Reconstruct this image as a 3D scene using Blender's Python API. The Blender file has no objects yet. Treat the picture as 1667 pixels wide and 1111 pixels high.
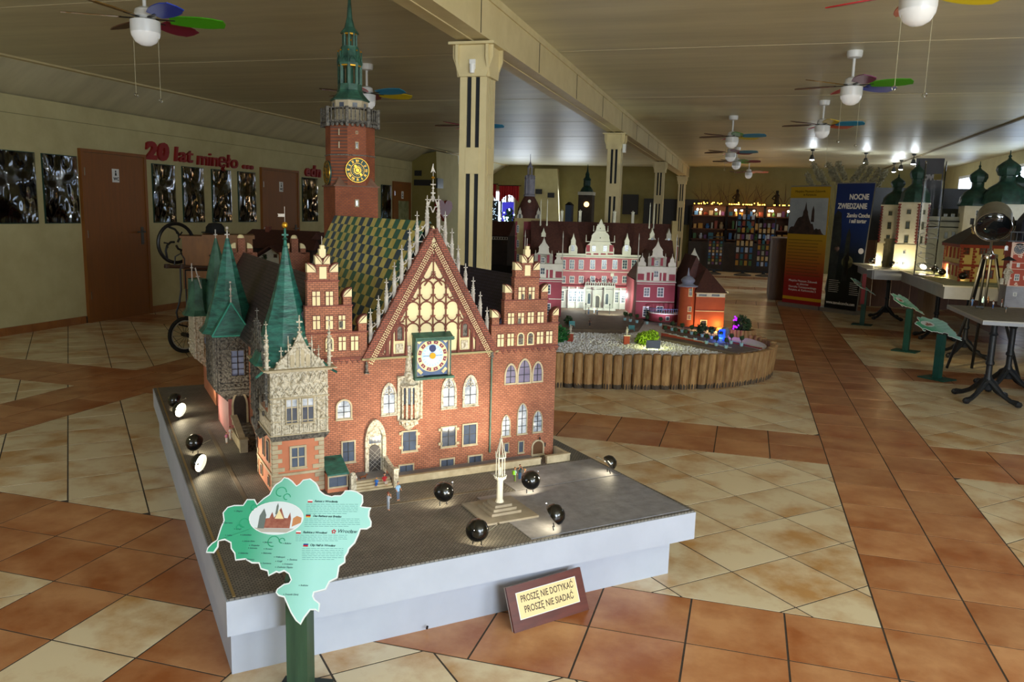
import bpy, math, random
from mathutils import Vector, Matrix, noise
rnd = random.Random(7)
PI = math.pi
C = bpy.context.scene.collection
# ---------------------------------------------------------------- camera
FP, YAW, PITCH, ROLL = 1300.78, 0.28045, 0.16000, 0.026643
CP = Vector((-0.56012, -2.92529, 1.43025))
_cy, _sy, _cp, _sp = math.cos(YAW), math.sin(YAW), math.cos(PITCH), math.sin(PITCH)
_f = Vector((-_sy*_cp, _cy*_cp, -_sp)); _r = Vector((_cy, _sy, 0)); _u = _r.cross(_f)
CR = _r*math.cos(ROLL)+_u*math.sin(ROLL); CU = -_r*math.sin(ROLL)+_u*math.cos(ROLL); CF = _f
cam_d = bpy.data.cameras.new('camera'); cam = bpy.data.objects.new('camera', cam_d); C.objects.link(cam)
cam_d.sensor_width = 36; cam_d.lens = FP*36/1667; cam_d.clip_start = .05; cam_d.clip_end = 200
cam.matrix_world = Matrix(((CR.x, CU.x, -CF.x, CP.x), (CR.y, CU.y, -CF.y, CP.y), (CR.z, CU.z, -CF.z, CP.z), (0, 0, 0, 1)))
bpy.context.scene.camera = cam
# ---------------------------------------------------------------- world, light, exposure
sc = bpy.context.scene
sc.view_settings.view_transform = 'Standard'; sc.view_settings.look = 'None'
sc.view_settings.gamma = 1; sc.view_settings.use_curve_mapping = False
sc.view_settings.exposure = 1.22
w = bpy.data.worlds.new('world'); sc.world = w; w.use_nodes = True
w.node_tree.nodes['Background'].inputs[0].default_value = (.75, .85, 1, 1)
w.node_tree.nodes['Background'].inputs[1].default_value = 0.25

def area(name, loc, target, sx, sy, power, col):
    l = bpy.data.lights.new(name, 'AREA'); l.shape = 'RECTANGLE'; l.size = sx; l.size_y = sy
    l.energy = power; l.color = col
    o = bpy.data.objects.new(name, l); C.objects.link(o); o.location = loc
    o.rotation_euler = (Vector(target)-Vector(loc)).to_track_quat('-Z', 'Y').to_euler(); return o
def spot(name, loc, target, power, col, ang=100, blend=.6, r=.01):
    l = bpy.data.lights.new(name, 'SPOT'); l.energy = power; l.color = col; l.spot_size = math.radians(ang)
    l.spot_blend = blend; l.shadow_soft_size = r
    o = bpy.data.objects.new(name, l); C.objects.link(o); o.location = loc
    o.rotation_euler = (Vector(target)-Vector(loc)).to_track_quat('-Z', 'Y').to_euler(); return o
def point(name, loc, power, col, r=.02):
    l = bpy.data.lights.new(name, 'POINT'); l.energy = power; l.color = col; l.shadow_soft_size = r
    o = bpy.data.objects.new(name, l); C.objects.link(o); o.location = loc; return o
DAY = (.80, .90, 1.0)
area('daylight_right_window', (4.1, -2.2, 1.6), (0, -1.0, .3), 3.4, 1.5, 95, DAY)
area('daylight_rear_door', (1.7, -4.72, 1.35), (.5, 0, .8), 3.0, 2.2, 158, DAY)
area('rear_left_fill', (-4.5, -4.72, 1.5), (-4.5, 2, 1.0), 3.0, 1.3, 26, DAY)  # added unseen fill that brightens the left wall and roofs, no known window
area('daylight_right_far_window', (4.12, 7.5, 1.75), (0, 7.5, 1.2), 1.2, .6, 9, DAY)
area('daylight_back_window', (-6.2, 20.1, 1.5), (-5.6, 12, 1.9), 2.2, 1.2, 26, DAY)

# ---------------------------------------------------------------- pixel geometry (real positions from the survey of the photo)
def ray(px, py): return CF*FP + CR*(px-833.5) - CU*(py-555.5)
def onz(px, py, z=0):
    d = ray(px, py); return CP + d*((z-CP.z)/d.z)
def onx(px, py, x):
    d = ray(px, py); return CP + d*((x-CP.x)/d.x)
def ony(px, py, y):
    d = ray(px, py); return CP + d*((y-CP.y)/d.y)
def onplane(px, py, P0, n):
    d = ray(px, py); return CP + d*((P0-CP).dot(n)/d.dot(n))
def zof(x, y, py):
    b = Vector((x, y, 0))-CP; k = (555.5-py)/FP
    return (k*b.dot(CF)-b.dot(CU))/(CU.z-k*CF.z)
def pix(P):
    d = Vector(P)-CP; w_ = d.dot(CF); return 833.5+FP*d.dot(CR)/w_, 555.5-FP*d.dot(CU)/w_
class Frame:
    """local frame standing at o, turned by a about z; base height o.z"""
    def __init__(s, o, a):
        s.o = Vector(o); s.a = a; s.ex = Vector((math.cos(a), math.sin(a), 0)); s.ey = Vector((-math.sin(a), math.cos(a), 0))
    def W(s, x, y, z=0): return s.o + s.ex*x + s.ey*y + Vector((0, 0, z))
    def L(s, P): d = P-s.o; return Vector((d.dot(s.ex), d.dot(s.ey), d.z))
    def fy(s, px, py, y):                       # (x, z) of the pixel on the plane local y
        q = s.L(onplane(px, py, s.W(0, y), s.ey)); return q.x, q.z
    def fx(s, px, py, x):                       # (y, z) on the plane local x
        q = s.L(onplane(px, py, s.W(x, 0), s.ex)); return q.y, q.z
    def z(s, x, y, py): P = s.W(x, y); return zof(P.x, P.y, py)-s.o.z

# ---------------------------------------------------------------- materials
def lin(h):
    h = h.lstrip('#'); v = [int(h[i:i+2], 16)/255 for i in (0, 2, 4)]
    return tuple([(c/12.92 if c <= .04045 else ((c+.055)/1.055)**2.4) for c in v]+[1])
MATS = {}
def mat(name, c, c2=None, scale=8, rough=.6, metal=0, bump=0, bscale=None, emit=0, ecol=None, detail=4, vec=(1, 1, 1), rand=0, spec=.5, trans=0, lo=.35, hi=.65, alpha=1):
    if name in MATS: return MATS[name]
    m = bpy.data.materials.new(name); m.use_nodes = True; nt = m.node_tree; N = nt.nodes; K = nt.links
    b = N['Principled BSDF']; b.inputs['Roughness'].default_value = rough; b.inputs['Metallic'].default_value = metal
    b.inputs['Specular IOR Level'].default_value = spec
    b.inputs['Base Color'].default_value = lin(c)
    if trans: b.inputs['Transmission Weight'].default_value = trans
    if alpha < 1: b.inputs['Alpha'].default_value = alpha
    tc = N.new('ShaderNodeTexCoord'); mp = N.new('ShaderNodeMapping'); mp.inputs['Scale'].default_value = vec
    K.new(tc.outputs['Object'], mp.inputs[0]); out = None
    if c2:
        n = N.new('ShaderNodeTexNoise'); n.inputs['Scale'].default_value = scale; n.inputs['Detail'].default_value = detail; n.inputs['Roughness'].default_value = .62
        r = N.new('ShaderNodeValToRGB'); r.color_ramp.elements[0].position = lo; r.color_ramp.elements[1].position = hi
        r.color_ramp.elements[0].color = lin(c); r.color_ramp.elements[1].color = lin(c2)
        if rand:
            oi = N.new('ShaderNodeObjectInfo'); ad = N.new('ShaderNodeVectorMath'); ad.operation = 'ADD'
            mu = N.new('ShaderNodeMath'); mu.operation = 'MULTIPLY'; mu.inputs[1].default_value = 37
            K.new(oi.outputs['Random'], mu.inputs[0]); K.new(mp.outputs[0], ad.inputs[0]); K.new(mu.outputs[0], ad.inputs[1]); K.new(ad.outputs[0], n.inputs['Vector'])
        else: K.new(mp.outputs[0], n.inputs['Vector'])
        K.new(n.outputs['Fac'], r.inputs[0]); out = r.outputs[0]; K.new(out, b.inputs['Base Color'])
    if rand:
        oi = N.new('ShaderNodeObjectInfo'); mr = N.new('ShaderNodeMapRange'); mr.inputs[3].default_value = 1-rand; mr.inputs[4].default_value = 1+rand*.6
        K.new(oi.outputs['Random'], mr.inputs[0]); hs = N.new('ShaderNodeHueSaturation'); K.new(mr.outputs[0], hs.inputs['Value'])
        if out: K.new(out, hs.inputs['Color'])
        else: hs.inputs['Color'].default_value = lin(c)
        K.new(hs.outputs[0], b.inputs['Base Color'])
    if bump:
        n2 = N.new('ShaderNodeTexNoise'); n2.inputs['Scale'].default_value = bscale or scale*3; n2.inputs['Detail'].default_value = 5
        K.new(mp.outputs[0], n2.inputs['Vector']); bp = N.new('ShaderNodeBump'); bp.inputs['Strength'].default_value = bump; bp.inputs['Distance'].default_value = .004
        K.new(n2.outputs['Fac'], bp.inputs['Height']); K.new(bp.outputs[0], b.inputs['Normal'])
    if emit:
        b.inputs['Emission Color'].default_value = lin(ecol or c); b.inputs['Emission Strength'].default_value = emit
    MATS[name] = m; return m
def brick_mat(name, c1, c2, mortar, bw, bh, msize=.12, rough=.75, bump=.35):
    """small brickwork; the courses run round the walls (x+y across, z up)"""
    m = bpy.data.materials.new(name); m.use_nodes = True; nt = m.node_tree; N = nt.nodes; K = nt.links; b = N['Principled BSDF']
    tc = N.new('ShaderNodeTexCoord'); sp = N.new('ShaderNodeSeparateXYZ'); ad = N.new('ShaderNodeMath'); cb = N.new('ShaderNodeCombineXYZ')
    K.new(tc.outputs['Object'], sp.inputs[0]); K.new(sp.outputs[0], ad.inputs[0]); K.new(sp.outputs[1], ad.inputs[1])
    K.new(ad.outputs[0], cb.inputs[0]); K.new(sp.outputs[2], cb.inputs[1])
    t = N.new('ShaderNodeTexBrick'); t.inputs['Scale'].default_value = 1; t.inputs['Brick Width'].default_value = bw; t.inputs['Row Height'].default_value = bh
    t.inputs['Mortar Size'].default_value = bh*msize; t.inputs['Mortar Smooth'].default_value = .2; t.inputs['Color1'].default_value = lin(c1); t.inputs['Color2'].default_value = lin(c2); t.inputs['Mortar'].default_value = lin(mortar)
    K.new(cb.outputs[0], t.inputs['Vector'])
    n = N.new('ShaderNodeTexNoise'); n.inputs['Scale'].default_value = 9; K.new(tc.outputs['Object'], n.inputs['Vector'])
    mr = N.new('ShaderNodeMapRange'); mr.inputs[1].default_value = .3; mr.inputs[2].default_value = .7; mr.inputs[3].default_value = .78; mr.inputs[4].default_value = 1.15
    K.new(n.outputs['Fac'], mr.inputs[0]); hs = N.new('ShaderNodeHueSaturation'); K.new(mr.outputs[0], hs.inputs['Value']); K.new(t.outputs['Color'], hs.inputs['Color'])
    K.new(hs.outputs[0], b.inputs['Base Color']); b.inputs['Roughness'].default_value = rough
    bp = N.new('ShaderNodeBump'); bp.inputs['Strength'].default_value = bump; bp.inputs['Distance'].default_value = .002; bp.invert = True
    K.new(t.outputs['Fac'], bp.inputs['Height']); K.new(bp.outputs[0], b.inputs['Normal'])
    MATS[name] = m; return m
def glass_mat(name, bl=.35):
    m = bpy.data.materials.new(name); m.use_nodes = True; nt = m.node_tree; N = nt.nodes
    N.remove(N['Principled BSDF']); g = N.new('ShaderNodeBsdfGlossy'); g.inputs['Roughness'].default_value = .05
    t = N.new('ShaderNodeBsdfTransparent'); x = N.new('ShaderNodeMixShader'); lw = N.new('ShaderNodeLayerWeight'); lw.inputs[0].default_value = bl
    nt.links.new(lw.outputs['Fresnel'], x.inputs[0]); nt.links.new(t.outputs[0], x.inputs[1]); nt.links.new(g.outputs[0], x.inputs[2])
    nt.links.new(x.outputs[0], N['Material Output'].inputs[0]); MATS[name] = m; return m

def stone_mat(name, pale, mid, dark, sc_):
    """carved stone: raised knots pale, shade painted dark into the hollows, with matching relief"""
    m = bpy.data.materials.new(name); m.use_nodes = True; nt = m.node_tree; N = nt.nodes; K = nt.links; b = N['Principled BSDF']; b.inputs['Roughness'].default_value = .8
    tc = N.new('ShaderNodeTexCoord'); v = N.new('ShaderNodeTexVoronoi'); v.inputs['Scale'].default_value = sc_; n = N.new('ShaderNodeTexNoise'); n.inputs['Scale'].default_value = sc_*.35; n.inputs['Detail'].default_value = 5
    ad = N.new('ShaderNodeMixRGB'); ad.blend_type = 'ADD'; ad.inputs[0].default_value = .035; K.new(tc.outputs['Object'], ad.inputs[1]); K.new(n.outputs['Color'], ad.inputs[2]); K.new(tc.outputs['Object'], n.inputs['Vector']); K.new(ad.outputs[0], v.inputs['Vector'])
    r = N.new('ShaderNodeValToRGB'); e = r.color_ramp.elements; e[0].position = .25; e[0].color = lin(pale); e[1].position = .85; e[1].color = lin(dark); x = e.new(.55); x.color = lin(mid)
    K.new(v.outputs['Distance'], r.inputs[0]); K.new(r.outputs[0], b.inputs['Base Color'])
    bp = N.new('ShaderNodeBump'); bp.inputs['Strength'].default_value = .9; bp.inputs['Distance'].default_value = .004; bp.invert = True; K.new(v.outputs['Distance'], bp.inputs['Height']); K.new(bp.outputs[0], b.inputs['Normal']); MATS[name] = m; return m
# ---------------------------------------------------------------- mesh builder
class M:
    def __init__(s): s.v = []; s.f = []; s.T = None
    def add(s, vs, fs):
        k = len(s.v)
        for p in vs:
            p = Vector(p)
            s.v.append(s.T @ p if s.T is not None else p)
        s.f += [tuple(i+k for i in f) for f in fs]; return s
    def box(s, x0, y0, z0, x1, y1, z1):
        return s.add([(x0, y0, z0), (x1, y0, z0), (x1, y1, z0), (x0, y1, z0), (x0, y0, z1), (x1, y0, z1), (x1, y1, z1), (x0, y1, z1)],
                     [(0, 3, 2, 1), (4, 5, 6, 7), (0, 1, 5, 4), (1, 2, 6, 5), (2, 3, 7, 6), (3, 0, 4, 7)])
    def cbox(s, c, d): return s.box(c[0]-d[0]/2, c[1]-d[1]/2, c[2]-d[2]/2, c[0]+d[0]/2, c[1]+d[1]/2, c[2]+d[2]/2)
    def prism(s, ring, off):
        n = len(ring); off = Vector(off); r = [Vector(p) for p in ring]
        return s.add(r+[p+off for p in r], [tuple(range(n))[::-1], tuple(range(n, 2*n))]+[(i, (i+1) % n, n+(i+1) % n, n+i) for i in range(n)])
    def xz(s, pts, y0, y1): return s.prism([(x, y0, z) for x, z in pts], (0, y1-y0, 0))
    def yz(s, pts, x0, x1): return s.prism([(x0, y, z) for y, z in pts], (x1-x0, 0, 0))
    def xy(s, pts, z0, z1): return s.prism([(x, y, z0) for x, y in pts], (0, 0, z1-z0))
    def ring_xz(s, outer, inner, y0, y1):
        n = len(outer); vs = [(x, y0, z) for x, z in outer]+[(x, y0, z) for x, z in inner]+[(x, y1, z) for x, z in outer]+[(x, y1, z) for x, z in inner]
        fs = []
        for i in range(n):
            j = (i+1) % n; fs += [(i, j, n+j, n+i), (2*n+i, 3*n+i, 3*n+j, 2*n+j), (i, 2*n+i, 2*n+j, j), (n+i, n+j, 3*n+j, 3*n+i)]
        return s.add(vs, fs)
    def lathe(s, c, prof, n=16, rot=0, sq=(1, 1), a0=0, a1=None, cap=True):
        vs = []; m = len(prof); full = a1 is None; a1 = 2*PI if full else a1; k = n if full else n+1
        for r, z in prof:
            for i in range(k):
                a = rot+a0+(a1-a0)*i/n; vs.append((c[0]+r*math.cos(a)*sq[0], c[1]+r*math.sin(a)*sq[1], c[2]+z))
        fs = []
        for j in range(m-1):
            for i in range(n):
                i2 = (i+1) % k; fs.append((j*k+i, j*k+i2, (j+1)*k+i2, (j+1)*k+i))
        if cap: fs += [tuple(range(k))[::-1], tuple(range((m-1)*k, m*k))]
        return s.add(vs, fs)
    def tube(s, pts, r, n=6, closed=False):
        pts = [Vector(p) for p in pts]; m = len(pts); rr = r if isinstance(r, (list, tuple)) else [r]*m; vs = []; up = None
        for i, p in enumerate(pts):
            if closed: t = pts[(i+1) % m]-pts[i-1]
            else: t = pts[min(i+1, m-1)]-pts[max(i-1, 0)]
            t = t.normalized() if t.length > 1e-9 else Vector((0, 0, 1))
            if up is None: up = t.orthogonal().normalized()
            up = (up-t*up.dot(t)); up = up.normalized() if up.length > 1e-6 else t.orthogonal().normalized()
            b = t.cross(up)
            for k in range(n):
                a = 2*PI*k/n; vs.append(p+(up*math.cos(a)+b*math.sin(a))*rr[i])
        fs = [(j*n+i, j*n+(i+1) % n, ((j+1) % m)*n+(i+1) % n, ((j+1) % m)*n+i) for j in range(m if closed else m-1) for i in range(n)]
        if not closed: fs += [tuple(range(n))[::-1], tuple(range((m-1)*n, m*n))]
        return s.add(vs, fs)
    def ball(s, c, r, n=10, sq=(1, 1, 1)):
        m = max(4, n//2); vs = [(c[0], c[1], c[2]-r*sq[2])]
        for j in range(1, m):
            a = -PI/2+PI*j/m
            for i in range(n): b = 2*PI*i/n; vs.append((c[0]+r*math.cos(a)*math.cos(b)*sq[0], c[1]+r*math.cos(a)*math.sin(b)*sq[1], c[2]+r*math.sin(a)*sq[2]))
        vs.append((c[0], c[1], c[2]+r*sq[2])); L = len(vs)-1; fs = [(0, 1+(i+1) % n, 1+i) for i in range(n)]
        for j in range(m-2):
            for i in range(n): fs.append((1+j*n+i, 1+j*n+(i+1) % n, 1+(j+1)*n+(i+1) % n, 1+(j+1)*n+i))
        fs += [(1+(m-2)*n+i, 1+(m-2)*n+(i+1) % n, L) for i in range(n)]; return s.add(vs, fs)
    def islands(s, pad=.0012):
        n = len(s.v); par = list(range(n))
        def fd(i):
            while par[i] != i: par[i] = par[par[i]]; i = par[i]
            return i
        for f in s.f:
            a = fd(f[0])
            for i in f[1:]: par[fd(i)] = a
        comp = {}
        for i in range(n): comp.setdefault(fd(i), []).append(i)
        cs = [[set(c), [min(s.v[i][k] for i in c)-pad for k in range(3)], [max(s.v[i][k] for i in c)+pad for k in range(3)]] for c in comp.values()]
        ch = True
        while ch:
            ch = False; out = []
            for c in cs:
                for d in out:
                    if all(c[1][k] <= d[2][k] and d[1][k] <= c[2][k] for k in range(3)):
                        d[0] |= c[0]; d[1] = [min(a, b) for a, b in zip(c[1], d[1])]; d[2] = [max(a, b) for a, b in zip(c[2], d[2])]; ch = True; break
                else: out.append(c)
            cs = out
        R = []
        for c in cs:
            ix = sorted(c[0]); mp = {j: k for k, j in enumerate(ix)}; q = M(); q.v = [s.v[j] for j in ix]; q.f = [tuple(mp[i] for i in f) for f in s.f if f[0] in mp]; R.append(q)
        return R
    def build(s, name, m, parent=None, smooth=True, split=False, **kw):
        if split:
            R = [q.build(name, m, parent, smooth, **kw) for q in s.islands()]; return R[0]
        me = bpy.data.meshes.new(name); me.from_pydata([tuple(p) for p in s.v], [], s.f); me.materials.append(m)
        if smooth:
            me.shade_smooth(); me.set_sharp_from_angle(angle=math.radians(38))
        o = bpy.data.objects.new(name, me); C.objects.link(o)
        if parent: o.parent = parent
        for k, v in kw.items(): o[k] = v
        return o
def B(*a): return M().box(*a)
def thing(name, label, cat, loc=(0, 0, 0), rz=0, group=None):
    o = bpy.data.objects.new(name, None); C.objects.link(o); o.location = loc; o.rotation_euler = (0, 0, rz); o.empty_display_size = .05
    o['label'] = label; o['category'] = cat
    if group: o['group'] = group
    return o
def tag(o, label, cat, group=None):
    o['label'] = label; o['category'] = cat
    if group: o['group'] = group
    return o
def dup(root, loc=None, rz=None, label=None, group=None, mat_for=None):
    r = root.copy(); C.objects.link(r)
    if loc is not None: r.location = loc
    if rz is not None: r.rotation_euler = (0, 0, rz)
    if label: r['label'] = label
    if group: r['group'] = group
    for ch in list(root.children):
        c = ch.copy(); C.objects.link(c); c.parent = r
        for g in list(ch.children): d = g.copy(); C.objects.link(d); d.parent = c
    return r
def text(name, s, m, size, loc, rot, parent=None, ext=.0006, bold=0, shear=0, align='LEFT', sx=1, mw=None):
    cu = bpy.data.curves.new(name, 'FONT'); cu.body = s; cu.size = size; cu.extrude = ext; cu.offset = bold; cu.shear = shear; cu.align_x = align; cu.resolution_u = 3
    t = bpy.data.objects.new(name, cu); C.objects.link(t); bpy.context.view_layer.update()
    me = bpy.data.meshes.new_from_object(t.evaluated_get(bpy.context.evaluated_depsgraph_get())); me.name = name
    C.objects.unlink(t); bpy.data.objects.remove(t)
    me.materials.clear(); me.materials.append(m)
    o = bpy.data.objects.new(name, me); C.objects.link(o)
    if sx != 1: me.transform(Matrix.Diagonal((sx, 1, 1, 1)))
    if mw is not None: me.transform(mw)
    else: o.location = loc; o.rotation_euler = rot
    if parent: o.parent = parent
    return o
# ================================================================ THE ROOM
S = .333
HC = 2.8
m_cream_wall = mat('wall_paint', '#c9bf8e', '#bdb282', 3, .75, bump=.15, bscale=40)
m_olive = mat('olive_wall_paint', '#8e8043', '#857839', 3, .8, bump=.1)
m_ceil = mat('ceiling_paint', '#dcd5b2', '#c8c1a0', 1.6, .42, bump=.25, bscale=10, vec=(.3, 2.6, 1), detail=8)
m_beam = mat('beam_paint', '#dccb9a', '#d2c08d', 5, .5, bump=.1)
m_terra = mat('terracotta_tile', '#a45f31', '#cc9566', 3.4, .28, bump=.05, rand=.10, detail=6, bscale=30)
m_cream_t = mat('cream_tile', '#c3935a', '#e8d6b2', 3.4, .28, bump=.05, rand=.06, detail=9, bscale=30, lo=.33, hi=.56)
m_grout = mat('grout', '#3c332c', '#4a4037', 30, .9)
m_skirt = mat('skirting_tile', '#8a5426', '#9d6430', 6, .4)
m_door = mat('door_veneer', '#8f5520', '#83501f', 4, .45, vec=(6, 6, .6), detail=6)
m_dark = mat('dark_gap', '#14110d', rough=.9)
m_white = mat('white_plastic', '#ebeae6', rough=.35)
m_black = mat('black_metal', '#0e0e10', rough=.4)
m_glass = glass_mat('clear_glass')

fl = B(-8.4, -6.2, -.12, 4.6, 21, -.0013).build('floor', m_grout, kind='structure')
wallL = B(-8.3, -6.2, -.1, -8, 20.3, 2.5).build('wall_left', m_cream_wall, kind='structure')
B(4.2, -6.2, -.1, 4.5, 20.6, 2.8).build('wall_right', m_cream_wall, kind='structure')
B(-8.3, 20.3, -.1, 4.5, 20.6, 2.8).build('wall_back', mat('back_wall_paint', '#8f8450', '#867b48', 3, .8), kind='structure')
B(-8.3, -5.0, -.1, 4.5, -4.8, 2.8).build('wall_rear', m_cream_wall, kind='structure')
ce = M(); ce.box(-7.55, -6.2, HC, 4.3, 20.4, HC+.1)
ce.build('ceiling', m_ceil, kind='structure')
cv = M().prism([(-8.02, -6.2, 2.5), (-7.55, -6.2, HC), (-7.55, -6.2, HC+.1), (-8.3, -6.2, HC+.1), (-8.3, -6.2, 2.5)], (0, 26.6, 0)).build('trim_1', m_ceil, kind='structure')
B(-7.6, -6.2, HC-.018, -7.5, 20.3, HC).build('trim_2', m_beam, kind='structure')
B(2.70, -6.2, HC-.02, 2.74, 20.3, HC).build('trim_3', mat('ceiling_seam', '#8a7d5c', rough=.7), kind='structure')
cj = M()
for k in range(9):
    y = -3.2+k*2.5+rnd.uniform(-.3, .3); cj.box(-7.4, y, HC-.002, 4.1, y+.005, HC)
cj.build('ceiling_joint', mat('ceiling_joint_paint', '#d6c9a4', rough=.6), ce and bpy.data.objects['ceiling'], kind='stuff')
# skirting tiles along the left wall, one by one
sk = None
def span(y0, y1):
    global sk
    y = y0
    while y < y1-.05:
        e = min(y+.33, y1)
        M().box(-8, y+.002, 0, -7.985, e-.002, .085).build('skirting_tile', m_skirt, sk); y = e
sk = B(-8.001, 1.5, 0, -7.992, 14.3, .08).build('baseboard_left', m_grout, kind='structure')
span(1.6, 4.66); span(5.72, 9.2); span(10.4, 14.2)

# ---- floor tiles : terracotta bands and cream panels laid on the diagonal
def clip(poly, x0, x1, y0, y1):
    def cl(P, f, g):
        R = []
        for i in range(len(P)):
            a, b = P[i-1], P[i]; fa, fb = f(a), f(b)
            if (fa >= 0) != (fb >= 0):
                t = fa/(fa-fb); R.append((a[0]+(b[0]-a[0])*t, a[1]+(b[1]-a[1])*t))
            if fb >= 0: R.append(b)
        return R
    for f in (lambda q: q[0]-x0, lambda q: x1-q[0], lambda q: q[1]-y0, lambda q: y1-q[1]):
        if len(poly) < 3: return []
        poly = cl(poly, f, None)
    out = []
    for q in poly:
        if not out or abs(q[0]-out[-1][0])+abs(q[1]-out[-1][1]) > 1e-4: out.append(q)
    return out
G = .0105
tiles = []
def straight(x0, x1, y0, y1, m):
    y = y0
    while y < y1-1e-6:
        x = x0; ye = min(y+1, y1)
        while x < x1-1e-6:
            xe = min(x+1, x1); tiles.append(([(x+G, y+G), (xe-G, y+G), (xe-G, ye-G), (x+G, ye-G)], m)); x = xe
        y = ye
def diag(x0, x1, y0, y1, m, ps=.51, pd=.26):
    r2 = 2**.5
    a0 = math.floor((x0+y0)/r2)-2; a1 = math.ceil((x1+y1)/r2)+1; b0 = math.floor((x0-y1)/r2)-2; b1 = math.ceil((x1-y0)/r2)+1
    for a in range(a0, a1+1):
        for b in range(b0, b1+1):
            P = []
            for s_, d_ in ((a+ps+G, b+pd+G), (a+ps+G, b+pd+1-G), (a+ps+1-G, b+pd+1-G), (a+ps+1-G, b+pd+G)): P.append(((s_+d_)/r2, (s_-d_)/r2))
            P = clip(P, x0+G, x1-G, y0+G, y1-G)
            if len(P) < 3: continue
            A = abs(sum(P[i-1][0]*P[i][1]-P[i][0]*P[i-1][1] for i in range(len(P))))/2
            if A > .01: tiles.append((P, m))
XL, XR = -24.0, 12.6
rows = [(-9, -8, 's'), (-8, -2, 'd'), (-2, 0, 's'), (0, 6, 'd'), (6, 8, 's'), (8, 15, 'd'), (15, 17, 's'), (17, 24, 'd'), (24, 26, 's'), (26, 33, 'd'), (33, 35, 's'), (35, 42, 'd'), (42, 44, 's'), (44, 51, 'd'), (51, 53, 's'), (53, 60.9, 'd')]
for y0, y1, k in rows:
    straight(0, 2, y0, y1, 't')
    if k == 's':
        straight(XL, 0, y0, y1, 't'); straight(2, XR, y0, y1, 't'); continue
    cols = [(2, 8), (10, XR), (-6, 0)]
    straight(8, 10, y0, y1, 't')
    if y1 <= -2:
        straight(-7, -6, y0, y1, 't'); straight(-8, -7, y0, y1, 'c'); straight(-9, -8, y0, y1, 't'); cols.append((-14.6, -9))
    else:
        straight(-8, -6, y0, y1, 't'); cols.append((-14.6, -8))
    straight(-16.6, -14.6, y0, y1, 't'); cols.append((-24, -16.6))
    for a, b in cols: diag(a, b, y0, y1, 'c', .36 if b < -6.5 else .51)
EU_ = Vector((.7205, .6935, 0)); EV_ = Vector((-.6935, .7205, 0)); O_ = Vector((-1.932, -1.075, 0))
def score(P):
    cx = sum(q[0] for q in P)/len(P)*S; cy = sum(q[1] for q in P)/len(P)*S
    W = Vector((cx, cy, 0)); x, y = pix(W)
    if (W-CP).dot(CF) < .3 or not (-60 < x < 1727 and -60 < y < 1190): return 0
    d = W-O_
    if .12 < d.dot(EU_) < 1.6 and .3 < d.dot(EV_) < 2.9: return 0
    A = abs(sum(P[i-1][0]*P[i][1]-P[i][0]*P[i-1][1] for i in range(len(P))))/2
    return A/(W-CP).length**3
sc_ = sorted([(score(P), i) for i, (P, m) in enumerate(tiles)], reverse=True)
pick = set(i for s_, i in sc_[:298] if s_ > 0)
rest = {'t': M(), 'c': M()}
TM = {'t': m_terra, 'c': m_cream_t}
for i, (P, m) in enumerate(tiles):
    q = M() if i in pick else rest[m]; dz = rnd.uniform(-.0003, 0)
    A = sum(P[i_-1][0]*P[i_][1]-P[i_][0]*P[i_-1][1] for i_ in range(len(P)))
    if A < 0: P = P[::-1]
    q.prism([(a*S, b*S, -.006) for a, b in P], (0, 0, .006+dz))
    if i in pick: q.build('floor_tile', TM[m], fl, smooth=False)
for k in rest: rest[k].build('far_floor_tiles', TM[k], fl, smooth=False, kind='stuff')

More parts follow.
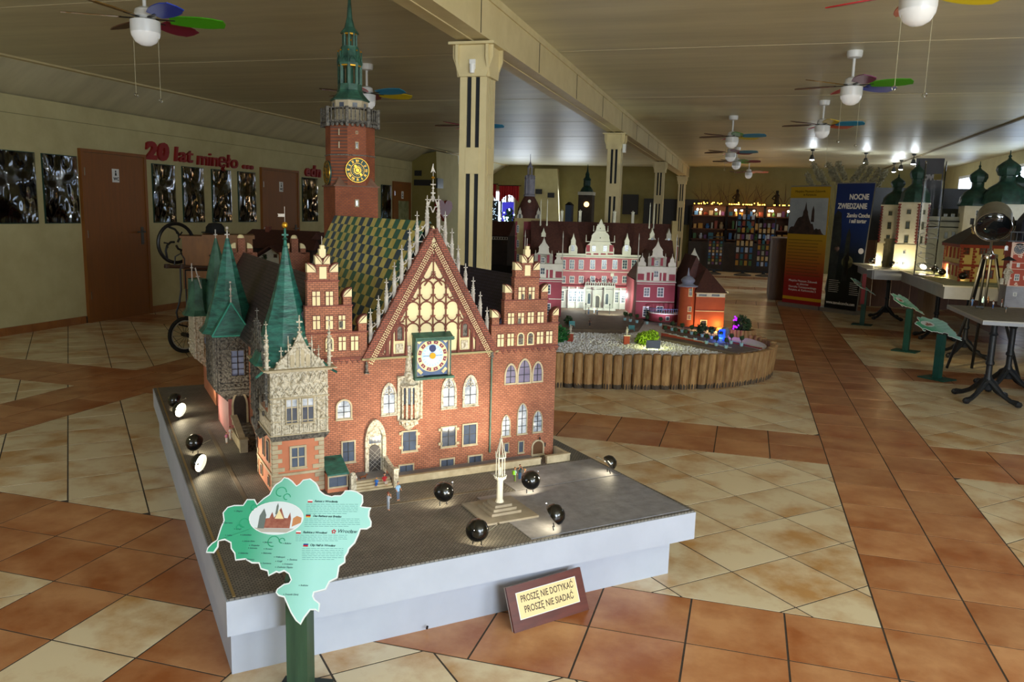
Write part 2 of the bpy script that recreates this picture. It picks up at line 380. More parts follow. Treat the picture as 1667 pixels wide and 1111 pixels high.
# ---- ceiling beam and its columns
BX0, BX1, BZ = -2.45, -2.235, 2.52
bm = M(); bm.box(BX0, -4.2, BZ, BX1, 20.3, HC)
bm.build('ceiling_beam', m_beam, kind='structure')
bs = M()
bs.box(BX1-.02, -4.2, HC-.05, BX1+.012, 20.3, HC)
bs.box(BX0-.012, -4.2, HC-.05, BX0+.02, 20.3, HC)
bs.box(BX0+.09, -4.2, BZ-.006, BX0+.105, 20.3, BZ+.01)
bs.build('beam_batten', m_beam, bpy.data.objects['ceiling_beam'])
bj = M()
for k in range(14): bj.box(BX1-.002, 2.0+k*1.45, BZ+.005, BX1+.003, 2.006+k*1.45, HC-.05)
bj.build('beam_joint', m_dark, bpy.data.objects['ceiling_beam'])
def column(x, y, label, dev=True):
    t = thing('support_column', label, 'column', (x, y, 0), 0, 'painted steel columns under the ceiling beam')
    a = .092
    for sx in (-1, 1):
        for sy in (-1, 1):
            q = M(); q.box(min(sx*a, sx*.045), min(sy*a, sy*.045), 0, max(sx*a, sx*.045), max(sy*a, sy*.045), BZ-.2)
            q.build('post', m_beam, t)
    M().box(-.014, -.07, 0, .014, .07, BZ-.2).box(-.07, -.014, 0, .07, .014, BZ-.2).build('web', m_beam, t)
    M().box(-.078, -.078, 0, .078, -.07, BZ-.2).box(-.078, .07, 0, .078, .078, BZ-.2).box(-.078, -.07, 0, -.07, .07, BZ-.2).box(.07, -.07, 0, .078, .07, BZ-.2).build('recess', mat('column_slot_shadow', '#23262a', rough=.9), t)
    M().box(-.014, -.088, 0, .014, -.077, BZ-.2).box(-.014, .077, 0, .014, .088, BZ-.2).box(-.088, -.014, 0, -.077, .014, BZ-.2).box(.077, -.014, 0, .088, .014, BZ-.2).build('middle_strip', m_beam, t)
    zp = zof(-2.345, 2.2, 283)
    for z in (zp-1.62, zp-.81, zp):
        q = M()
        q.box(-.047, -a-.003, z, .047, -a+.02, z+.17); q.box(-.047, a-.02, z, .047, a+.003, z+.17)
        q.box(-a-.003, -.047, z, -a+.02, .047, z+.17); q.box(a-.02, -.047, z, a+.003, .047, z+.17); q.build('tie_plate', m_beam, t)
    q = M(); zc = BZ-.225
    for (px, py) in ((1, 0), (0, 1)):
        for s_ in (-1, 1):
            if px: q.prism([(-a, s_*(a+.002), zc), (a, s_*(a+.002), zc), (a+.045, s_*(a+.002), zc+.12), (a+.045, s_*(a+.002), BZ-.03), (-a-.045, s_*(a+.002), BZ-.03), (-a-.045, s_*(a+.002), zc+.12)], (0, s_*.018, 0))
            else: q.prism([(s_*(a+.002), -a, zc), (s_*(a+.002), a, zc), (s_*(a+.002), a+.045, zc+.12), (s_*(a+.002), a+.045, BZ-.03), (s_*(a+.002), -a-.045, BZ-.03), (s_*(a+.002), -a-.045, zc+.12)], (s_*.018, 0, 0))
    q.box(-a, -a, zc, a, a, BZ-.03); q.build('capital', m_beam, t)
    M().box(-.155, -.155, BZ-.03, .155, .155, BZ-.014).build('cap_plate', m_beam, t)
    M().box(-.07, -.07, BZ-.014, .07, .07, BZ).build('packing_block', m_dark, t)
    return t
column(-2.345, 2.29, 'nearest cream slotted column behind the tall clock tower, white sensor on its capital')
column(-2.345, 8.06, 'second cream column from the front, behind the pink palace roof')
column(-2.345, 13.8, 'third cream column from the front, yellower, right of the palace chimneys')
column(-2.345, 19.5, 'farthest cream column, under the far end of the ceiling beam')
s_ = thing('motion_sensor', 'small white motion sensor on the capital of the nearest column', 'sensor', (-2.345, 2.168, 2.36))
M().box(-.02, 0, -.02, .02, .012, .04).build('base', m_white, s_)
M().lathe((0, 0, -.05), [(.001, 0), (.016, .004), (.019, .03), (.019, .06)], 12).build('lens', m_white, s_)
for (yy, lb) in ((7.94, 'small white box on the side of the second column'),):
    tag(B(-2.228, yy-.02, 2.25, -2.19, yy+.05, 2.36).build('junction_box', m_white), lb, 'box')
# ================================================================ PLINTH AND TOWN HALL MODEL
TA = math.atan2(.6935, .7205)
TH = Frame((-1.932, -1.075, .3), TA)
m_grey = mat('plinth_grey', '#bcc3d2', '#b4bbca', 4, .55, bump=.06, bscale=60)
m_cob = brick_mat('cobble_print', '#75716a', '#8a857b', '#45423e', .016, .009, .22, .6, .5)
# cobbles lie flat: use x,y instead of x+y,z
_nt = m_cob.node_tree; _b = [n for n in _nt.nodes if n.type == 'TEX_BRICK'][0]; _tc = [n for n in _nt.nodes if n.type == 'TEX_COORD'][0]
_nt.links.new(_tc.outputs['Object'], _b.inputs['Vector'])
pl = thing('display_plinth', 'big grey two-step display plinth with a cobbled top under the brick town hall model', 'plinth', TH.o, TA)
B(0, 0, -.115, 1.742, 3.005, -.006).build('top_slab', m_grey, pl)
B(.024, .108, -.3, 1.712, 2.96, -.115).build('base', m_grey, pl)
B(.004, .004, -.006, 1.738, 3.0, 0).build('cobbled_top', m_cob, pl)
m_pave = mat('paving_grey', '#77767a', '#8c8b90', 20, .6, bump=.2, bscale=90)
B(1.02, .02, 0, 1.725, .47, .0025).box(1.2, .48, 0, 1.725, .72, .002).build('smooth_paving', m_pave, pl)
B(0.28, .53, 0, 1.15, .545, .002).box(.18, .05, 0, .195, 1.9, .002).build('kerb_line', mat('kerb_line', '#6b604f', rough=.8), pl)
B(.02, .012, 0, .028, 2.99, .002).build('edge_strip', mat('edge_strip', '#8d7547', rough=.6), pl)
M().tube([TH.L(onz(695, 1024, .012))-Vector((0, 0, 0)), TH.L(onz(695, 1024, .012))+Vector((0, -.004, .01))], .004, 6).build('bolt', m_black, pl)

m_brick = brick_mat('model_brick', '#b57253', '#9f6044', '#684538', .019, .0084, .15)
m_brickd = brick_mat('model_brick_dark', '#9a5540', '#864836', '#4a302a', .022, .0090, .16)
m_brickt = brick_mat('tower_brick', '#a2562f', '#914a29', '#6b4638', .022, .0095, .14)
m_bs = mat('brick_trim', '#7c4436', '#6c3a30', 40, .8)
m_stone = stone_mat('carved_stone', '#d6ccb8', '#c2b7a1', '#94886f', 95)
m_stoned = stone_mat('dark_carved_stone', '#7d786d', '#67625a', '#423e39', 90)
m_stonep = mat('plain_stone', '#c2b395', '#a99a7d', 20, .8, bump=.3, bscale=80)
m_pin = mat('pinnacle_stone', '#a39a90', '#cdc6bb', 30, .8, bump=.6, bscale=150)
m_creamp = mat('cream_niche_paint', '#f0dfae', '#ecdaa6', 8, .7)
m_sal = mat('salmon_plaster', '#c98260', '#bf7453', 7, .8, bump=.1)
m_pink = mat('pink_plaster', '#b06a66', '#a5615e', 7, .8)
m_cop = mat('green_copper', '#16413a', '#327a69', 14, .45, bump=.5, bscale=50, vec=(1, 1, 4), detail=7)
m_copd = mat('dark_green_copper', '#234539', '#3c6a55', 18, .5, bump=.4, bscale=50)
m_slate = brick_mat('brown_slate', '#3a2b2e', '#4a3a3c', '#1f1819', .022, .015, .12, .55, .8)
m_slateb = brick_mat('blue_black_slate', '#34354a', '#41425a', '#1d1d2a', .02, .014, .12, .5, .8)
m_gold = mat('gilt', '#d8a032', rough=.3, metal=.8)
m_pane = mat('window_pane', '#3e4656', '#596478', 6, .06, spec=1)
m_panew = mat('bright_reflection_pane', '#dfe3ea', '#8d97a6', 16, .08, spec=1)  # bright white reflection painted into the pane colour
m_lead = mat('leading', '#2b2a2a', rough=.5)
m_tdoor = mat('iron_bound_door', '#2a2422', '#372e29', 30, .5, bump=.5)
m_wdoor = mat('brown_model_door', '#5b3a1c', rough=.5)
m_win = mat('white_frame', '#e6e4dc', rough=.5)

th = thing('town_hall_model', 'large brick gothic town hall model with checkered roof, clock gable and tall green-spired tower', 'building model', TH.o, TA)
VF = .86
U = lambda px, py, v=VF: TH.fy(px, py, v)
def arch(x0, x1, z0, z1, kind='r', n=7):
    """closed outline from the bottom left; kind r = round, p = pointed, f = flat"""
    w_ = (x1-x0)/2; cx = (x0+x1)/2
    if kind == 'f': return [(x0, z0), (x1, z0), (x1, z1), (x0, z1)]
    P = [(x0, z0), (x1, z0)]
    if kind == 'r':
        h = min(w_, (z1-z0)*.6)
        for i in range(2*n+1): a = PI*i/(2*n); P.append((cx+w_*math.cos(a), z1-h+h*math.sin(a)))
    else:
        h = min(w_*2.1, (z1-z0)*.6)
        for i in range(n+1): t = i/n; P.append((x1-w_*(1-math.cos(t*PI/2)) if 0 else cx+w_*(1-t**1.8), z1-h+h*(1-(1-t)**1.6)*1.0))
        for i in range(1, n+1): t = 1-i/n; P.append((cx-w_*(1-t**1.8), z1-h+h*(1-(1-t)**1.6)))
    return P
def window(par, x0, x1, z0, z1, y, fr=.005, kind='f', mf=None, mp=None, nx=2, nz=2, split=None, name='window', sill=True, proud=.006, mull=.0022, mm=None, xf=None):
    mf = mf or m_stonep; mp = mp or m_pane
    if par is th and name in ('window', 'side_door'): z0 = max(z0, .005)
    q = M(); q.T = xf
    o_ = arch(x0, x1, z0, z1, kind); i_ = arch(x0+fr, x1-fr, z0+fr, z1-fr*(1.3 if kind == 'p' else 1), kind)
    q.ring_xz(o_, i_, y-proud, y)
    if sill: q.box(x0-.002, y-proud-.004, z0-.002, x1+.002, y, z0+.003)
    f = q.build(name, mf, par, smooth=False)
    g = M(); g.T = xf; g.xz(i_, y-.0015, y-.0002); g.build('pane', mp, f, smooth=False)
    if nx+nz > 2:
        g = M(); g.T = xf; a, b, c, d = x0+fr, x1-fr, z0+fr, z1-fr
        for i in range(1, nx): xx = a+(b-a)*i/nx; g.box(xx-mull/2, y-.0045, c, xx+mull/2, y-.0015, d)
        for i in range(1, nz):
            zz = c+(d-c)*(split if split and nz == 2 else i/nz)
            ins = 0 if kind == 'f' or zz < d-(b-a)*.6 else (b-a)*.12
            g.box(a+ins, y-.0042, zz-mull/2, b-ins, y-.0016, zz+mull/2)
        g.build('glazing_bar', mm or m_lead, f, smooth=False, split=True)
    return f
# ---- bodies
B(.49, VF, 0, 1.60, 1.3, .525).box(.36, 1.12, 0, 1.60, 2.72, .525).build('brick_body', m_brick, th, smooth=False)
B(.49, VF-.004, .522, 1.604, VF+.01, .530).build('string_course', m_bs, th)
# ---- roofs
def roof(par, ur, zr, u0, z0, u1, z1, v0, v1, m, name='roof', th_=.012):
    q = M(); q.prism([(u0, v0, z0), (ur, v0, zr), (u1, v0, z1)], (0, v1-v0, 0)); return q.build(name, m, par, smooth=False)
roof(th, .51, .852, .315, .50, .70, .52, .885, 2.70, m_slate)
roof(th, 1.43, .848, 1.245, .52, 1.615, .52, .885, 2.3, m_slateb)
zr, ur = 1.078, .972
rf = roof(th, ur, zr-.012, .695, .515, 1.26, .515, .885, 2.36, mat('roof_batten', '#2a3c40', rough=.8), 'checkered_roof')
m_ty = mat('yellow_roof_tile', '#d8c46a', '#e6d688', 30, .35, rand=.12)
m_tg = mat('green_roof_tile', '#2c6a5c', '#3b7f6d', 30, .3, rand=.15)
m_tb = mat('blue_roof_tile', '#2f4d68', '#3e6079', 30, .3, rand=.15)
A0 = Vector((.697, 0, .52)); A1 = Vector((ur, 0, zr)); sl = (A1-A0); SL = sl.length; sd = sl/SL; nn = Vector((-sd.z, 0, sd.x))
nr, nc = 13, 22; dv = (2.355-.90)/(nc); ds = SL/nr
me_t = {}
for k, mm_ in (('y', m_ty), ('g', m_tg), ('b', m_tb)):
    q = M(); q.box(.0015, .0, 0, dv-.0015, ds*1.06, .004)
    me = bpy.data.meshes.new('roof_tile_'+k); me.from_pydata([tuple(p) for p in q.v], [], q.f); me.materials.append(mm_); me_t[k] = me
for i in range(nr):
    for j in range(nc):
        par_ = (i+j) % 2; k = 'y' if par_ == 0 else ('b' if (noise.noise(Vector((i*.3, j*.35, 5))) > 0 or i < 3) else 'g')
        o = bpy.data.objects.new('roof_tile', me_t[k]); C.objects.link(o); o.parent = rf
        p0 = A0+sd*(ds*i)+Vector((0, .90+dv*j, 0))+nn*(.002+.003)
        X = Vector((0, 1, 0)); Y = sd; Z = X.cross(Y); 
        p0 = A0+sd*(ds*i)+Vector((0, .90+dv*j, 0))
        Mx = Matrix(((X.x, Y.x, -nn.x*-1, p0.x), (X.y, Y.y, nn.y, p0.y), (X.z, Y.z, nn.z, p0.z), (0, 0, 0, 1)))
        o.matrix_local = Mx @ Matrix.Translation((0, 0, .001)) @ Matrix.Rotation(math.radians(1.2), 4, 'X')
M().prism([(ur-.008, .88, zr-.004), (ur, .88, zr+.006), (ur+.008, .88, zr-.004)], (0, 1.485, 0)).build('ridge_cap', m_copd, rf)
# ---- central gable
gl, gr, gz, ga = .668, 1.293, .515, 1.075   # feet and apex
ax = .981
q = M(); q.xz([(gl+.02, gz), (gr-.02, gz), (ax, ga-.01)], VF+.002, VF+.035); gb = q.build('gable_wall', m_creamp, th, smooth=False)
def bar(q, a, b, wd, y0, y1):
    a = Vector((a[0], 0, a[1])); b = Vector((b[0], 0, b[1])); d = (b-a).normalized(); n_ = Vector((-d.z, 0, d.x))*wd/2
    q.prism([a+n_+Vector((0, y0, 0)), b+n_+Vector((0, y0, 0)), b-n_+Vector((0, y0, 0)), a-n_+Vector((0, y0, 0))], (0, y1-y0, 0))
def rake(x0, x1, off):  # point along the gable side at signed inner offset
    d = Vector((x1-x0, ga-gz)); d.normalize(); n_ = Vector((-d.y, d.x)) if x1 > x0 else Vector((d.y, -d.x)); return d, n_
for sgn, xf_ in ((1, gl), (-1, gr)):
    d = Vector((ax-xf_, ga-gz)).normalized(); n_ = Vector((d.y, -d.x))*sgn   # inwards
    f = Vector((xf_, gz)); t = Vector((ax, ga))
    for (o0, wd, mm_, yy, nm) in ((.012, .026, m_brickd, .012, 'gable_edge'), (.040, .030, m_bs, .008, 'gable_band'), (.062, .016, m_brickd, .005, 'inner_band')):
        q = M(); a = f+n_*o0; b = t+n_*o0; L_ = (b-a).length
        # cut at the axis
        tt = (ax-a.x)/(d.x) if abs(d.x) > 1e-6 else L_
        b = a+d*tt; s0 = (gz-a.y)/d.y; a = a+d*max(0, s0)
        bar(q, a, b, wd, VF-yy, VF+.02); q.build(nm, mm_, th, smooth=False)
    q = M(); a = f+n_*.040; b = a+d*((ax-a.x)/d.x); L_ = (b-a).length; nk = 60
    for k in range(nk):
        c = a+d*(L_*(k+.5)/nk); r_ = .0032
        for du in (-.008, 0, .008):
            cc = c+n_*du+d*(rnd.uniform(-.0012, .0012)); q.xz([(cc.x-r_, cc.y), (cc.x, cc.y-r_), (cc.x+r_, cc.y), (cc.x, cc.y+r_)], VF-.0095, VF-.007)
    q.build('lace_pattern', m_creamp, th, smooth=False, kind='stuff')
# tracery on the gable
tr = M(); yt = VF-.0035; rt = .0030
def P3(p, y=yt): return Vector((p[0], y, p[1]))
zrow = [.525, .688, .760, .832, .905]
cols_x = [.802, .861, .9205, .981, 1.040, 1.100, 1.159]
colsr = [[0, 1, 2, 3, 4, 5, 6], [1, 2, 3, 4, 5], [2, 3, 4], [3]]
def pointed(q, x0, x1, zs, h, r=rt):
    cx = (x0+x1)/2
    for s_ in (-1, 1):
        xe = x0 if s_ < 0 else x1; pts = []
        for i in range(8): t = i/7; pts.append(P3((xe+(cx-xe)*(1-math.cos(t*PI/2)), zs+h*math.sin(t*PI/2)*.98+0)))
        q.tube(pts, r, 5)
for ri, cs in enumerate(colsr[:3]):
    zs = [.628, .718, .806][ri]
    zb = [.530, .645, .733][ri]
    for ci in cs:
        tr.tube([P3((cols_x[ci], zb if ri else .53)), P3((cols_x[ci], zs))], rt*.9, 5)
    for a, b in zip(cs[:-1], cs[1:]):
        pointed(tr, cols_x[a], cols_x[b], zs, .030)
        cx = (cols_x[a]+cols_x[b])/2
        for s_ in (-1, 1): tr.tube([P3((cx, zs+.03)), P3((cx+s_*.016, zs+.043)), P3((cx+s_*.0295, zs+.062))], rt*.8, 5)
        tr.cbox((cx, yt, zs+.036), (.016, .005, .005))
    for ci in cs: tr.cbox((cols_x[ci], yt, zs+.058), (.020, .005, .005)); tr.cbox((cols_x[ci], yt, zs), (.010, .006, .010))
for (cx, cz, s_) in ((.838, .690, -1), (1.122, .692, 1), (.9, .786, -1), (1.061, .788, 1), (.953, .865, -1), (1.009, .866, 1)):
    pts = [P3((cx+s_*-.004+s_*.024*math.cos(a), cz+.027*math.sin(a))) for a in [math.radians(-115+k*20) for k in range(10)]]
    tr.tube(pts, rt*.85, 5); e_ = pts[-1]; tr.cbox((e_.x, yt, e_.z+.004), (.014, .004, .004)); tr.cbox((e_.x, yt, e_.z+.004), (.004, .004, .014))
tr.tube([P3((ax, .842)), P3((ax, .935))], rt*.8, 5); tr.cbox((ax, yt, .917), (.018, .005, .005)); tr.cbox((ax, yt, .872), (.016, .005, .005))
for s_ in (-1, 1):
    tr.tube([P3((ax, .852)), P3((ax+s_*.022, .838)), P3((ax+s_*.04, .815))], rt, 5)
for ci, z1 in ((0, .70), (6, .70), (1, .79), (5, .79), (2, .885), (4, .885)):
    tr.lathe((cols_x[ci], yt, [.64, .735, .82][[0, 6].count(ci)*0+(0 if ci in (0, 6) else 1 if ci in (1, 5) else 2)]), [(.005, 0), (.005, .02), (.001, .065)], 6)
tr.build('tracery', m_bs, th)
q = M()
for x in (.778, 1.19):
    q.box(x-.007, VF-.008, .525, x+.007, VF+.002, .60); q.lathe((x, VF-.003, .60), [(.006, 0), (.001, .06)], 6)
for x in (.798, .861, 1.10, 1.166):
    q.lathe((x, VF-.004, .522), [(.008, 0), (.006, .03), (.004, .06), (.003, .1)], 6)
for s_, x0 in ((-1, .755), (1, 1.212)):
    q.tube([P3((x0+s_*.012+.02*math.cos(a), .563+.022*math.sin(a))) for a in [math.radians(90+s_*(k*24-20)) for k in range(9)]], .0028, 5)
    q.tube([P3((x0+s_*-.02, .524)), P3((x0, .548)), P3((x0+s_*.03, .53))], .0028, 5)
q.build('gable_buttress', m_bs, th, split=True)
for x in (.832, 1.131):
    q = M(); q.ring_xz(arch(x-.019, x+.019, .585, .655, 'r'), arch(x-.011, x+.011, .590, .646, 'r'), VF-.006, VF+.002); f = q.build('arched_opening', m_bs, th)
    M().xz(arch(x-.010, x+.010, .590, .645, 'r'), VF-.002, VF+.003).build('shutter', m_stoned, f)
    q = B(x-.016, VF-.004, .535, x+.016, VF, .572); f = q.build('stone_panel', m_stone, th)
# ---- pinnacles up the rakes, with open tracery between
def pinnacle(q, x, z0, z1, r=.0085, y=VF+.012):
    h = z1-z0; zs = z1-min(.095, h*.55)
    q.lathe((x, y, z0), [(r, 0), (r, zs-z0), (r*1.3, zs-z0+.003), (r*.95, zs-z0+.008), (r*.25, h-.018), (r*.2, h)], 8, rot=PI/8)
    for k in range(4):
        zz = zs+.02+k*(z1-zs-.04)/4; rr = r*(1.15-.22*k); q.cbox((x, y, zz), (rr*2, .003, .003)); q.cbox((x, y, zz), (.003, rr*2, .003))
    q.cbox((x, y, z1-.018), (.018, .0035, .0035)); q.cbox((x, y, z1-.018), (.0035, .018, .0035))
tipL = [(679, 344), (667, 372), (654, 399), (642, 427), (629, 453), (616, 481), (603, 502)]
tipR = [(725, 344), (736, 372), (746, 399), (758, 429), (770.5, 451), (782, 475), (793, 500)]
prs = []
for side in (tipL, tipR):
    s_ = -1 if side is tipL else 1; prev = None
    for k, (px, py) in enumerate([(692.6, 318) if side is tipL else (712, 318)]+side):
        x, z = U(px, py, VF+.012)
        if k == 0: x = ax+s_*.0255
        base = gz+(ga-gz)*(1-abs(x-ax)/(gr-ax if s_ > 0 else ax-gl))-.02
        q = M(); pinnacle(q, x, base, z); q.build('pinnacle', m_pin, th)
        if prev:
            q = M(); x0, x1 = sorted((prev[0], x)); zz = z-.115
            q.tube([(prev[0], VF+.012, prev[1]-.11), ((prev[0]+x)/2, VF+.012, z-.075), (x, VF+.012, z-.085)], .003, 5)
            for kk in range(3): q.ball(((prev[0]*(2.5-kk)+x*(kk+.5))/3, VF+.012, z-.07+.006*(2-kk)), .0042, 6)
            q.box(x0, VF+.010, zz-.012, x1, VF+.014, zz-.008); q.tube([(x0+.002, VF+.012, zz-.01), ((x0+x1)/2, VF+.012, zz+.022), (x1-.002, VF+.012, zz-.01)], .0025, 5)
            q.build('openwork', m_pin, th)
        prev = (x, z)
q = M()
za = 1.165
for s_ in (-1, 1):
    q.tube([(ax+s_*.0255, VF+.012, za-.03), (ax+s_*.012, VF+.012, za+.005), (ax, VF+.012, za+.018)], .0028, 5)
    q.tube([(ax+s_*.0255, VF+.012, za-.02), (ax+s_*.010, VF+.012, za-.022), (ax, VF+.012, za-.045)], .0028, 5)
    for kk in range(3): q.ball((ax+s_*(.006+.007*kk), VF+.012, za+.018-.011*kk), .004, 6)
q.lathe((ax, VF+.012, za), [(.005, 0), (.0035, .04), (.001, .085)], 6)
for zz, ww in ((.035, .02), (.07, .022), (.055, .010)): q.cbox((ax, VF+.012, za+zz), (ww, .004, .005))
q.build('finial', m_pin, th)
q = M(); q.tube([(ax, VF+.012, za+.08), (ax, VF+.012, za+.155)], .0012, 5); q.xz([(ax-.001, za+.125), (ax-.011, za+.117), (ax-.001, za+.155)], VF+.0115, VF+.0125); q.xz([(ax+.001, za+.125), (ax+.011, za+.117), (ax+.001, za+.140)], VF+.0115, VF+.0125)
q.build('weather_vane', m_pin, th)
M().lathe((ax, VF+.012, za+.092), [(.001, 0), (.009, .006), (.001, .012)], 4).build('gilt_star', m_gold, th)
B(gl, VF-.012, .512, gr, VF+.004, .520).build('gable_ledge', mat('ledge_stone', '#9b9168', rough=.8), th)
# ---- astronomical clock
cl = B(.900, VF-.018, .432, 1.045, VF, .592).build('clock_board', mat('clock_field', '#56698f', '#6d7fa3', 20, .6), th)
cx, cz = .9735, .516
ck = M()
def disc(q, cx, cz, r0, r1, y0, y1, n=40):
    if r0 <= 0: q.xz([(cx+r1*math.cos(2*PI*i/n), cz+r1*math.sin(2*PI*i/n)) for i in range(n)], y0, y1)
    else: q.ring_xz([(cx+r1*math.cos(2*PI*i/n), cz+r1*math.sin(2*PI*i/n)) for i in range(n)], [(cx+r0*math.cos(2*PI*i/n), cz+r0*math.sin(2*PI*i/n)) for i in range(n)], y0, y1)
y_ = VF-.018
q = M(); disc(q, cx, cz, 0, .070, y_-.001, y_); q.build('dial_ring', mat('dial_cream', '#ecd6a0', rough=.6), cl)
q = M(); disc(q, cx, cz, 0, .049, y_-.002, y_-.001); q.build('dial_face', mat('dial_blue', '#a9c6ea', rough=.6), cl)
q = M()
for k in range(40):
    a = 2*PI*k/40; a2 = a+.07; r0, r1 = .010, (.046 if k % 2 else .036); q.xz([(cx+r0*math.cos(a), cz+r0*math.sin(a)), (cx+r1*math.cos(a), cz+r1*math.sin(a)), (cx+r1*math.cos(a2), cz+r1*math.sin(a2))], y_-.0026, y_-.002)
q.build('sun_ray', mat('dial_white', '#eef4fb', rough=.6), cl, smooth=False)
q = M(); q2 = M()
for k in range(12):
    a = 2*PI*(k+.5)/12; R0, R1 = .053, .066
    P_ = [(cx+r*math.cos(a+da), cz+r*math.sin(a+da)) for r, da in ((R0, -.17), (R1, -.16), (R1, .16), (R0, .17))]; q.xz(P_, y_-.002, y_-.001)
    r = .0595; q2.cbox((cx+r*math.cos(a), y_-.0022, cz+r*math.sin(a)), (.004, .0012, .004))
q.build('hour_panel', mat('dial_maroon', '#7c2f45', rough=.6), cl, smooth=False, split=True); q2.build('numeral', MATS['dial_cream'], cl, smooth=False, split=True)
q = M(); disc(q, cx, cz+.032, 0, .0155, y_-.004, y_-.002); q.build('moon_disc', mat('dial_navy', '#1d2a5e', rough=.4), cl)
q = M(); disc(q, cx, cz, 0, .0135, y_-.006, y_-.002); q.build('sun_boss', m_gold, cl)
B(cx-.042, y_-.0035, cz-.0012, cx+.042, y_-.003, cz+.0012).build('clock_hand', mat('hand_grey', '#5f87a5', rough=.4), cl)
q = M()
for sx in (-1, 1):
    for sz in (-1, 1): q.T = Matrix.Translation((cx+sx*.056, y_-.001, cz+sz*.066)) @ Matrix.Rotation(sx*sz*PI/4, 4, 'Y'); q.cbox((0, 0, 0), (.026, .0014, .014))
q.build('corner_scroll', MATS['dial_cream'], cl, smooth=False, split=True)
M().prism([(.885, VF-.052, .588), (1.062, VF-.052, .588), (1.062, VF, .612), (.885, VF, .612)], (0, 0, .004)).xz([(.888, .585), (1.058, .585), (1.062, .600), (.885, .600)], VF-.05, VF-.03).box(.889, VF-.036, .428, .897, VF, .6).box(1.049, VF-.03, .43, 1.056, VF, .6).box(.886, VF-.045, .418, 1.066, VF, .428).build('clock_canopy', m_copd, th)
B(.897, VF-.03, .43, .901, VF-.01, .59).box(1.044, VF-.03, .43, 1.050, VF-.004, .59).build('clock_side', m_stonep, th, split=True)
# ---- stepped gables
def sg_lobe(q, q2, x, z, r, side, y0=VF-.004, y1=VF+.03):
    """brick pier with a quarter-round cream cap; side -1: round to the right"""
    pass
def stepped(cx, zs, lmin=-9, v=VF):
    nm = 'stepped_gable'; q = M()
    for k, (z0, z1, w_) in enumerate(zs): q.box(max(lmin, cx-w_/2), v, z0, cx+w_/2, v+.03, z1)
    g = q.build(nm, m_brick, th, smooth=False)
    q = M()
    for k, (z0, z1, w_) in enumerate(zs): q.box(max(lmin, cx-w_/2-.003), v-.004, z1-.004, cx+w_/2+.003, v+.032, z1+.002)
    q.build('step_cornice', m_bs, g, split=True)
    cap = M(); capb = M(); pier = M()
    for k, (z0, z1, w_) in enumerate(zs):
        nw = zs[k+1][2] if k+1 < len(zs) else .058
        pw = .036; 
        for s_ in (-1, 1):
            if cx+s_*w_/2 < lmin+.005: continue
            xo = cx+s_*(w_/2-.001); xi = xo-s_*pw; a, b = sorted((xo, xi)); ph = .030
            pier.box(a+.001, v-.002, z1, b-.001, v+.028, z1+ph); pier.box(a-.001, v-.004, z1+ph, b+.001, v+.03, z1+ph+.004)
            n = 8; P_ = [(xo, z1+ph+.004)]+[(xo-s_*pw*math.sin(t*PI/2/n), z1+ph+.004+.034*math.cos(t*PI/2/n)) for t in range(n+1)]
            cap.xz(P_, v-.001, v+.026)
            O_2 = [(xo-s_*(pw+.004)*math.sin(t*PI/2/n), z1+ph+.004+.038*math.cos(t*PI/2/n)) for t in range(n+1)]; I_2 = [(xo-s_*pw*math.sin(t*PI/2/n), z1+ph+.004+.034*math.cos(t*PI/2/n)) for t in range(n+1)]
            capb.ring_xz(O_2+[I_2[-1]], I_2+[I_2[-1]], v-.006, v+.028)
    z = zs[-1][1]
    pier.box(cx-.027, v, z, cx+.027, v+.028, z+.062)
    M().box(cx-.014, v-.004, z+.008, cx+.014, v, z+.055).build('cream_panel', m_creamp, g)
    n = 8
    for s_ in (-1, 1):
        P_ = [(cx+s_*.029, z+.066)]+[(cx+s_*(.029-.028*math.sin(t*PI/2/n)), z+.066+.034*math.cos(t*PI/2/n)) for t in range(n+1)]
        cap.xz(P_, v-.001, v+.026)
        O_2 = [(cx+s_*(.029-.031*math.sin(t*PI/2/n)), z+.066+.038*math.cos(t*PI/2/n)) for t in range(n+1)]; capb.ring_xz(O_2+[P_[-1]], P_[1:]+[P_[-1]], v-.006, v+.028)
    pier.box(cx-.031, v-.003, z+.062, cx+.031, v+.03, z+.066)
    cap.box(cx-.013, v, z+.09, cx+.013, v+.02, z+.125).box(cx-.008, v, z+.125, cx+.008, v+.018, z+.140)
    cap.build('cream_cap', m_creamp, g, split=True); capb.build('cap_rim', m_bs, g, split=True); pier.build('pier', m_brick, g, smooth=False, split=True)
    M().tube([(cx, v+.01, z+.14), (cx, v+.01, z+.175)], .0012, 5).build('spike', m_pin, g)
    return g
ZL = [(.525, .632, .345), (.632, .742, .222), (.742, .842, .127)]
gR = stepped(1.434, ZL)
gL = stepped(.512, [(.52, .632, .36), (.632, .742, .235), (.742, .842, .125)], .44)
def niche(par, p0, p1, nx=2, kind='f', split=.66, mp=None, mm=None, fr=.0025):
    x0, z1 = U(p0[0], p0[1]); x1, z0 = U(p1[0], p1[1]); 
    return window(par, x0, x1, z0, z1, VF-.0005, fr, kind, m_bs if kind == 'f' else m_creamp, mp or m_creamp, nx, 2, split, 'niche_window', False, .003, .0028, mm or m_bs)
for r in ([(507, 474), (522, 499)], [(529, 474), (543, 499)], [(508, 514), (522, 537)], [(529, 514), (543, 537)], [(550, 513), (563, 537)], [(550, 548), (564, 571)], [(570, 547), (584, 571)]): niche(gL, *r)
niche(gL, (529.5, 549), (543, 572), kind='r', mp=m_stoned, nx=1, fr=.006)
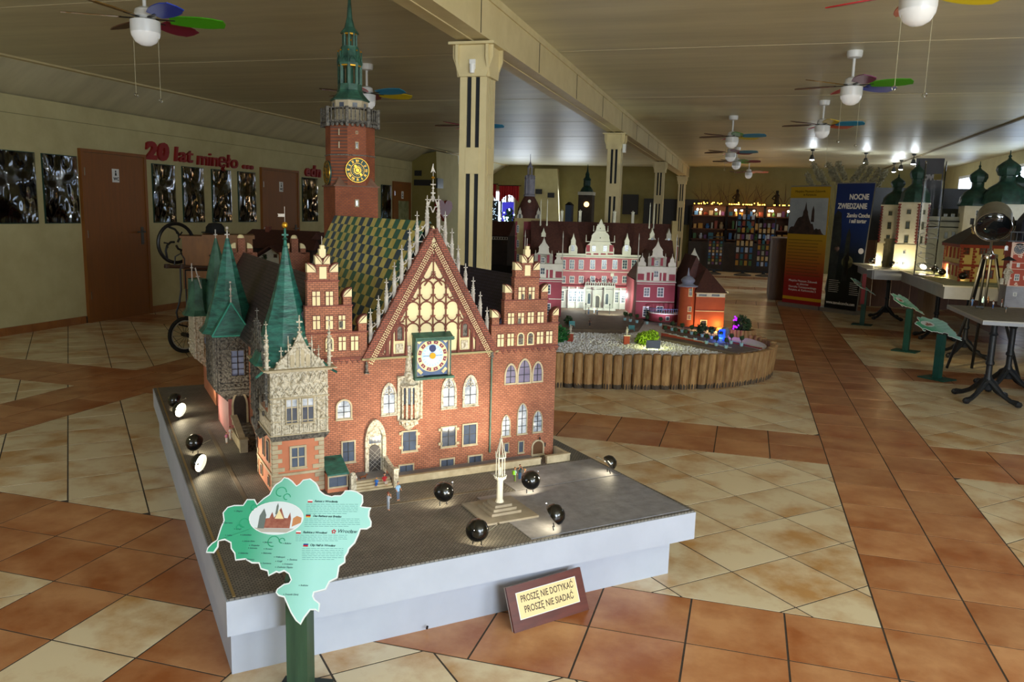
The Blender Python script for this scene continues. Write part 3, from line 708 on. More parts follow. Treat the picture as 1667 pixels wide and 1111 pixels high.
for r in ([(843, 467), (854.5, 488)], [(859.5, 467), (870.5, 488)], [(825.8, 509.5), (837, 530)], [(842, 509), (853, 529.5)], [(858, 508), (869, 529)], [(874, 507.5), (885, 528)], [(808.8, 544), (820.3, 565)], [(825, 543), (836.5, 564)], [(873, 540), (884.3, 560.5)], [(888, 539), (899, 559.5)]): niche(gR, *r)
for r in ([(842, 542), (852.5, 562.5)], [(858, 541), (868.5, 561.5)]): niche(gR, *r, kind='r', mp=m_stoned, nx=1, fr=.005)
# slit shutters inside the upper niches
q = M()
for px, py in ((850.5, 483), (862, 483)): x, z = U(px, py); q.xz(arch(x-.005, x+.005, z-.014, z+.012, 'r', 3), VF-.006, VF-.001)
x, z = U(845, 523); q.box(x-.006, VF-.006, z-.012, x+.006, VF, z+.012)
x, z = U(555, 528); q.box(x-.007, VF-.006, z-.014, x+.007, VF, z+.012)
q.build('slit_shutter', m_stoned, gR, split=True)
# frieze of pointed brick teeth beneath the right gable
q = M()
for k in range(11): x = 1.275+k*.031; q.prism([(x, VF, .522), (x+.028, VF, .522), (x+.014, VF, .500)], (0, -.004, 0))
for k in range(8): x = .50+k*.024; q.prism([(x, VF, .522), (x+.022, VF, .522), (x+.011, VF, .500)], (0, -.004, 0))
q.build('tooth_frieze', m_brickd, th, smooth=False, split=True)
# rear gable tops seen over the brown roof
q = M(); q2 = M()
for cx_ in (.50, .815):
    q.box(cx_-.045, 2.72, .5, cx_+.045, 2.75, .86) if 0 else q.box(cx_-.09, 2.70, .52, cx_+.09, 2.74, .85); q.box(cx_-.02, 2.70, .85, cx_+.02, 2.74, .935)
    q2.lathe((cx_, 2.72, .935), [(.020, 0), (.019, .01), (.012, .019), (.001, .022)], 12)
    for s_ in (-1, 1): q2.xz([(cx_+s_*.033, .875)]+[(cx_+s_*(.033+.032*math.cos(t*PI/12)), .875+.032*math.sin(t*PI/12)) for t in range(7)], 2.70, 2.73)
    for s_ in (-1, 1): a, b = sorted((cx_+s_*.033, cx_+s_*.065)); q.box(a, 2.70, .84, b, 2.735, .875)
g = q.build('rear_gable', m_brick, th, smooth=False); q2.build('round_cap', m_creamp, g, split=True)
# ---- facade windows
def fw(p0, p1, kind='f', fr=.006, **k):
    x0, z1 = U(*p0); x1, z0 = U(*p1); return window(th, x0, x1, z0, z1, VF, fr, kind, **k)
fw((546, 651), (573, 682), 'r', .007, mp=m_panew, nz=3)
def tracery_window(p0, p1, mp):
    f = fw(p0, p1, 'p', .010, mp=mp, nz=3, mf=m_stone)
    x0, z1 = U(*p0); x1, z0 = U(*p1); cx_ = (x0+x1)/2; q = M()
    zt = z0+(z1-z0)*.62
    for s_ in (-1, 1): q.tube([(cx_+s_*.0005+s_*.010*(1-math.cos(t*PI/4)), VF-.004, zt+.012*math.sin(t*PI/4)) for t in range(5)], .0016, 4)
    for a in range(3): q.tube([(cx_+.008*math.cos(2*PI*a/3+PI/2)+.006*math.cos(b*PI/3), VF-.004, zt+.022+.008*math.sin(2*PI*a/3+PI/2)+.006*math.sin(b*PI/3)) for b in range(6)], .0013, 4, True)
    q.build('stone_tracery', m_stone, f)
tracery_window((620, 624), (645.5, 675), m_panew); tracery_window((718, 613), (742.5, 664), m_panew); tracery_window((753, 611), (777.5, 660), m_panew)
for p0, p1 in (((821, 592), (840.5, 625.5)), ((842, 584), (864, 624)), ((866, 588.5), (883, 622))): fw(p0, p1, 'p', .007, mp=mat('lilac_pane', '#6f6a86', '#8a86a0', 9, .1, spec=1), nz=3, sill=False)
for p0, p1 in (((816, 676), (830, 710)), ((842, 657), (857, 706)), ((867, 669), (882, 703))): fw(p0, p1, 'p', .004, mp=m_panew, nz=4, nx=2, mf=m_stonep)
for p0, p1 in (((555, 718.5), (578.5, 752)),): fw(p0, p1, nz=2, nx=2)
for p0, p1 in (((653, 702), (679, 734)), ((717, 695), (742.5, 726.5)), ((752, 690.5), (776, 723.5)), ((648, 757), (673.5, 774.5)), ((715.5, 747.5), (739.5, 766)), ((761, 742), (784.5, 759.5))):
    f = fw(p0, p1, nz=2 if p1[1]-p0[1] > 22 else 1, nx=2)
q = M()
for (x_, y_2) in ((651, 706), (681, 706), (651, 729), (681, 727), (715, 700), (745, 698), (715, 723), (745, 721)):
    x, z = U(x_, y_2); q.cbox((x+.004 if x_ in (651, 715) else x-.004, VF-.003, z), (.018, .006, .012))
q.build('corner_stone', m_stonep, th, split=True)
fw((820, 721.5), (827.5, 736), nx=1, nz=1, fr=.003); fw((843, 718.5), (852, 737), nx=1, nz=1, fr=.004)
for x_ in (823, 849.5, 874.5):
    pass
f = fw((865, 717), (884.5, 745), 'r', .007, mp=m_wdoor, nx=1, nz=1, name='side_door')
# main portal
x0, z1 = U(593, 684); x1, z0 = U(627, 771); z0 = .012
q = M(); q.ring_xz(arch(x0, x1, z0, z1, 'p'), arch(x0+.016, x1-.016, z0, z1-.03, 'p'), VF-.014, VF); f = q.build('portal', m_stone, th)
M().xz(arch(x0+.015, x1-.015, z0, z1-.028, 'p'), VF-.005, VF-.0005).build('tympanum', m_stone, f)
dx0, dz1 = U(599.5, 725); dx1, _ = U(618.5, 766)
M().xz(arch(dx0, dx1, .015, dz1, 'r', 4), VF-.010, VF-.004).build('door_leaf', m_tdoor, f)
q = M()
for k in range(-3, 6):
    for s_ in (1, -1):
        a = Vector((dx0+.002, VF-.0105, .03+k*.02)); b = Vector((dx1-.002, VF-.0105, .03+k*.02+.045))
        if s_ < 0: a.z, b.z = b.z, a.z
        if min(a.z, b.z) > .015 and max(a.z, b.z) < dz1-.008: q.tube([a, b], .0006, 4)
q.build('iron_strap', m_pin, f)
tx0, tz1 = U(599, 711.5); tx1, tz0 = U(619, 720)
q = M()
for k in range(4): w_ = (tx1-tx0)/4; q.box(tx0+w_*k+.001, VF-.009, tz0, tx0+w_*(k+1)-.001, VF-.005, tz1)
q.build('transom_light', m_pane, f, split=True)
# oriel on the facade
ox0, oz1 = U(646, 614); ox1, oz0 = U(686, 697); oc = (ox0+ox1)/2-.004
q = M(); q.box(ox0, VF-.006, oz0+.05, ox1, VF, oz1); o_ = q.build('oriel_backing', m_stone, th)
q = M(); hz = .32
q.lathe((oc, VF, oz0), [(.012, 0), (.030, .02), (.034, .035), (.050, .045), (.050, .052)], 6, rot=0, a0=-PI, a1=0)
q.build('oriel_corbel', m_stone, o_)
zt = oz0+.055
q = M(); q.lathe((oc, VF, zt), [(.036, 0), (.036, .055), (.040, .058), (.036, .062)], 6, a0=-PI, a1=0); q.build('oriel_parapet', m_brick, o_)
q = M(); q.lathe((oc, VF, zt+.062), [(.033, 0), (.033, .075)], 6, a0=-PI, a1=0); q.build('oriel_glazing', m_pane, o_)
q = M()
for k in range(7):
    a = -PI+PI*k/6; q.box(oc+.038*math.cos(a)-.004, VF+.038*math.sin(a)-.004, zt-.03, oc+.038*math.cos(a)+.004, VF+.038*math.sin(a)+.004, zt+.145)
q.lathe((oc, VF, zt+.135), [(.042, 0), (.044, .008), (.034, .012), (.018, .06), (.012, .12), (.013, .125), (.011, .175)], 6, a0=-PI, a1=0)
q.box(ox0, VF-.012, oz0+.045, ox0+.010, VF, oz1+.002); q.box(ox1-.010, VF-.012, oz0+.045, ox1, VF, oz1+.002); q.box(ox0-.002, VF-.013, oz1-.004, ox1+.002, VF, oz1+.003)
q.build('oriel_frame', m_stone, o_)
# statue, lanterns, drain pipe
x, z = U(595.6, 598); q = M(); q.lathe((x, VF-.01, z-.02), [(.004, 0), (.007, .005), (.005, .02), (.007, .03), (.004, .036), (.004, .042), (.001, .046)], 8); q.box(x-.009, VF-.02, z-.026, x+.009, VF, z-.02); q.build('niche_statue', m_stoned, th, split=True)
x, z = U(799.5, 582); x2, z2 = U(796.5, 752); q = M(); q.tube([(x, VF-.008, z), (x, VF-.008, .05)], .004, 7)
for k in range(5): q.lathe((x, VF-.008, .06+k*.09), [(.0055, 0), (.0055, .006)], 8)
q.build('drain_pipe', mat('pipe_copper', '#3c5a4a', '#557462', 20, .5), th)
M().lathe((x, VF-.01, z-.005), [(.004, 0), (.009, .012), (.006, .018), (.007, .03)], 8).build('gargoyle', m_stoned, th)
x, z = U(876.5, 713); q = M(); q.tube([(x, VF, z+.012), (x, VF-.014, z+.012), (x, VF-.014, z+.006)], .0012, 5); q.lathe((x, VF-.014, z-.008), [(.002, 0), (.005, .01), (.001, .015)], 6); q.build('door_lantern', m_lead, th)
x, z = U(887, 724); B(x-.003, VF-.003, z-.01, x+.003, VF, z+.01).build('plaque', m_lead, th)
# terrace wall, steps
B(.775, .745, 0, 1.47, .757, .026).box(.773, .742, .026, 1.472, .760, .031).build('terrace_wall', m_stonep, th)
B(.775, .757, 0, 1.47, VF, .012).build('terrace_floor', m_pave, th)
B(1.50, .74, 0, 1.62, .756, .03).box(1.606, .74, 0, 1.622, .87, .035).box(1.498, .738, .03, 1.624, .758, .036).build('side_step_wall', m_stonep, th, split=True)
q = M()
for k in range(4): q.box(.60, .715+.012*k, 0, .755, .80+.06, .0085*(k+1)-.001)
q.build('front_steps', m_stonep, th, smooth=False)
B(.60, .765, 0, .755, VF, .034).build('landing', m_pave, th)
q = M(); q.box(.757, .71, 0, .777, .735, .075).box(.755, .708, .075, .779, .737, .080); q.prism([(.758, .73, .03), (.774, .73, .03), (.774, .73, .068), (.758, .73, .068)], (0, .13, .03)); q.build('stair_parapet', m_stone, th)
q = M(); q.box(.578, .71, 0, .60, .735, .075).lathe((.589, .7225, .075), [(.011, 0), (.008, .008), (.001, .011)], 8); q.prism([(.582, .73, .0), (.596, .73, .0), (.596, .73, .05), (.582, .73, .05)], (0, .13, .03)); q.build('stair_parapet', m_stone, th)
# lean-to kiosk with green roof, between bay and steps
q = M(); q.prism([(.493, .745, .072), (.580, .745, .072), (.580, VF, .115), (.493, VF, .115)], (0, 0, .006)); q.build('kiosk_roof', m_cop, th)
B(.495, .755, 0, .577, VF, .072).build('kiosk', m_sal, th); B(.495, .75, .02, .50, .755, .070).box(.572, .75, .02, .577, .755, .070).box(.495, .749, .064, .577, .755, .072).box(.495, .749, .018, .577, .755, .024).build('kiosk_frame', m_stonep, th, split=True)
B(.501, .7535, .024, .571, .7555, .064).box(.535, .751, .024, .537, .754, .064).build('kiosk_glazing', m_pane, th)
# ================= corner bay (front left)
b0, b1, bv, bb = .292, .492, .80, 1.12
bay = B(b0, bv, 0, b1, bb, .235).build('corner_bay', m_sal, th, smooth=False)
q = M()
for k in range(12):
    z = .005+k*.0185; w_ = .036 if k % 2 else .020
    if k in (5,): w_ = .045
    q.box(b0-.0015, bv-.003, z, b0+w_, bv, z+.0165); q.box(b1-w_, bv-.003, z, b1+.0015, bv, z+.0165)
    q.box(b0-.003, bv, z, b0, bv+w_*.8, z+.0165); q.box(b0-.003, bb-w_*.6, z, b0, bb, z+.0165)
q.build('quoin', m_stonep, bay, smooth=False, split=True)
B(b0-.005, bv-.006, .080, b1+.004, bb, .090).build('bay_band', m_stonep, bay)
Ub = lambda px, py: TH.fy(px, py, bv)
x0, z1 = Ub(471, 727); x1, z0 = Ub(499, 761); window(bay, x0, x1, z0, z1, bv, .008, 'f', nx=2, nz=2, mull=.005, mm=m_stonep)
# upper oriel storey, carved stone
o0, o1, ov = .286, .508, .785
q = M(); q.box(o0, ov, .245, o1, bb, .500); up = q.build('bay_oriel', m_stone, bay, smooth=False)
q = M()
q.prism([(o0-.004, ov-.004, .245), (o1+.004, ov-.004, .245), (o1-.006, ov+.012, .222), (o0+.006, ov+.012, .222)], (0, .3, 0)); 
for k in range(5):
    x = o0+.012+k*.0495; q.prism([(x-.006, ov-.002, .243), (x+.006, ov-.002, .243), (x+.003, ov+.02, .215), (x-.003, ov+.02, .215)], (0, .02, 0))
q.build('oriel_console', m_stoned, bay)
for z, mm_, t_, e_ in ((.500, m_stonep, .010, .014), (.394, m_stonep, .005, .005), (.302, m_stonep, .004, .004), (.247, m_stonep, .004, .005), (.375, m_stonep, .003, .003)):
    B(o0-e_, ov-e_, z, o1+e_, bb+.002, z+t_).build('moulding', mm_, bay, split=True)
B(o0-.03, ov-.03, .508, o1+.03, bb, .512).build('eaves', m_stonep, bay)
q = M()
# carved shields and lattice in the frieze
for k in range(6):
    x = o0+.020+k*.0365
    q.lathe((x, ov, .448), [(.001, 0), (.011, .008), (.013, .02), (.009, .032), (.001, .036)], 8, sq=(1, .45))
    q.tube([(x-.014, ov-.002, .46), (x-.007, ov-.004, .486), (x, ov-.002, .494), (x+.007, ov-.004, .486), (x+.014, ov-.002, .46)], .0022, 5)
    for s_ in (-1, 1): q.tube([(x-s_*.015, ov-.002, .404), (x, ov-.003, .424), (x+s_*.015, ov-.002, .444)], .0022, 5)
    q.ball((x, ov-.002, .412), .005, 6); q.ball((x+.018, ov-.002, .43), .0045, 6)
q.build('carved_frieze', m_stone, bay, split=True)
q = M()
for x in (o0+.004, o0+.040, o0+.108, o0+.178, o1-.008): q.box(x, ov-.005, .250, x+.007, ov, .394)
for x in (o0+.016, o0+.046, o0+.070, o0+.124, o0+.148, o0+.19):
    q.ring_xz([(x, .258), (x+.020, .258), (x+.020, .292), (x, .292)], [(x+.004, .262), (x+.016, .262), (x+.016, .288), (x+.004, .288)], ov-.004, ov); q.ball((x+.010, ov, .275), .0055, 6)
for x in (o0+.024, o0+.200):
    for k in range(5): q.ball((x, ov, .315+k*.014), .006, 6); q.tube([(x-.008, ov-.002, .31+k*.014), (x+.008, ov-.002, .322+k*.014)], .0015, 4)
q.build('carved_panels', m_stone, bay, split=True)
for (pa, pb) in (((464, 650), (485, 689)), ((490, 648), (511.5, 686.5))):
    x0, z1 = TH.fy(*pa, ov); x1, z0 = TH.fy(*pb, ov); window(bay, x0, x1, z0, z1, ov-.001, .004, 'f', nx=2, nz=2, split=.66, mull=.004, mm=m_stonep, mp=m_pane)
    B(x0+.004, ov-.004, z0+(z1-z0)*.68, x1-.004, ov-.0028, z1-.004).build('bright_upper_pane', m_panew, bay)
# little gothic gable on the bay
gx0, gx1 = o0+.020, o1-.012; gc = (gx0+gx1)/2
q = M(); q.xz([(gx0, .512), (gx1, .512), (gx1-.022, .545), (gc+.045, .575), (gc+.03, .59), (gc, .655), (gc-.03, .59), (gc-.045, .575), (gx0+.022, .545)], ov, ov+.012)
for s_ in (-1, 1):
    q.xz([(gc+s_*.045, .512), (gc+s_*.1, .512), (gc+s_*.072, .553)], ov-.004, ov+.012)
    for t in range(6): q.ball((gc+s_*(.005+.0165*t), ov, .652-.024*t+(.004 if t > 3 else 0)), .0052, 6)
    q.tube([(gc+s_*.045, ov-.004, .512), (gc+s_*.045, ov-.004, .60)], .003, 5); q.lathe((gc+s_*.045, ov-.003, .6), [(.005, 0), (.003, .01), (.0008, .04)], 6)
    q.cbox((gc+s_*.072, ov, .575), (.003, .003, .045)); q.cbox((gc+s_*.072, ov, .582), (.016, .003, .004))
q.tube([(gc, ov-.004, .513), (gc, ov-.004, .595)], .0028, 5)
q.tube([(gc-.04, ov-.003, .595)]+[(gc+.022*math.cos(PI-t*PI/8), ov-.004, .596+.022*math.sin(t*PI/8)) for t in range(9)]+[(gc+.04, ov-.003, .595)], .0022, 5)
q.cbox((gc, ov+.004, .685), (.0045, .0045, .065)); q.cbox((gc, ov+.004, .692), (.024, .005, .006)); q.cbox((gc, ov+.004, .67), (.014, .005, .004))
q.build('bay_gable', m_stone, bay)
q = M()
for s_ in (-1, 1):
    for d_ in (.008, .030): q.xz(arch(gc+s_*d_*1.0+(-.008 if s_ > 0 else -.008)+(0), gc+s_*d_+.008, .517, .585-(d_ > .02)*.02, 'r', 4), ov-.002, ov)
q.build('blind_panel', m_stonep, bay, split=True)
def pin2(q, x, y, z0, z1, r=.006):
    h = z1-z0; q.lathe((x, y, z0), [(r, 0), (r, h*.5), (r*1.5, h*.52), (r*.9, h*.56), (r*.25, h*.88), (r*.2, h)], 6)
    for k in range(5): q.cbox((x+rnd.uniform(-.002, .002), y, z0+h*(.12+.13*k)), (r*3.1-k*.001, r*1.6, .004))
    q.cbox((x, y, z1-.012), (.014, .003, .003)); q.cbox((x, y, z1-.012), (.003, .014, .003))
q = M(); pin2(q, o0-.012, ov-.005, .50, .70, .007); pin2(q, o1+.008, ov+.005, .50, .705, .007)
for k in range(6): q.ball((o0-.012, ov-.005, .52+.025*k), .0085, 6, (1, 1, .7)); q.ball((o1+.008, ov+.005, .52+.025*k), .0075, 6, (1, 1, .7))
q.build('corner_pinnacle', m_stone, bay, split=True)
# side of the bay : openwork gable full of pinnacles above a salmon wall
q = M()
for k in range(11):
    v = ov+.03+k*.031; top = .56+.15*(1-abs(k-5)/6); pin2(q, o0-.010, v, .36+(k % 3)*.02, top+(k % 2)*.02, .0055)
for k in range(16): q.ball((o0-.007+rnd.uniform(-.004, .002), ov+.03+rnd.random()*.30, .30+rnd.random()*.25), .009, 6, (.7, 1, 1.3))
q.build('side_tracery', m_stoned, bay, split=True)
B(b0-.006, ov+.06, .33, b0, bb-.02, .50).build('side_wall_salmon', m_sal, bay)
q = M(); q.box(b0-.020, 1.03, .25, b0-.003, 1.10, .36)
for k in range(6): pin2(q, b0-.022, 1.025+k*.016, .29, .42+(k % 2)*.03, .004)
q.lathe((b0-.012, 1.065, .13), [(.003, 0), (.004, .06), (.022, .11), (.022, .13)], 8)
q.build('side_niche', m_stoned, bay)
for (v0, v1, z0, z1) in ((.86, .90, .12, .21), (.955, .985, .12, .20), (1.01, 1.04, .02, .07), (.865, .885, .02, .065)):
    q = M(); X_ = Matrix(((0, 1, 0, b0-VF), (1, 0, 0, 0), (0, 0, 1, 0), (0, 0, 0, 1)))
    q.box(b0-.005, v0, z0, b0, v1, z1); f = q.build('side_window', m_stonep, bay); B(b0-.007, v0+.006, z0+.006, b0-.004, v1-.006, z1-.006).build('pane', m_pane, f)
M().prism([(b0, .90, .235), (b0-.03, .90, .215), (b0-.03, .90, .211), (b0, .90, .225)], (0, .11, 0)).build('side_canopy', m_stoned, bay)
# spire of the bay
sx, sy = .386, .945
def spire(q, x, y, z, prof, n=8, rot=PI/8, sq=(1, 1)): q.lathe((x, y, z), prof, n, rot=rot, sq=sq)
zt_ = TH.z(sx, sy, 395)
q = M(); q.lathe((sx, sy, .512), [(.165, 0), (.150, .012), (.118, .075), (.105, .13), (.075, .21), (.045, .31), (.024, .39), (.010, zt_-.512-.015)], 8, rot=PI/8, sq=(.92, 1.05))
q.build('bay_spire', m_cop, bay, smooth=False)
for s_ in (-1, 1): M().tube([(sx+s_*.10, .80, .535), (sx+s_*.125, .79, .505), (sx+s_*.155, .77, .488)], .005, 6).build('copper_waterspout', m_cop, bay)
q = M(); q.lathe((sx, sy, zt_-.02), [(.008, 0), (.012, .004), (.008, .008), (.005, .03), (.012, .034), (.005, .04), (.004, .075)], 8); q.cbox((sx, sy, zt_+.03), (.025, .004, .006)); q.build('spire_finial', m_cop, bay, split=True)
M().ball((sx, sy, zt_+.068), .0125, 12).build('gilt_ball', m_gold, bay)
q = M(); q.tube([(sx, sy, zt_+.075), (sx, sy, zt_+.14)], .0011, 5); q.xz([(sx-.001, zt_+.112), (sx-.028, zt_+.112), (sx-.024, zt_+.106), (sx-.027, zt_+.1), (sx-.001, zt_+.1)], sy-.0006, sy+.0006); q.build('flag_vane', m_pin, bay)
# ================= dark stone bay in the left court
d0, d1, dv0 = .205, .375, 1.70
db = B(.262, dv0+.02, 0, .40, 2.1, .19).build('court_bay', m_pink, th, smooth=False)
q = M(); q.box(d0, dv0, .235, d1, 2.02, .51)
q.prism([(d0, dv0, .235), (d1, dv0, .235), (d1, dv0+.03, .178), (d0+.055, dv0+.03, .178)], (0, .25, 0))
du = q.build('court_oriel', m_stoned, db, smooth=False)
Uc = lambda px, py: TH.fy(px, py, dv0)
x0, z1 = Uc(374, 570); x1, z0 = Uc(399, 612); window(db, x0, x1, z0, z1, dv0-.001, .005, 'f', m_stoned, mat('blue_pane', '#6d7ea6', '#8d9cc0', 8, .1, spec=1), 2, 4, mull=.003)
q = M()
for k in range(5):
    x = d0+.02+k*.034
    for s_ in (-1, 1):
        for z in (.445, .475): q.tube([(x-s_*.013, dv0-.002, z), (x+s_*.013, dv0-.002, z+.026)], .0024, 4)
for z in (.235, .252, .435, .505, .27): q.box(d0-.004, dv0-.005, z, d1+.002, dv0, z+.004)
for x in (d0, d0+.012, d1-.012): q.box(x, dv0-.006, .235, x+.006, dv0, .51)
for k in range(8): q.ball((d0+.022, dv0, .29+k*.018), .007, 6); q.ball((d1-.022, dv0, .29+k*.018), .007, 6)
for k in range(7): q.ball((d0+.02+k*.022, dv0, .261), .006, 6)
for k in range(10): q.box(d0-.006, dv0+.02+k*.03, .24, d0, dv0+.026+k*.03, .5); q.ball((d0-.002, dv0+.035+k*.03, .3+.02*(k % 4)), .008, 6)
q.build('oriel_carving', m_stoned, db)
B(d0-.002, dv0+.06, .31, d0+.001, dv0+.10, .42).build('side_pane', MATS['blue_pane'], db)
q = M(); x0, z1 = TH.fy(376, 636, dv0+.02); x1, z0 = TH.fy(401, 672, dv0+.02); x0 = max(x0, .272); x1 = x0+.078; z0 = .062
q.ring_xz(arch(x0, x1, z0, z1, 'p'), arch(x0+.009, x1-.009, z0, z1-.014, 'p'), dv0+.012, dv0+.02); f = q.build('arched_doorway', m_stonep, db); M().xz(arch(x0+.009, x1-.009, z0, z1-.013, 'p'), dv0+.016, dv0+.02).build('door_leaf', m_tdoor, f)
q = M()
for k in range(8): q.box(.30, 1.46+.028*k, 0, .40, 1.70+.02, .0085*(k+1))
q.build('court_steps', m_stoned, db, smooth=False)
q = M(); q.prism([(.272, 1.46, 0), (.298, 1.46, 0), (.298, 1.46, .045), (.272, 1.46, .045)], (0, .26, 0)); q.prism([(.270, 1.455, .045), (.300, 1.455, .045), (.300, 1.455, .052), (.270, 1.455, .052)], (0, .262, .06)); q.box(.268, 1.43, 0, .302, 1.462, .058).box(.264, 1.426, .058, .306, 1.466, .064); q.build('court_parapet', m_stonep, db, split=True)
# main court spire with small front gable
q = M(); sx, sy = .300, 1.86; zt_ = TH.z(sx, sy, 388)
q.lathe((sx, sy, .508), [(.150, 0), (.125, .03), (.098, .12), (.062, .24), (.030, .37), (.008, zt_-.508)], 8, rot=PI/8, sq=(1, 1.08)); q.build('court_spire', m_cop, th, smooth=False)
q = M(); q.prism([(d0-.012, dv0-.01, .508), (d1+.004, dv0-.01, .508), ((d0+d1)/2-.005, dv0+.0, .665)], (0, .12, 0)); q.build('spire_gable', m_cop, th, smooth=False)
q = M()
for s_, xx in ((1, d0-.012), (-1, d1+.004)): q.tube([(xx, dv0-.012, .508), ((d0+d1)/2-.005, dv0-.004, .668)], .0035, 5)
q.tube([(d0-.012, dv0-.012, .508), (d1+.004, dv0-.012, .508)], .004, 5); q.build('gable_batten', mat('light_copper', '#3f9f8c', rough=.4), th, split=True)
q = M(); q.lathe(((d0+d1)/2-.005, dv0, .665), [(.004, 0), (.003, .03), (.008, .034), (.003, .04), (.003, .06), (.007, .066), (.002, .075), (.002, .09)], 8); q.ball(((d0+d1)/2-.005, dv0, .765), .006, 8); q.build('gable_finial', m_pin, th)
q = M(); q.lathe((sx, sy, zt_-.01), [(.006, 0), (.009, .005), (.004, .012), (.003, .05)], 8); q.cbox((sx, sy, zt_+.018), (.024, .004, .005)); q.ball((sx, sy, zt_+.05), .008, 8); q.build('spire_finial', m_pin, th, split=True)
q = M(); q.prism([(.30, 1.95, .60), (.47, 1.95, .60), (.47, 1.95, .52), (.30, 1.95, .50)], (0, .08, 0)); q.build('cross_roof', m_cop, th)
# far left wing : salmon wall, pale oriel, second spire, low roof
fw_ = B(.29, 2.40, 0, .42, 2.93, .50).build('far_wing', m_sal, th, smooth=False)
q = M(); q.box(.200, 2.50, .26, .292, 2.80, .50); q.prism([(.200, 2.50, .26), (.292, 2.50, .26), (.292, 2.50, .17)], (0, .30, 0))
for z in (.26, .33, .40, .495): q.box(.196, 2.495, z, .292, 2.80, z+.006)
for x in (.198, .24, .285): q.box(x, 2.494, .26, x+.007, 2.5, .5)
for k in range(6): q.ball((.222+(k % 2)*.04, 2.5, .29+k*.035), .012, 6, (1, .4, 1))
for k in range(8): q.ball((.199, 2.52+k*.035, .22+.03*(k % 3)+.06), .010, 6)
q.build('far_oriel', m_stone, fw_, split=True)
M().xz(arch(.252, .270, .345, .385, 'r', 3), 2.492, 2.5).build('oriel_window', MATS['blue_pane'], fw_)
q = M(); q.lathe((.235, 2.62, .50), [(.10, 0), (.075, .03), (.06, .09), (.055, .205)], 8, rot=PI/8, sq=(.9, 1.3)); q.build('oriel_roof', m_copd, fw_, smooth=False)
q = M(); sx, sy = .345, 2.62; zt_ = TH.z(sx, sy, 388); q.lathe((sx, sy, .50), [(.125, 0), (.095, .06), (.07, .17), (.035, .33), (.006, zt_-.50)], 8, rot=PI/8); q.build('far_spire', m_copd, fw_, smooth=False)
q = M(); q.tube([(sx, sy, zt_-.005), (sx, sy, zt_+.05)], .003, 5); q.cbox((sx, sy, zt_+.02), (.02, .003, .005)); q.lathe((sx, sy, zt_-.01), [(.008, 0), (.003, .012)], 8)
q.tube([(.20, 2.52, .70), (.20, 2.52, .80)], .003, 5); q.cbox((.20, 2.52, .775), (.016, .003, .004)); q.tube([(.245, 2.5, .66), (.21, 2.44, .78)], .0035, 5); q.cbox((.225, 2.47, .73), (.02, .02, .004)); q.build('wing_finial', m_pin, fw_, split=True)
# ================= clock tower
t0, t1, tv = .985, 1.245, 2.40; tcx, tcy = (t0+t1)/2, tv+.13
Z = lambda py: TH.z(tcx, tv, py)
Zc = lambda py: TH.z(tcx, tcy, py)
z1 = Z(303)
tw = B(t0, tv, 0, t1, tv+.26, z1).build('tower_shaft', m_brickt, th, smooth=False)
R = .1455
def octo(q, r, za, zb, r2=None): q.lathe((tcx, tcy, 0), [(r, za), (r2 or r, zb)], 8, rot=PI/8)
z2, z3, z4 = Z(253), Z(200), Z(187)
q = M(); octo(q, R, z1, z3); q.build('tower_octagon', m_brickt, tw, smooth=False)
q = M(); q.box(t0-.008, tv-.008, z1-.006, t1+.008, tv+.268, z1+.002)
for s_ in (-1, 1):
    for s2 in (-1, 1):
        cxx, cyy = tcx+s_*.13, tcy+s2*.13; q.add([(cxx, cyy, z1), (cxx-s_*.075, cyy, z1), (cxx, cyy-s2*.075, z1), (cxx-s_*.05, cyy-s2*.05, z1+.075)], [(0, 1, 3), (0, 3, 2), (1, 2, 3), (0, 2, 1)])
q.build('tower_shoulder', mat('shoulder_stone', '#84604c', '#6d5040', 20, .8), tw)
q = M(); octo(q, R*1.045, z2-.004, z2+.003); q.build('tower_band', m_stoned, tw)
q = M(); octo(q, R*1.02, z3-.008, z3+.004, R*1.13); octo(q, R*1.16, z3+.004, z3+.012); octo(q, R*1.16, Zc(183)+.02-.012, Zc(183)+.014)
zg0, zg1 = z3+.012, Zc(183)+.012
for k in range(8):
    for j in range(5):
        a = PI/8+2*PI*k/8; b = a+2*PI/8; p = Vector((math.cos(a), math.sin(a), 0)).lerp(Vector((math.cos(b), math.sin(b), 0)), j/5)*R*1.14
        q.lathe((tcx+p.x, tcy+p.y, zg0), [(.004, 0), (.003, .01), (.005, .02), (.003, (zg1-zg0))], 6)
    a = PI/8+2*PI*k/8; q.box(tcx+R*1.14*math.cos(a)-.008, tcy+R*1.14*math.sin(a)-.008, zg0-.035, tcx+R*1.14*math.cos(a)+.008, tcy+R*1.14*math.sin(a)+.008, zg1+.006)
for k in range(32):
    a = 2*PI*k/32; q.ball((tcx+R*1.06*math.cos(a), tcy+R*1.06*math.sin(a), z3-.012), .010, 6, (1, 1, 1.2))
q.build('tower_gallery', m_stoned, tw)
zd0, zd1 = zg0, Zc(166)
q = M(); octo(q, .107, zd0, zd1); q.build('tower_drum', m_stonep, tw, smooth=False)
q = M()
for k in range(8):
    a = 2*PI*k/8; q.T = Matrix.Translation((tcx, tcy, 0)) @ Matrix.Rotation(a, 4, 'Z'); q.box(.094, -.014, zd1-.045, .101, .014, zd1-.014)
q.build('drum_window', m_pane, tw, split=True)
def ring(zpx): return Zc(zpx)
q = M(); za_, zb_ = zd1, Zc(138)
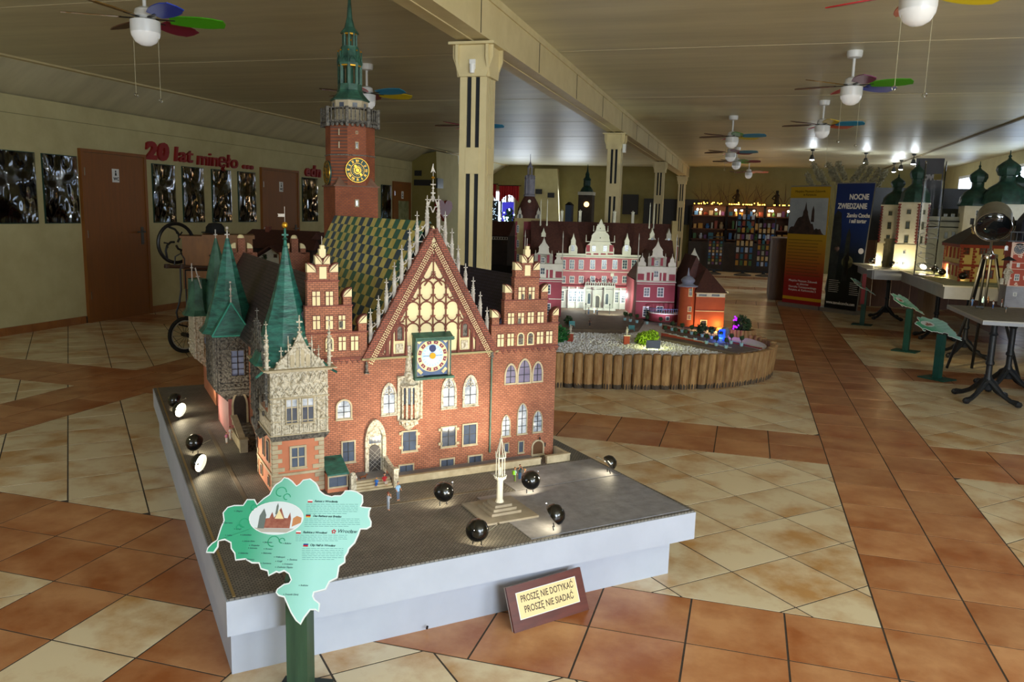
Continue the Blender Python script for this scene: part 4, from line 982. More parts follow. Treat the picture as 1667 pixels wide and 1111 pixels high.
q.lathe((tcx, tcy, za_), [(.116, 0), (.118, .006), (.108, .014), (.083, (zb_-za_)*.42), (.074, (zb_-za_)*.55), (.078, (zb_-za_)*.6), (.072, (zb_-za_)*.64), (.070, zb_-za_)], 8, rot=PI/8); q.build('lower_dome', m_cop if 0 else m_copd, tw, smooth=False)
q = M(); zc_ = Zc(106)
for k in range(8):
    a = PI/8+2*PI*k/8; q.box(tcx+.062*math.cos(a)-.008, tcy+.062*math.sin(a)-.008, zb_, tcx+.062*math.cos(a)+.008, tcy+.062*math.sin(a)+.008, zc_)
q.lathe((tcx, tcy, zb_), [(.022, 0), (.022, zc_-zb_)], 8); octo(q, .074, zc_-.004, zc_+.006); 
q.build('lower_lantern', m_copd, tw)
q = M(); octo(q, .069, zc_-.012, zc_-.004)
zf = Zc(54)
octo(q, .042, zf-.012, zf-.004)
for k in range(8): a = PI/8+2*PI*k/8; q.ball((tcx+.066*math.cos(a), tcy+.066*math.sin(a), Zc(84)), .0052, 8)
q.build('gilt_ornament', m_gold, tw, split=True)
q = M(); ze = Zc(78)
q.lathe((tcx, tcy, zc_+.006), [(.072, 0), (.070, .018), (.062, .04), (.052, ze-zc_-.006)], 8, rot=PI/8)
for k in range(8):
    a = PI/8+2*PI*k/8; q.tube([(tcx+.068*math.cos(a), tcy+.068*math.sin(a), zc_), (tcx+.068*math.cos(a), tcy+.068*math.sin(a), Zc(86))], .004, 5)
    a = 2*PI*k/8
    q.T = Matrix.Translation((tcx, tcy, 0)) @ Matrix.Rotation(a, 4, 'Z'); q.tube([(.070, -.02, zc_+.008), (.069, -.014, zc_+.03), (.066, 0, zc_+.044), (.069, .014, zc_+.03), (.070, .02, zc_+.008)], .003, 5); q.T = None
q.build('upper_dome', m_copd, tw, smooth=False)
q = M()
for k in range(8):
    a = PI/8+2*PI*k/8; q.box(tcx+.038*math.cos(a)-.005, tcy+.038*math.sin(a)-.005, ze, tcx+.038*math.cos(a)+.005, tcy+.038*math.sin(a)+.005, zf)
q.lathe((tcx, tcy, ze), [(.050, 0), (.050, .006)], 8, rot=PI/8); q.lathe((tcx, tcy, ze), [(.012, 0), (.012, zf-ze)], 8); q.build('upper_lantern', m_copd, tw)
M().ball((tcx, tcy-.02, (ze+zf)/2), .007, 8).build('gilt_bell', m_gold, tw)
q = M(); zh = Zc(-12); q.lathe((tcx, tcy, zf-.004), [(.056, 0), (.048, .012), (.030, .035), (.016, .09), (.006, zh-zf), (.003, zh-zf+.12)], 8, rot=PI/8); q.build('tower_spire', m_copd, tw, smooth=False)
# tower clock
for (fx_, fy_, rz_, nm) in ((tcx, tv-.004, 0, 'tower_clock'), (t0-.004, tcy, -PI/2, 'tower_clock')):
    zc2 = Z(277.5) if rz_ == 0 else Z(282)
    q = M(); q.T = Matrix.Translation((fx_, fy_, zc2)) @ Matrix.Rotation(rz_, 4, 'Z'); disc(q, 0, 0, 0, .071, -.010, 0, 32); ckk = q.build(nm, mat('tower_clock_green', '#22483c', rough=.5), tw)
    q = M(); q.T = Matrix.Translation((fx_, fy_, zc2)) @ Matrix.Rotation(rz_, 4, 'Z'); disc(q, 0, 0, .0685, .071, -.013, -.009, 32); disc(q, 0, 0, .040, .0415, -.012, -.009, 32); disc(q, 0, 0, 0, .010, -.014, -.009, 16)
    disc(q, 0, 0, .018, .021, -.012, -.009, 20)
    for k in range(18):
        a = 2*PI*k/18; bar(q, (.013*math.cos(a), .013*math.sin(a)), (.032*math.cos(a), .032*math.sin(a)), .0009, -.011, -.009)
    num = ['III', 'II', 'I', 'XII', 'XI', 'X', 'IX', 'VIII', 'VII', 'VI', 'V', 'IV']
    for k, s_ in enumerate(num):
        a = 2*PI*k/12; L_ = len(s_)
        for j, ch in enumerate(s_):
            da = (j-(L_-1)/2)*-.115; b_ = a+da; p_ = lambda r, e=0: (r*math.cos(b_+e), r*math.sin(b_+e))
            if ch == 'I': bar(q, p_(.047), p_(.062), .0019, -.012, -.009)
            elif ch == 'V': bar(q, p_(.047), p_(.062, .06), .0018, -.012, -.009); bar(q, p_(.047), p_(.062, -.06), .0018, -.012, -.009)
            else: bar(q, p_(.047, .06), p_(.062, -.06), .0018, -.012, -.009); bar(q, p_(.047, -.06), p_(.062, .06), .0018, -.012, -.009)
    bar(q, (0, 0), (.022, -.024), .003, -.015, -.013); bar(q, (0, 0), (-.018, .03), .004, -.015, -.013); disc(q, .02, -.024, 0, .007, -.015, -.012, 10); disc(q, -.014, .024, 0, .007, -.015, -.012, 10)
    q.build('clock_gilding', m_gold, tw)
q = M()
for px, py, w_, h_ in ((582.5, 237, .020, .042), (582.5, 216, .014, .018), (582.5, 331, .024, .045)):
    z = Z(py); xx = tcx; yy = tv if py > 300 else tcy-R*math.cos(PI/8); q.ring_xz([(xx-w_/2, z-h_/2), (xx+w_/2, z-h_/2), (xx+w_/2, z+h_/2), (xx-w_/2, z+h_/2)], [(xx-w_/4, z-h_/3), (xx+w_/4, z-h_/3), (xx+w_/4, z+h_/3), (xx-w_/4, z+h_/3)], yy-.004, yy)
for py in (237, 216): z = Z(py); q.box(tcx-R*.66-.003, tcy-R*.66-.006, z-.018, tcx-R*.66+.003, tcy-R*.66, z+.018)
q.build('tower_window', m_stonep, tw, split=True)
q = M()
for py in (237, 331): z = Z(py); yy = tv if py > 300 else tcy-R*math.cos(PI/8); q.box(tcx-.006, yy-.002, z-.015, tcx+.006, yy, z+.015)
q.build('tower_pane', m_pane, tw, split=True)
# ================================================================ GARDEN BED AND PALACE
PF = Frame((-1.476, 5.98, .30), YAW)
m_log = mat('weathered_log', '#8a6238', '#b08d5c', 14, .7, bump=.6, bscale=60, vec=(2.2, 2.2, .5), rand=.14, detail=7)
m_logend = mat('charred_log_foot', '#3d342b', '#57493a', 30, .8)
m_gravel = mat('white_gravel', '#e4e4ea', '#f6f6f8', 60, .8, bump=1, bscale=150)
m_soil = mat('brown_court', '#5c4c3e', '#6c5a49', 12, .8, bump=.3)
ring_pts = [(-4.15, 4.6), (-3.9, 3.75), (-3.3, 3.42), (-2.6, 3.36), (-2.0, 3.45), (-1.5, 3.58), (-1.05, 3.76), (-.68, 4.0), (-.42, 4.3), (-.30, 4.62), (-.30, 4.9), (-.42, 5.17), (-.62, 5.38), (-.80, 5.62), (-.84, 6.1), (-1.0, 6.9), (-1.5, 7.5), (-2.6, 7.72), (-3.8, 7.3), (-4.3, 6.0)]
def smooth_loop(P, n):
    out = []; m = len(P)
    for i in range(m):
        p0, p1, p2, p3 = [Vector(P[(i+k-1) % m]) for k in range(4)]
        for j in range(8):
            t = j/8; out.append(.5*((2*p1)+(p2-p0)*t+(2*p0-5*p1+4*p2-p3)*t*t+(3*p1-p0-3*p2+p3)*t**3))
    L_ = [0]
    for i in range(len(out)): L_.append(L_[-1]+(out[(i+1) % len(out)]-out[i]).length)
    tot = L_[-1]; res = []; k = 0
    for i in range(n):
        d = tot*i/n
        while L_[k+1] < d: k += 1
        t = (d-L_[k])/(L_[k+1]-L_[k]); res.append(out[k % len(out)].lerp(out[(k+1) % len(out)], t))
    return res, tot
loop, tot = smooth_loop(ring_pts, 168)
gb = thing('garden_bed', 'raised white gravel garden bed edged with upright wooden log palisade', 'garden bed', (0, 0, 0))
cen = Vector((-2.3, 5.4))
for i, p in enumerate(loop):
    out_ = (p-cen).normalized(); r = tot/168/2*rnd.uniform(.86, .99); h = .293+rnd.uniform(-.008, .008); lean = .035*max(0, min(1, (p.x+1.6)/1.2)) if p.y < 5.6 else .01
    q = M(); q.T = Matrix(((1, 0, out_.x*lean/h, p.x), (0, 1, out_.y*lean/h, p.y), (0, 0, 1, 0), (0, 0, 0, 1)))
    q.lathe((0, 0, 0), [(r*1.0, 0), (r*1.03, .04), (r, h*.6), (r*.97, h-.008), (r*.8, h)], 9, rot=rnd.random()*3)
    lg = q.build('log', m_log, gb)
    q = M(); q.T = Matrix(((1, 0, out_.x*lean/h, p.x), (0, 1, out_.y*lean/h, p.y), (0, 0, 1, 0), (0, 0, 0, 1)))
    q.lathe((0, 0, 0.001), [(r*1.02, 0), (r*1.05, .022+rnd.uniform(0, .01)), (r*1.01, .045)], 9, cap=False); q.build('charred_foot', m_logend, lg)
inner = [cen+(p-cen)*.985 for p in loop]
M().xy([(p.x, p.y) for p in inner], .12, .262).build('gravel_base', m_gravel, gb)
M().xy([(p.x, p.y) for p in [cen+(q_-cen)*.985 for q_ in loop]], .005, .03).build('bed_floor', m_dark, gb)
# gravel stones where the photo shows them
q = M(); cnt = 0
while cnt < 6500:
    x, y = rnd.uniform(-3.4, -.45), rnd.uniform(3.5, 5.0)
    d = Vector((x, y))
    if x > -.9 and y > 4.6: continue
    k = min(range(len(inner)), key=lambda i: (inner[i]-d).length_squared); 
    if (d-cen).length > (inner[k]-cen).length-.02: continue
    r = rnd.uniform(.0045, .0095); a = rnd.random()*6
    q.lathe((x, y, .261), [(r*.8, 0), (r, r*.5), (r*.5, r*1.1)], 5, rot=a, sq=(1, rnd.uniform(.6, 1))); cnt += 1
q.build('gravel_stones', m_gravel, gb, smooth=False, kind='stuff')
B(-.0, 0, 0, .01, .01, .01)
q = M(); cw = [PF.W(x, y) for x, y in ((-1.42, -.95), (-.50, -.95), (-.30, -.75), (-.15, -.15), (-.1, 1.5), (-2.0, 1.5), (-2.2, -.3))]
q.xy([(p.x, p.y) for p in cw], .25, .2995); q.build('court_paving', m_soil, gb)
# ---- palace
pal = thing('palace_model', 'pink and white baroque palace model with dark brown roofs and two gabled wings', 'building model', PF.o, YAW)
m_pinkw = mat('palace_pink', '#b0646c', '#a65c64', 8, .75)
m_pinkd = mat('palace_dark_pink', '#963f4a', '#8c3944', 8, .75)
m_pwhite = mat('palace_white', '#d6d2c2', '#c9c5b4', 10, .7)
m_proof = mat('palace_roof', '#45251f', '#562f27', 40, .7, bump=.6, bscale=120)
m_pgrey = mat('palace_grey', '#a9aaa6', '#b8b8b2', 10, .6)
m_pp = mat('palace_pane', '#2f3a46', '#4a5a68', 9, .12, spec=1)
FM = .82
PM = lambda px, py: PF.fy(px, py, FM)
PW = lambda px, py: PF.fy(px, py, 0)
xl, _ = PM(905, 480); xr, _ = PM(1040, 480); ze = PM(975, 414)[1]; zc1 = PM(975, 420)[1]; zg = PM(975, 466)[1]; zr_ = PM(975, 362)[1]
B(xl, FM, zg, xr, FM+.62, zc1).build('main_block', m_pinkw, pal, smooth=False)
B(xl, FM+.02, 0, xr, FM+.62, zg).build('ground_floor', m_pgrey, pal, smooth=False)
q = M(); q.box(xl-.02, FM-.02, zc1, xr+.02, FM+.02, zc1+.012).box(xl-.01, FM-.005, zc1+.012, xr+.01, FM+.01, ze); q.build('main_cornice', m_pwhite, pal)
zs = PM(975, 443)[1]; B(xl, FM-.006, zs, xr, FM, zs+.009).build('string_course', m_pwhite, pal)
q = M(); q.prism([(xl-.3, FM-.005, ze-.01), (xl-.3, FM+.32, zr_+.17), (xl-.3, FM+.64, ze-.01)], (xr-xl+.75, 0, 0)); q.build('main_roof', m_proof, pal, smooth=False)
rz = PF.z(-.62, FM+.32, 362)
q = None
bpy.data.objects.remove(bpy.data.objects['main_roof'])
M().prism([(xl-.32, FM+.003, ze-.012), (xl-.32, FM+.32, rz), (xl-.32, FM+.637, ze-.012)], (xr-xl+.72, 0, 0)).build('main_roof', m_proof, pal, smooth=False)
q = M(); q.box(xl, FM-.05, zg-.012, xr, FM+.02, zg+.006); q.build('arcade_roof', m_pinkd, pal)
def pwin(par, P0, P1, y, fr=.005, nx=2, nz=3, mp=None, kind='f'):
    x0, z1 = PF.fy(*P0, y); x1, z0 = PF.fy(*P1, y); return window(par, x0, x1, z0, z1, y-.0005, fr, kind, m_win, mp or m_pp, nx, nz, None, 'window', True, .006, .003, m_win)
for cx_ in (916.6, 931, 946, 964.6, 983.4, 1001, 1017, 1032):
    pwin(pal, (cx_-3.8, 423), (cx_+3.8, 438.5), FM); pwin(pal, (cx_-3.8, 449.5), (cx_+3.8, 461), FM, nz=2)
# ground floor: piers, tall panes, porch with balustrade
q = M()
for px in (912, 925.5, 939, 951, 999.5, 1010, 1022, 1034): x = PM(px, 480)[0]; q.box(x-.008, FM-.012, 0, x+.008, FM+.02, zg-.012)
q.box(xl, FM-.006, zg*.80, xr, FM+.02, zg*.85); q.build('pilaster', m_pgrey, pal, split=False, kind='stuff')
m_lit = mat('lit_window', '#dfffe8', emit=5, ecol='#e8fff0')
for px in (915.5, 928.5, 935.5, 942, 948.5, 1004.5, 1015, 1027): x0 = PM(px-3, 480)[0]; x1 = PM(px+3, 480)[0]; window(pal, x0, x1, zg*.28, zg*.76, FM+.019, .004, 'f', m_win, m_pp, 2, 4, None, 'tall_window', True, .005, .0025, m_win)
for px in (932.5, 941, 1015): x, z = PM(px, 480.5); M().ball((x, FM-.012, z), .017, 10, (1.3, .4, .8)).build('window_glow', m_lit, pal); W_ = PF.W(x, FM-.06, z); point('window_glow_light', W_, .5, (.9, 1, .93))  # glow balls and point lights added to stand for the lit ground-floor windows
x0 = PM(952, 480)[0]; x1 = PM(998, 480)[0]; zb = PM(975, 464)[1]
q = M(); q.box(x0-.01, FM-.11, zb-.02, x1+.01, FM+.02, zb); 
for k in range(14): x = x0+(x1-x0)*k/13; q.lathe((x, FM-.10, zb), [(.004, 0), (.007, .012), (.003, .03)], 6)
q.box(x0-.01, FM-.107, zb+.03, x1+.01, FM-.094, zb+.036)
for k in (0, .33, .67, 1): x = x0+(x1-x0)*k; q.box(x-.009, FM-.11, 0, x+.009, FM-.09, zb-.02)
for k in range(8): x = x0+(x1-x0)*(k+.5)/8; q.ball((x, FM-.10, zb+.045), .009, 6)
q.build('porch', m_pgrey, pal)
x, _ = PM(972, 490); q = M(); q.ring_xz(arch(x-.042, x+.042, 0, .17, 'r'), arch(x-.030, x+.030, 0, .158, 'r'), FM+.004, FM+.02); f = q.build('entrance', m_pwhite, pal); M().xz(arch(x-.03, x+.03, 0, .157, 'r'), FM+.012, FM+.02).build('door_leaf', m_tdoor, f)
for px in (959, 988): x = PM(px, 490)[0]; window(pal, x-.022, x+.022, .05, .19, FM+.019, .004, 'r', m_win, m_pp, 2, 3, None, 'tall_window')
q = M()
for k in range(3): q.box(x0-.02, FM-.16+.02*k, 0, x1+.02, FM-.09, .008*(k+1))
q.build('porch_steps', m_pgrey, pal)
B(x0+.3, FM-.008, PM(975, 447)[1]-.02, x0+.34, FM-.001, PM(975, 447)[1]+.02).build('crest', m_pwhite, pal)
def curly(q, cx, z0, w, h, y0, y1, steps=2):
    """baroque gable outline: volutes narrowing to a pointed top"""
    P = []; hw = w/2
    prof = [(1, 0), (1, .22), (.93, .30), (.72, .36), (.62, .50), (.62, .56), (.50, .62), (.36, .66), (.30, .76), (.30, .80), (.16, .86), (.0, 1)] if steps == 2 else [(1, 0), (1, .30), (.85, .38), (.58, .44), (.52, .60), (.58, .64), (.36, .74), (.22, .80), (.0, 1)]
    R = [(cx+hw*a, z0+h*b) for a, b in prof]; L_ = [(cx-hw*a, z0+h*b) for a, b in prof[::-1][1:]]
    q.xz(R+L_, y0, y1)
def obelisk(q, x, y, z0, z1, r=.009): q.lathe((x, y, z0), [(r, 0), (r, (z1-z0)*.15), (r*.75, (z1-z0)*.2), (r*.35, (z1-z0)*.85), (r*.6, (z1-z0)*.88), (r*.1, z1-z0)], 6)
# central gable
x0, _ = PM(953.3, 410); x1, _ = PM(999.4, 410); zt = PM(978, 356.5)[1]; cxg = (x0+x1)/2
q = M(); curly(q, cxg, zc1+.012, x1-x0, zt-zc1-.012, FM-.012, FM+.03); cg = q.build('central_gable', m_pwhite, pal)
q = M(); zz = PM(975, 394.5)[1]; q.box(x0-.004, FM-.018, zz, x1+.004, FM-.01, zz+.007); zz2 = PM(975, 377)[1]; q.box(cxg-.07, FM-.018, zz2, cxg+.07, FM-.01, zz2+.005); zz3 = PM(975, 366)[1]; q.box(cxg-.045, FM-.018, zz3, cxg+.045, FM-.01, zz3+.005)
for s_ in (-1, 1): obelisk(q, cxg+s_*(x1-x0)/2, FM-.005, zz, zz+.085); obelisk(q, cxg+s_*.085, FM-.005, zz2, zz2+.07, .007)
q.build('gable_moulding', m_pwhite, cg)
for a, b in (((954.5, 399), (960, 410)), ((992, 399), (998, 410)), ((954.5, 412.5), (962, 415)), ((966, 412.5), (974, 415)), ((978, 412.5), (986, 415)), ((989, 412.5), (998, 415))): X0, Z1 = PM(*a); X1, Z0 = PM(*b); B(X0, FM-.014, Z0, X1, FM-.01, Z1).build('red_panel', m_pinkd, cg)
for px in (966.8, 985): pwin(cg, (px-3.2, 400), (px+3.2, 410), FM-.012, .004)
q = M()
for py in (372, 387.6): x, z = PM(977, py); q.ball((x, FM-.014, z), .006, 6)
q.build('round_vent', m_dark, cg, split=True)
for px in (932.8, 1020): 
    X0 = PM(px-7, 410)[0]; X1 = PM(px+7, 410)[0]; q = M(); curly(q, (X0+X1)/2, ze-.005, X1-X0, PM(px, 379)[1]-ze, FM-.006, FM+.05, 1); f = q.build('dormer', m_pwhite, pal); pwin(f, (px-3, 399), (px+3, 409.5), FM-.006, .004, 2, 3)
q = M()
for px, y_ in ((915, 343), (944.7, 343), (1000.7, 344), (1030.5, 345)):
    x, z = PF.fy(px, y_, FM+.34); q.box(x-.016, FM+.33, rz-.03, x+.016, FM+.36, z-.006); q.box(x-.021, FM+.325, z-.014, x+.021, FM+.365, z-.006); q.lathe((x, FM+.345, z-.006), [(.016, 0), (.001, .02)], 4)
q.build('chimney', m_pwhite, pal, split=True)
# wings: built once with parts, mirrored as a second set
def wing(cx, nm):
    hw = .212; zc = PW(1066, 459)[1]; z2 = PW(1066, 435)[1]; z3 = PW(1066, 418.5)[1]; zt = PW(1069, 392)[1]
    wb = B(cx-hw, 0, 0, cx+hw, FM+.1, zc).build(nm, m_pinkd, pal, smooth=False)
    q = M(); q.box(cx-hw-.006, -.012, zc-.008, cx+hw+.006, .01, zc+.004); z = PW(1066, 492)[1]; q.box(cx-hw, -.005, z, cx+hw, 0, z+.008); z = PW(1066, 463)[1]; q.box(cx-hw, -.004, z-.003, cx+hw, 0, z+.003); q.box(cx-hw, .0, zc, cx+hw, .02, z2); q.box(cx-hw-.003, -.01, z2-.004, cx+hw+.003, .02, z2+.004)
    q.build('wing_cornice', m_pwhite, wb, split=True)
    q = M(); curly(q, cx, z2, .20, zt-z2, 0, .02, 1); q.box(cx-.10, 0, z2, cx+.10, .02, z3)
    for s_ in (-1, 1): curly(q, cx+s_*.165, z2, .085, .13, 0, .02, 1)
    q.build('wing_gable', m_pwhite, wb)
    for dx, w_, za, zb in ((-.172, .07, .015, .085), (.172, .07, .015, .085), (-.09, .035, .012, .1), (.09, .035, .012, .1), (-.045, .02, .012, .1), (.045, .02, .012, .1)):
        B(cx+dx-w_/2, -.004, zc+za, cx+dx+w_/2, 0, zc+zb).build('red_panel', m_pinkd, wb)
    for dx in (-.05, .05): B(cx+dx-.014, -.003, z2+.015, cx+dx+.014, 0, z3-.01).build('red_panel', m_pinkd, wb)
    for x, za, zb, w_, n_ in ((cx, zc+.02, zc+.10, .036, 3), (cx, z2+.015, z2+.075, .028, 3), (cx-.075, .245, .345, .06, 3), (cx+.115, .245, .345, .06, 3), (cx-.075, .01, .12, .06, 4), (cx+.1, .01, .12, .06, 4)):
        pass
    dx0 = cx-(PW(1066.5, 480)[0])
    for a, b, n_ in (((1047.7, 468), (1056.8, 483.5), 3), ((1069.7, 468), (1079.4, 484), 3), ((1046, 498.7), (1056.3, 516), 4), ((1068, 498.7), (1078.5, 517), 4), ((1064, 441), (1071, 452), 2), ((1065.5, 424), (1071, 433), 2)):
        X0, Z1 = PW(*a); X1, Z0 = PW(*b); window(wb, X0+dx0, X1+dx0, Z0, Z1, -.0005, .007 if n_ > 2 else .004, 'f', m_win, m_pp, 2, n_, None, 'window', True, .006, .003, m_win)
    M().prism([(cx-hw, .025, zc+.01), (cx, .025, z2+.16), (cx+hw, .025, zc+.01)], (0, FM+.15, 0)).build('wing_roof', m_proof, wb, smooth=False)
    q = M()
    for s_ in (-1, 1):
        obelisk(q, cx+s_*(hw-.004), .03, zc, PW(1042, 380)[1], .011); obelisk(q, cx+s_*.165, 0.01, z2+.1, z2+.15, .006); obelisk(q, cx+s_*.09, .012, z3, z3+.04, .006)
    q.tube([(cx, .01, zt-.01), (cx, .01, zt+.03)], .003, 5); q.build('obelisk', m_pwhite, wb, split=True)
cxr = PW(1066.5, 490)[0]; cmain = PF.fy(975, 480, 0)[0]
wing(cxr, 'right_wing'); wing(2*cmain-cxr, 'left_wing')
# rear ranges and the domed tower block
ry = FM+.66
q = M(); X0 = PF.fy(880, 400, ry)[0]; X1 = PF.fy(1108, 400, ry)[0]
yb0, yb1 = 1.32, 1.62
X0 = PF.fy(838, 400, yb0)[0]; X1 = PF.fy(889, 400, yb0)[0]; zt = PF.fy(860, 357, yb0)[1]
tb = B(X0, yb0, 0, X1, yb1, zt).build('tower_block', m_pinkd, pal, smooth=False)
q = M()
for px in (846.5, 882): x = PF.fy(px, 400, yb0)[0]; q.box(x-.04, yb0-.006, 0, x+.04, yb0, zt)
q.box(X0-.01, yb0-.015, zt-.03, X1+.01, yb0+.01, zt+.01); 
for py in (385, 408): z = PF.fy(846, py, yb0)[1]; q.box(X0, yb0-.008, z, X1, yb0, z+.008)
q.build('corner_strip', mat('old_ivory', '#b7a26e', '#a8935f', 8, .7), tb)
for py in (372, 396, 419): 
    for px in (843, 884): x, z = PF.fy(px, py, yb0-.006); window(tb, x-.014, x+.014, z-.05, z+.04, yb0-.0065, .004, 'f', m_win, m_pp, 2, 3, None, 'window', True, .004, .002, m_win)
dx = PF.fy(861, 350, (yb0+yb1)/2)[0]; dy = (yb0+yb1)/2; Zd = lambda py: PF.z(dx, dy, py)
q = M(); za = Zd(358); q.lathe((dx, dy, za), [(.15, 0), (.155, .03), (.14, .14), (.105, .22), (.06, Zd(319)-za)], 12); q.build('tower_dome', m_proof, tb)
m_lead2 = mat('grey_lantern', '#6d6a78', '#7f7c88', 14, .6)
q = M(); zb = Zd(320); q.lathe((dx, dy, zb), [(.078, 0), (.075, .02), (.062, .03), (.058, Zd(292)-zb), (.07, Zd(292)-zb+.006), (.045, Zd(285)-zb)], 8)
for k in range(8): a = 2*PI*k/8; q.box(dx+.06*math.cos(a)-.006, dy+.06*math.sin(a)-.006, zb+.02, dx+.06*math.cos(a)+.006, dy+.06*math.sin(a)+.006, Zd(286))
q.build('dome_lantern', m_lead2, tb)
q = M(); zb = Zd(286)
for k in range(6): a = 2*PI*k/6; q.box(dx+.028*math.cos(a)-.004, dy+.028*math.sin(a)-.004, zb-.01, dx+.028*math.cos(a)+.004, dy+.028*math.sin(a)+.004, Zd(273))
q.lathe((dx, dy, Zd(273)), [(.038, 0), (.036, .012), (.02, .03), (.015, .045), (.004, .075), (.003, Zd(251)-Zd(273))], 8); q.lathe((dx, dy, zb-.012), [(.04, 0), (.04, .01)], 8); q.build('dome_cupola', m_lead2, tb)
for s_ in (-1, 1): q = M(); curly(q, dx+s_*.115, za, .07, .155, yb0-.004, yb0+.03, 1); f = q.build('tower_dormer', m_pwhite, tb); B(dx+s_*.115-.012, yb0-.006, za+.02, dx+s_*.115+.012, yb0-.004, za+.07).build('pane', m_pp, f)
disc(q := M(), dx, Zd(328), 0, .02, dy-.115, dy-.11, 16); q.build('dome_dial', m_pwhite, tb)
q = M()
for px, y_ in ((881, 324), (891.6, 324)): x, z = PF.fy(px, y_, 1.1); obelisk(q, x, 1.1, rz-.1, z, .012)
for px, y_ in ((1059, 330), (1066, 330)): x, z = PF.fy(px, y_, 1.1); obelisk(q, x, 1.1, rz-.1, z, .010)
q.build('tall_obelisk', m_pwhite, pal, split=True)
# rear right range: roof, dormers, chimney stack
xw0 = PF.fy(1040, 400, 1.0)[0]; xw1 = PF.fy(1104, 400, 1.0)[0]; zz = PF.fy(1070, 400, 1.0)[1]
rr = B(xw0, 1.0, 0, xw1, 1.4, zz).build('rear_range', m_pinkd, pal, smooth=False); B(xw0-.01, .99, zz-.005, xw1+.01, 1.01, zz+.006).build('eaves', m_pwhite, rr)
M().prism([(xw0-.02, .995, zz), (xw0-.02, 1.2, PF.z(xw0, 1.2, 366)), (xw0-.02, 1.4, zz)], (xw1-xw0, 0, 0)).build('rear_roof', m_proof, rr, smooth=False)
for px in (1061, 1088): X = PF.fy(px, 395, 1.0)[0]; q = M(); curly(q, X, zz, .10, .21, .985, 1.06, 1); f = q.build('dormer', m_pwhite, rr); B(X-.014, .982, zz+.03, X+.014, .985, zz+.09).build('pane', m_pp, f)
X, Z_ = PF.fy(1099, 360, 1.0); B(X-.035, .98, 0, X+.035, 1.05, Z_).build('stair_tower', MATS['old_ivory'], rr)
# left rear range
X0 = PF.fy(857, 400, 1.0)[0]; X1 = PF.fy(912, 400, 1.0)[0]
rl = B(X0, 1.0, 0, X1, 1.25, zz-.02).build('rear_range', m_pinkd, pal, smooth=False); X = PF.fy(884.5, 395, .99)[0]; q = M(); curly(q, X, zz-.03, .10, .21, .985, 1.06, 1); f = q.build('dormer', m_pwhite, rl); B(X-.014, .982, zz, X+.014, .985, zz+.06).build('pane', m_pp, f)
M().prism([(X0, .995, zz-.02), (X0, 1.14, PF.z(X0, 1.14, 374)), (X0, 1.25, zz-.02)], (X1-X0, 0, 0)).build('rear_roof', m_proof, rl, smooth=False)
# ---- gatehouse
m_orange = mat('gatehouse_orange', '#b9552f', '#ad4d2a', 8, .75)
gy = -.55
G_ = lambda px, py: PF.fy(px, py, gy)
gx0, _ = G_(1132, 500); gx1, _ = G_(1179.5, 500); gze = G_(1155, 477)[1]
gt = thing('gatehouse_model', 'orange gatehouse model with hipped brown roof and round onion-capped stair turret', 'building model', PF.o, YAW)
B(gx0, gy, 0, gx1, gy+.55, gze).build('walls', m_orange, gt, smooth=False)
q = M(); q.box(gx0-.006, gy-.008, gze-.008, gx1+.01, gy+.01, gze+.006); z = G_(1155, 507.5)[1]; q.box(gx0, gy-.006, z, gx1, gy, z+.007); z = G_(1155, 484)[1]; q.box(gx0, gy-.005, z, gx1, gy, z+.004); q.box(gx1-.002, gy-.005, gze, gx1+.03, gy+.02, gze+.02); q.build('cream_band', m_creamp, gt, split=True)
B(gx0+.005, gy-.003, z+.004, gx1-.003, gy, gze-.008).build('frieze', m_pwhite, gt)
for px in (1144, 1165): X, Z_ = G_(px, 481); B(X-.04, gy-.005, Z_-.011, X+.04, gy-.003, Z_+.011).build('frieze_window', m_pp, gt)
rxt = PF.fy(1136, 419, gy+.35); rzt = rxt[1]; rx = rxt[0]
q = M(); a0, a1 = gx0-.02, gx1+.02
q.add([(a0, gy-.02, gze), (a1, gy-.02, gze), (a1, gy+.6, gze), (a0, gy+.6, gze), (rx+.07, gy+.22, gze+.24), (rx-.02, gy+.6, rzt)], [(0, 1, 4), (1, 2, 5, 4), (2, 3, 5), (3, 0, 4, 5), (0, 3, 2, 1)])
lx = max(PF.fy(1098, 450, gy+.6)[0], .24)
q.add([(rx, gy+.40, rzt+.01), (rx, gy+1.0, rzt+.01), (lx, gy+1.0, gze-.0), (lx, gy+.35, gze-.0), (gx1-.04, gy+.4, gze), (gx1-.04, gy+1.0, gze)], [(0, 1, 2, 3), (0, 4, 5, 1), (0, 3, 4), (1, 5, 2), (2, 5, 4, 3)])
q.build('roof', m_proof, gt, smooth=False)
B(lx+.03, gy+.45, 0, gx1-.06, gy+.98, gze).build('rear_walls', m_pinkd, gt)
q = M(); X, Z_ = PF.fy(1131, 404, gy+1.0); q.xz([(lx, gze), (X+.06, gze), (X+.06, Z_-.12), (X+.02, Z_-.05), (X, Z_), (X-.02, Z_-.05), (X-.05, Z_-.10), (X-.1, Z_-.18)], gy+1.0, gy+1.02); q.build('rear_gable', m_pwhite, gt)
tx = PF.fy(1119.5, 500, gy)[0]; ty = gy+.06; ztu = PF.z(tx, ty, 466); q = M(); q.lathe((tx, ty, 0), [(.085, 0), (.08, ztu-.02), (.09, ztu-.012), (.09, ztu)], 20); q.build('stair_turret', m_orange, gt)
q = M(); q.lathe((tx, ty, ztu), [(.105, -.004), (.105, .006), (.07, .016), (.055, .03), (.07, .05), (.072, .068), (.05, .092), (.016, .11), (.01, .135), (.003, .19)], 20); q.build('onion_cap', mat('lead_cap', '#9497a8', '#8386a0', 12, .5), gt)
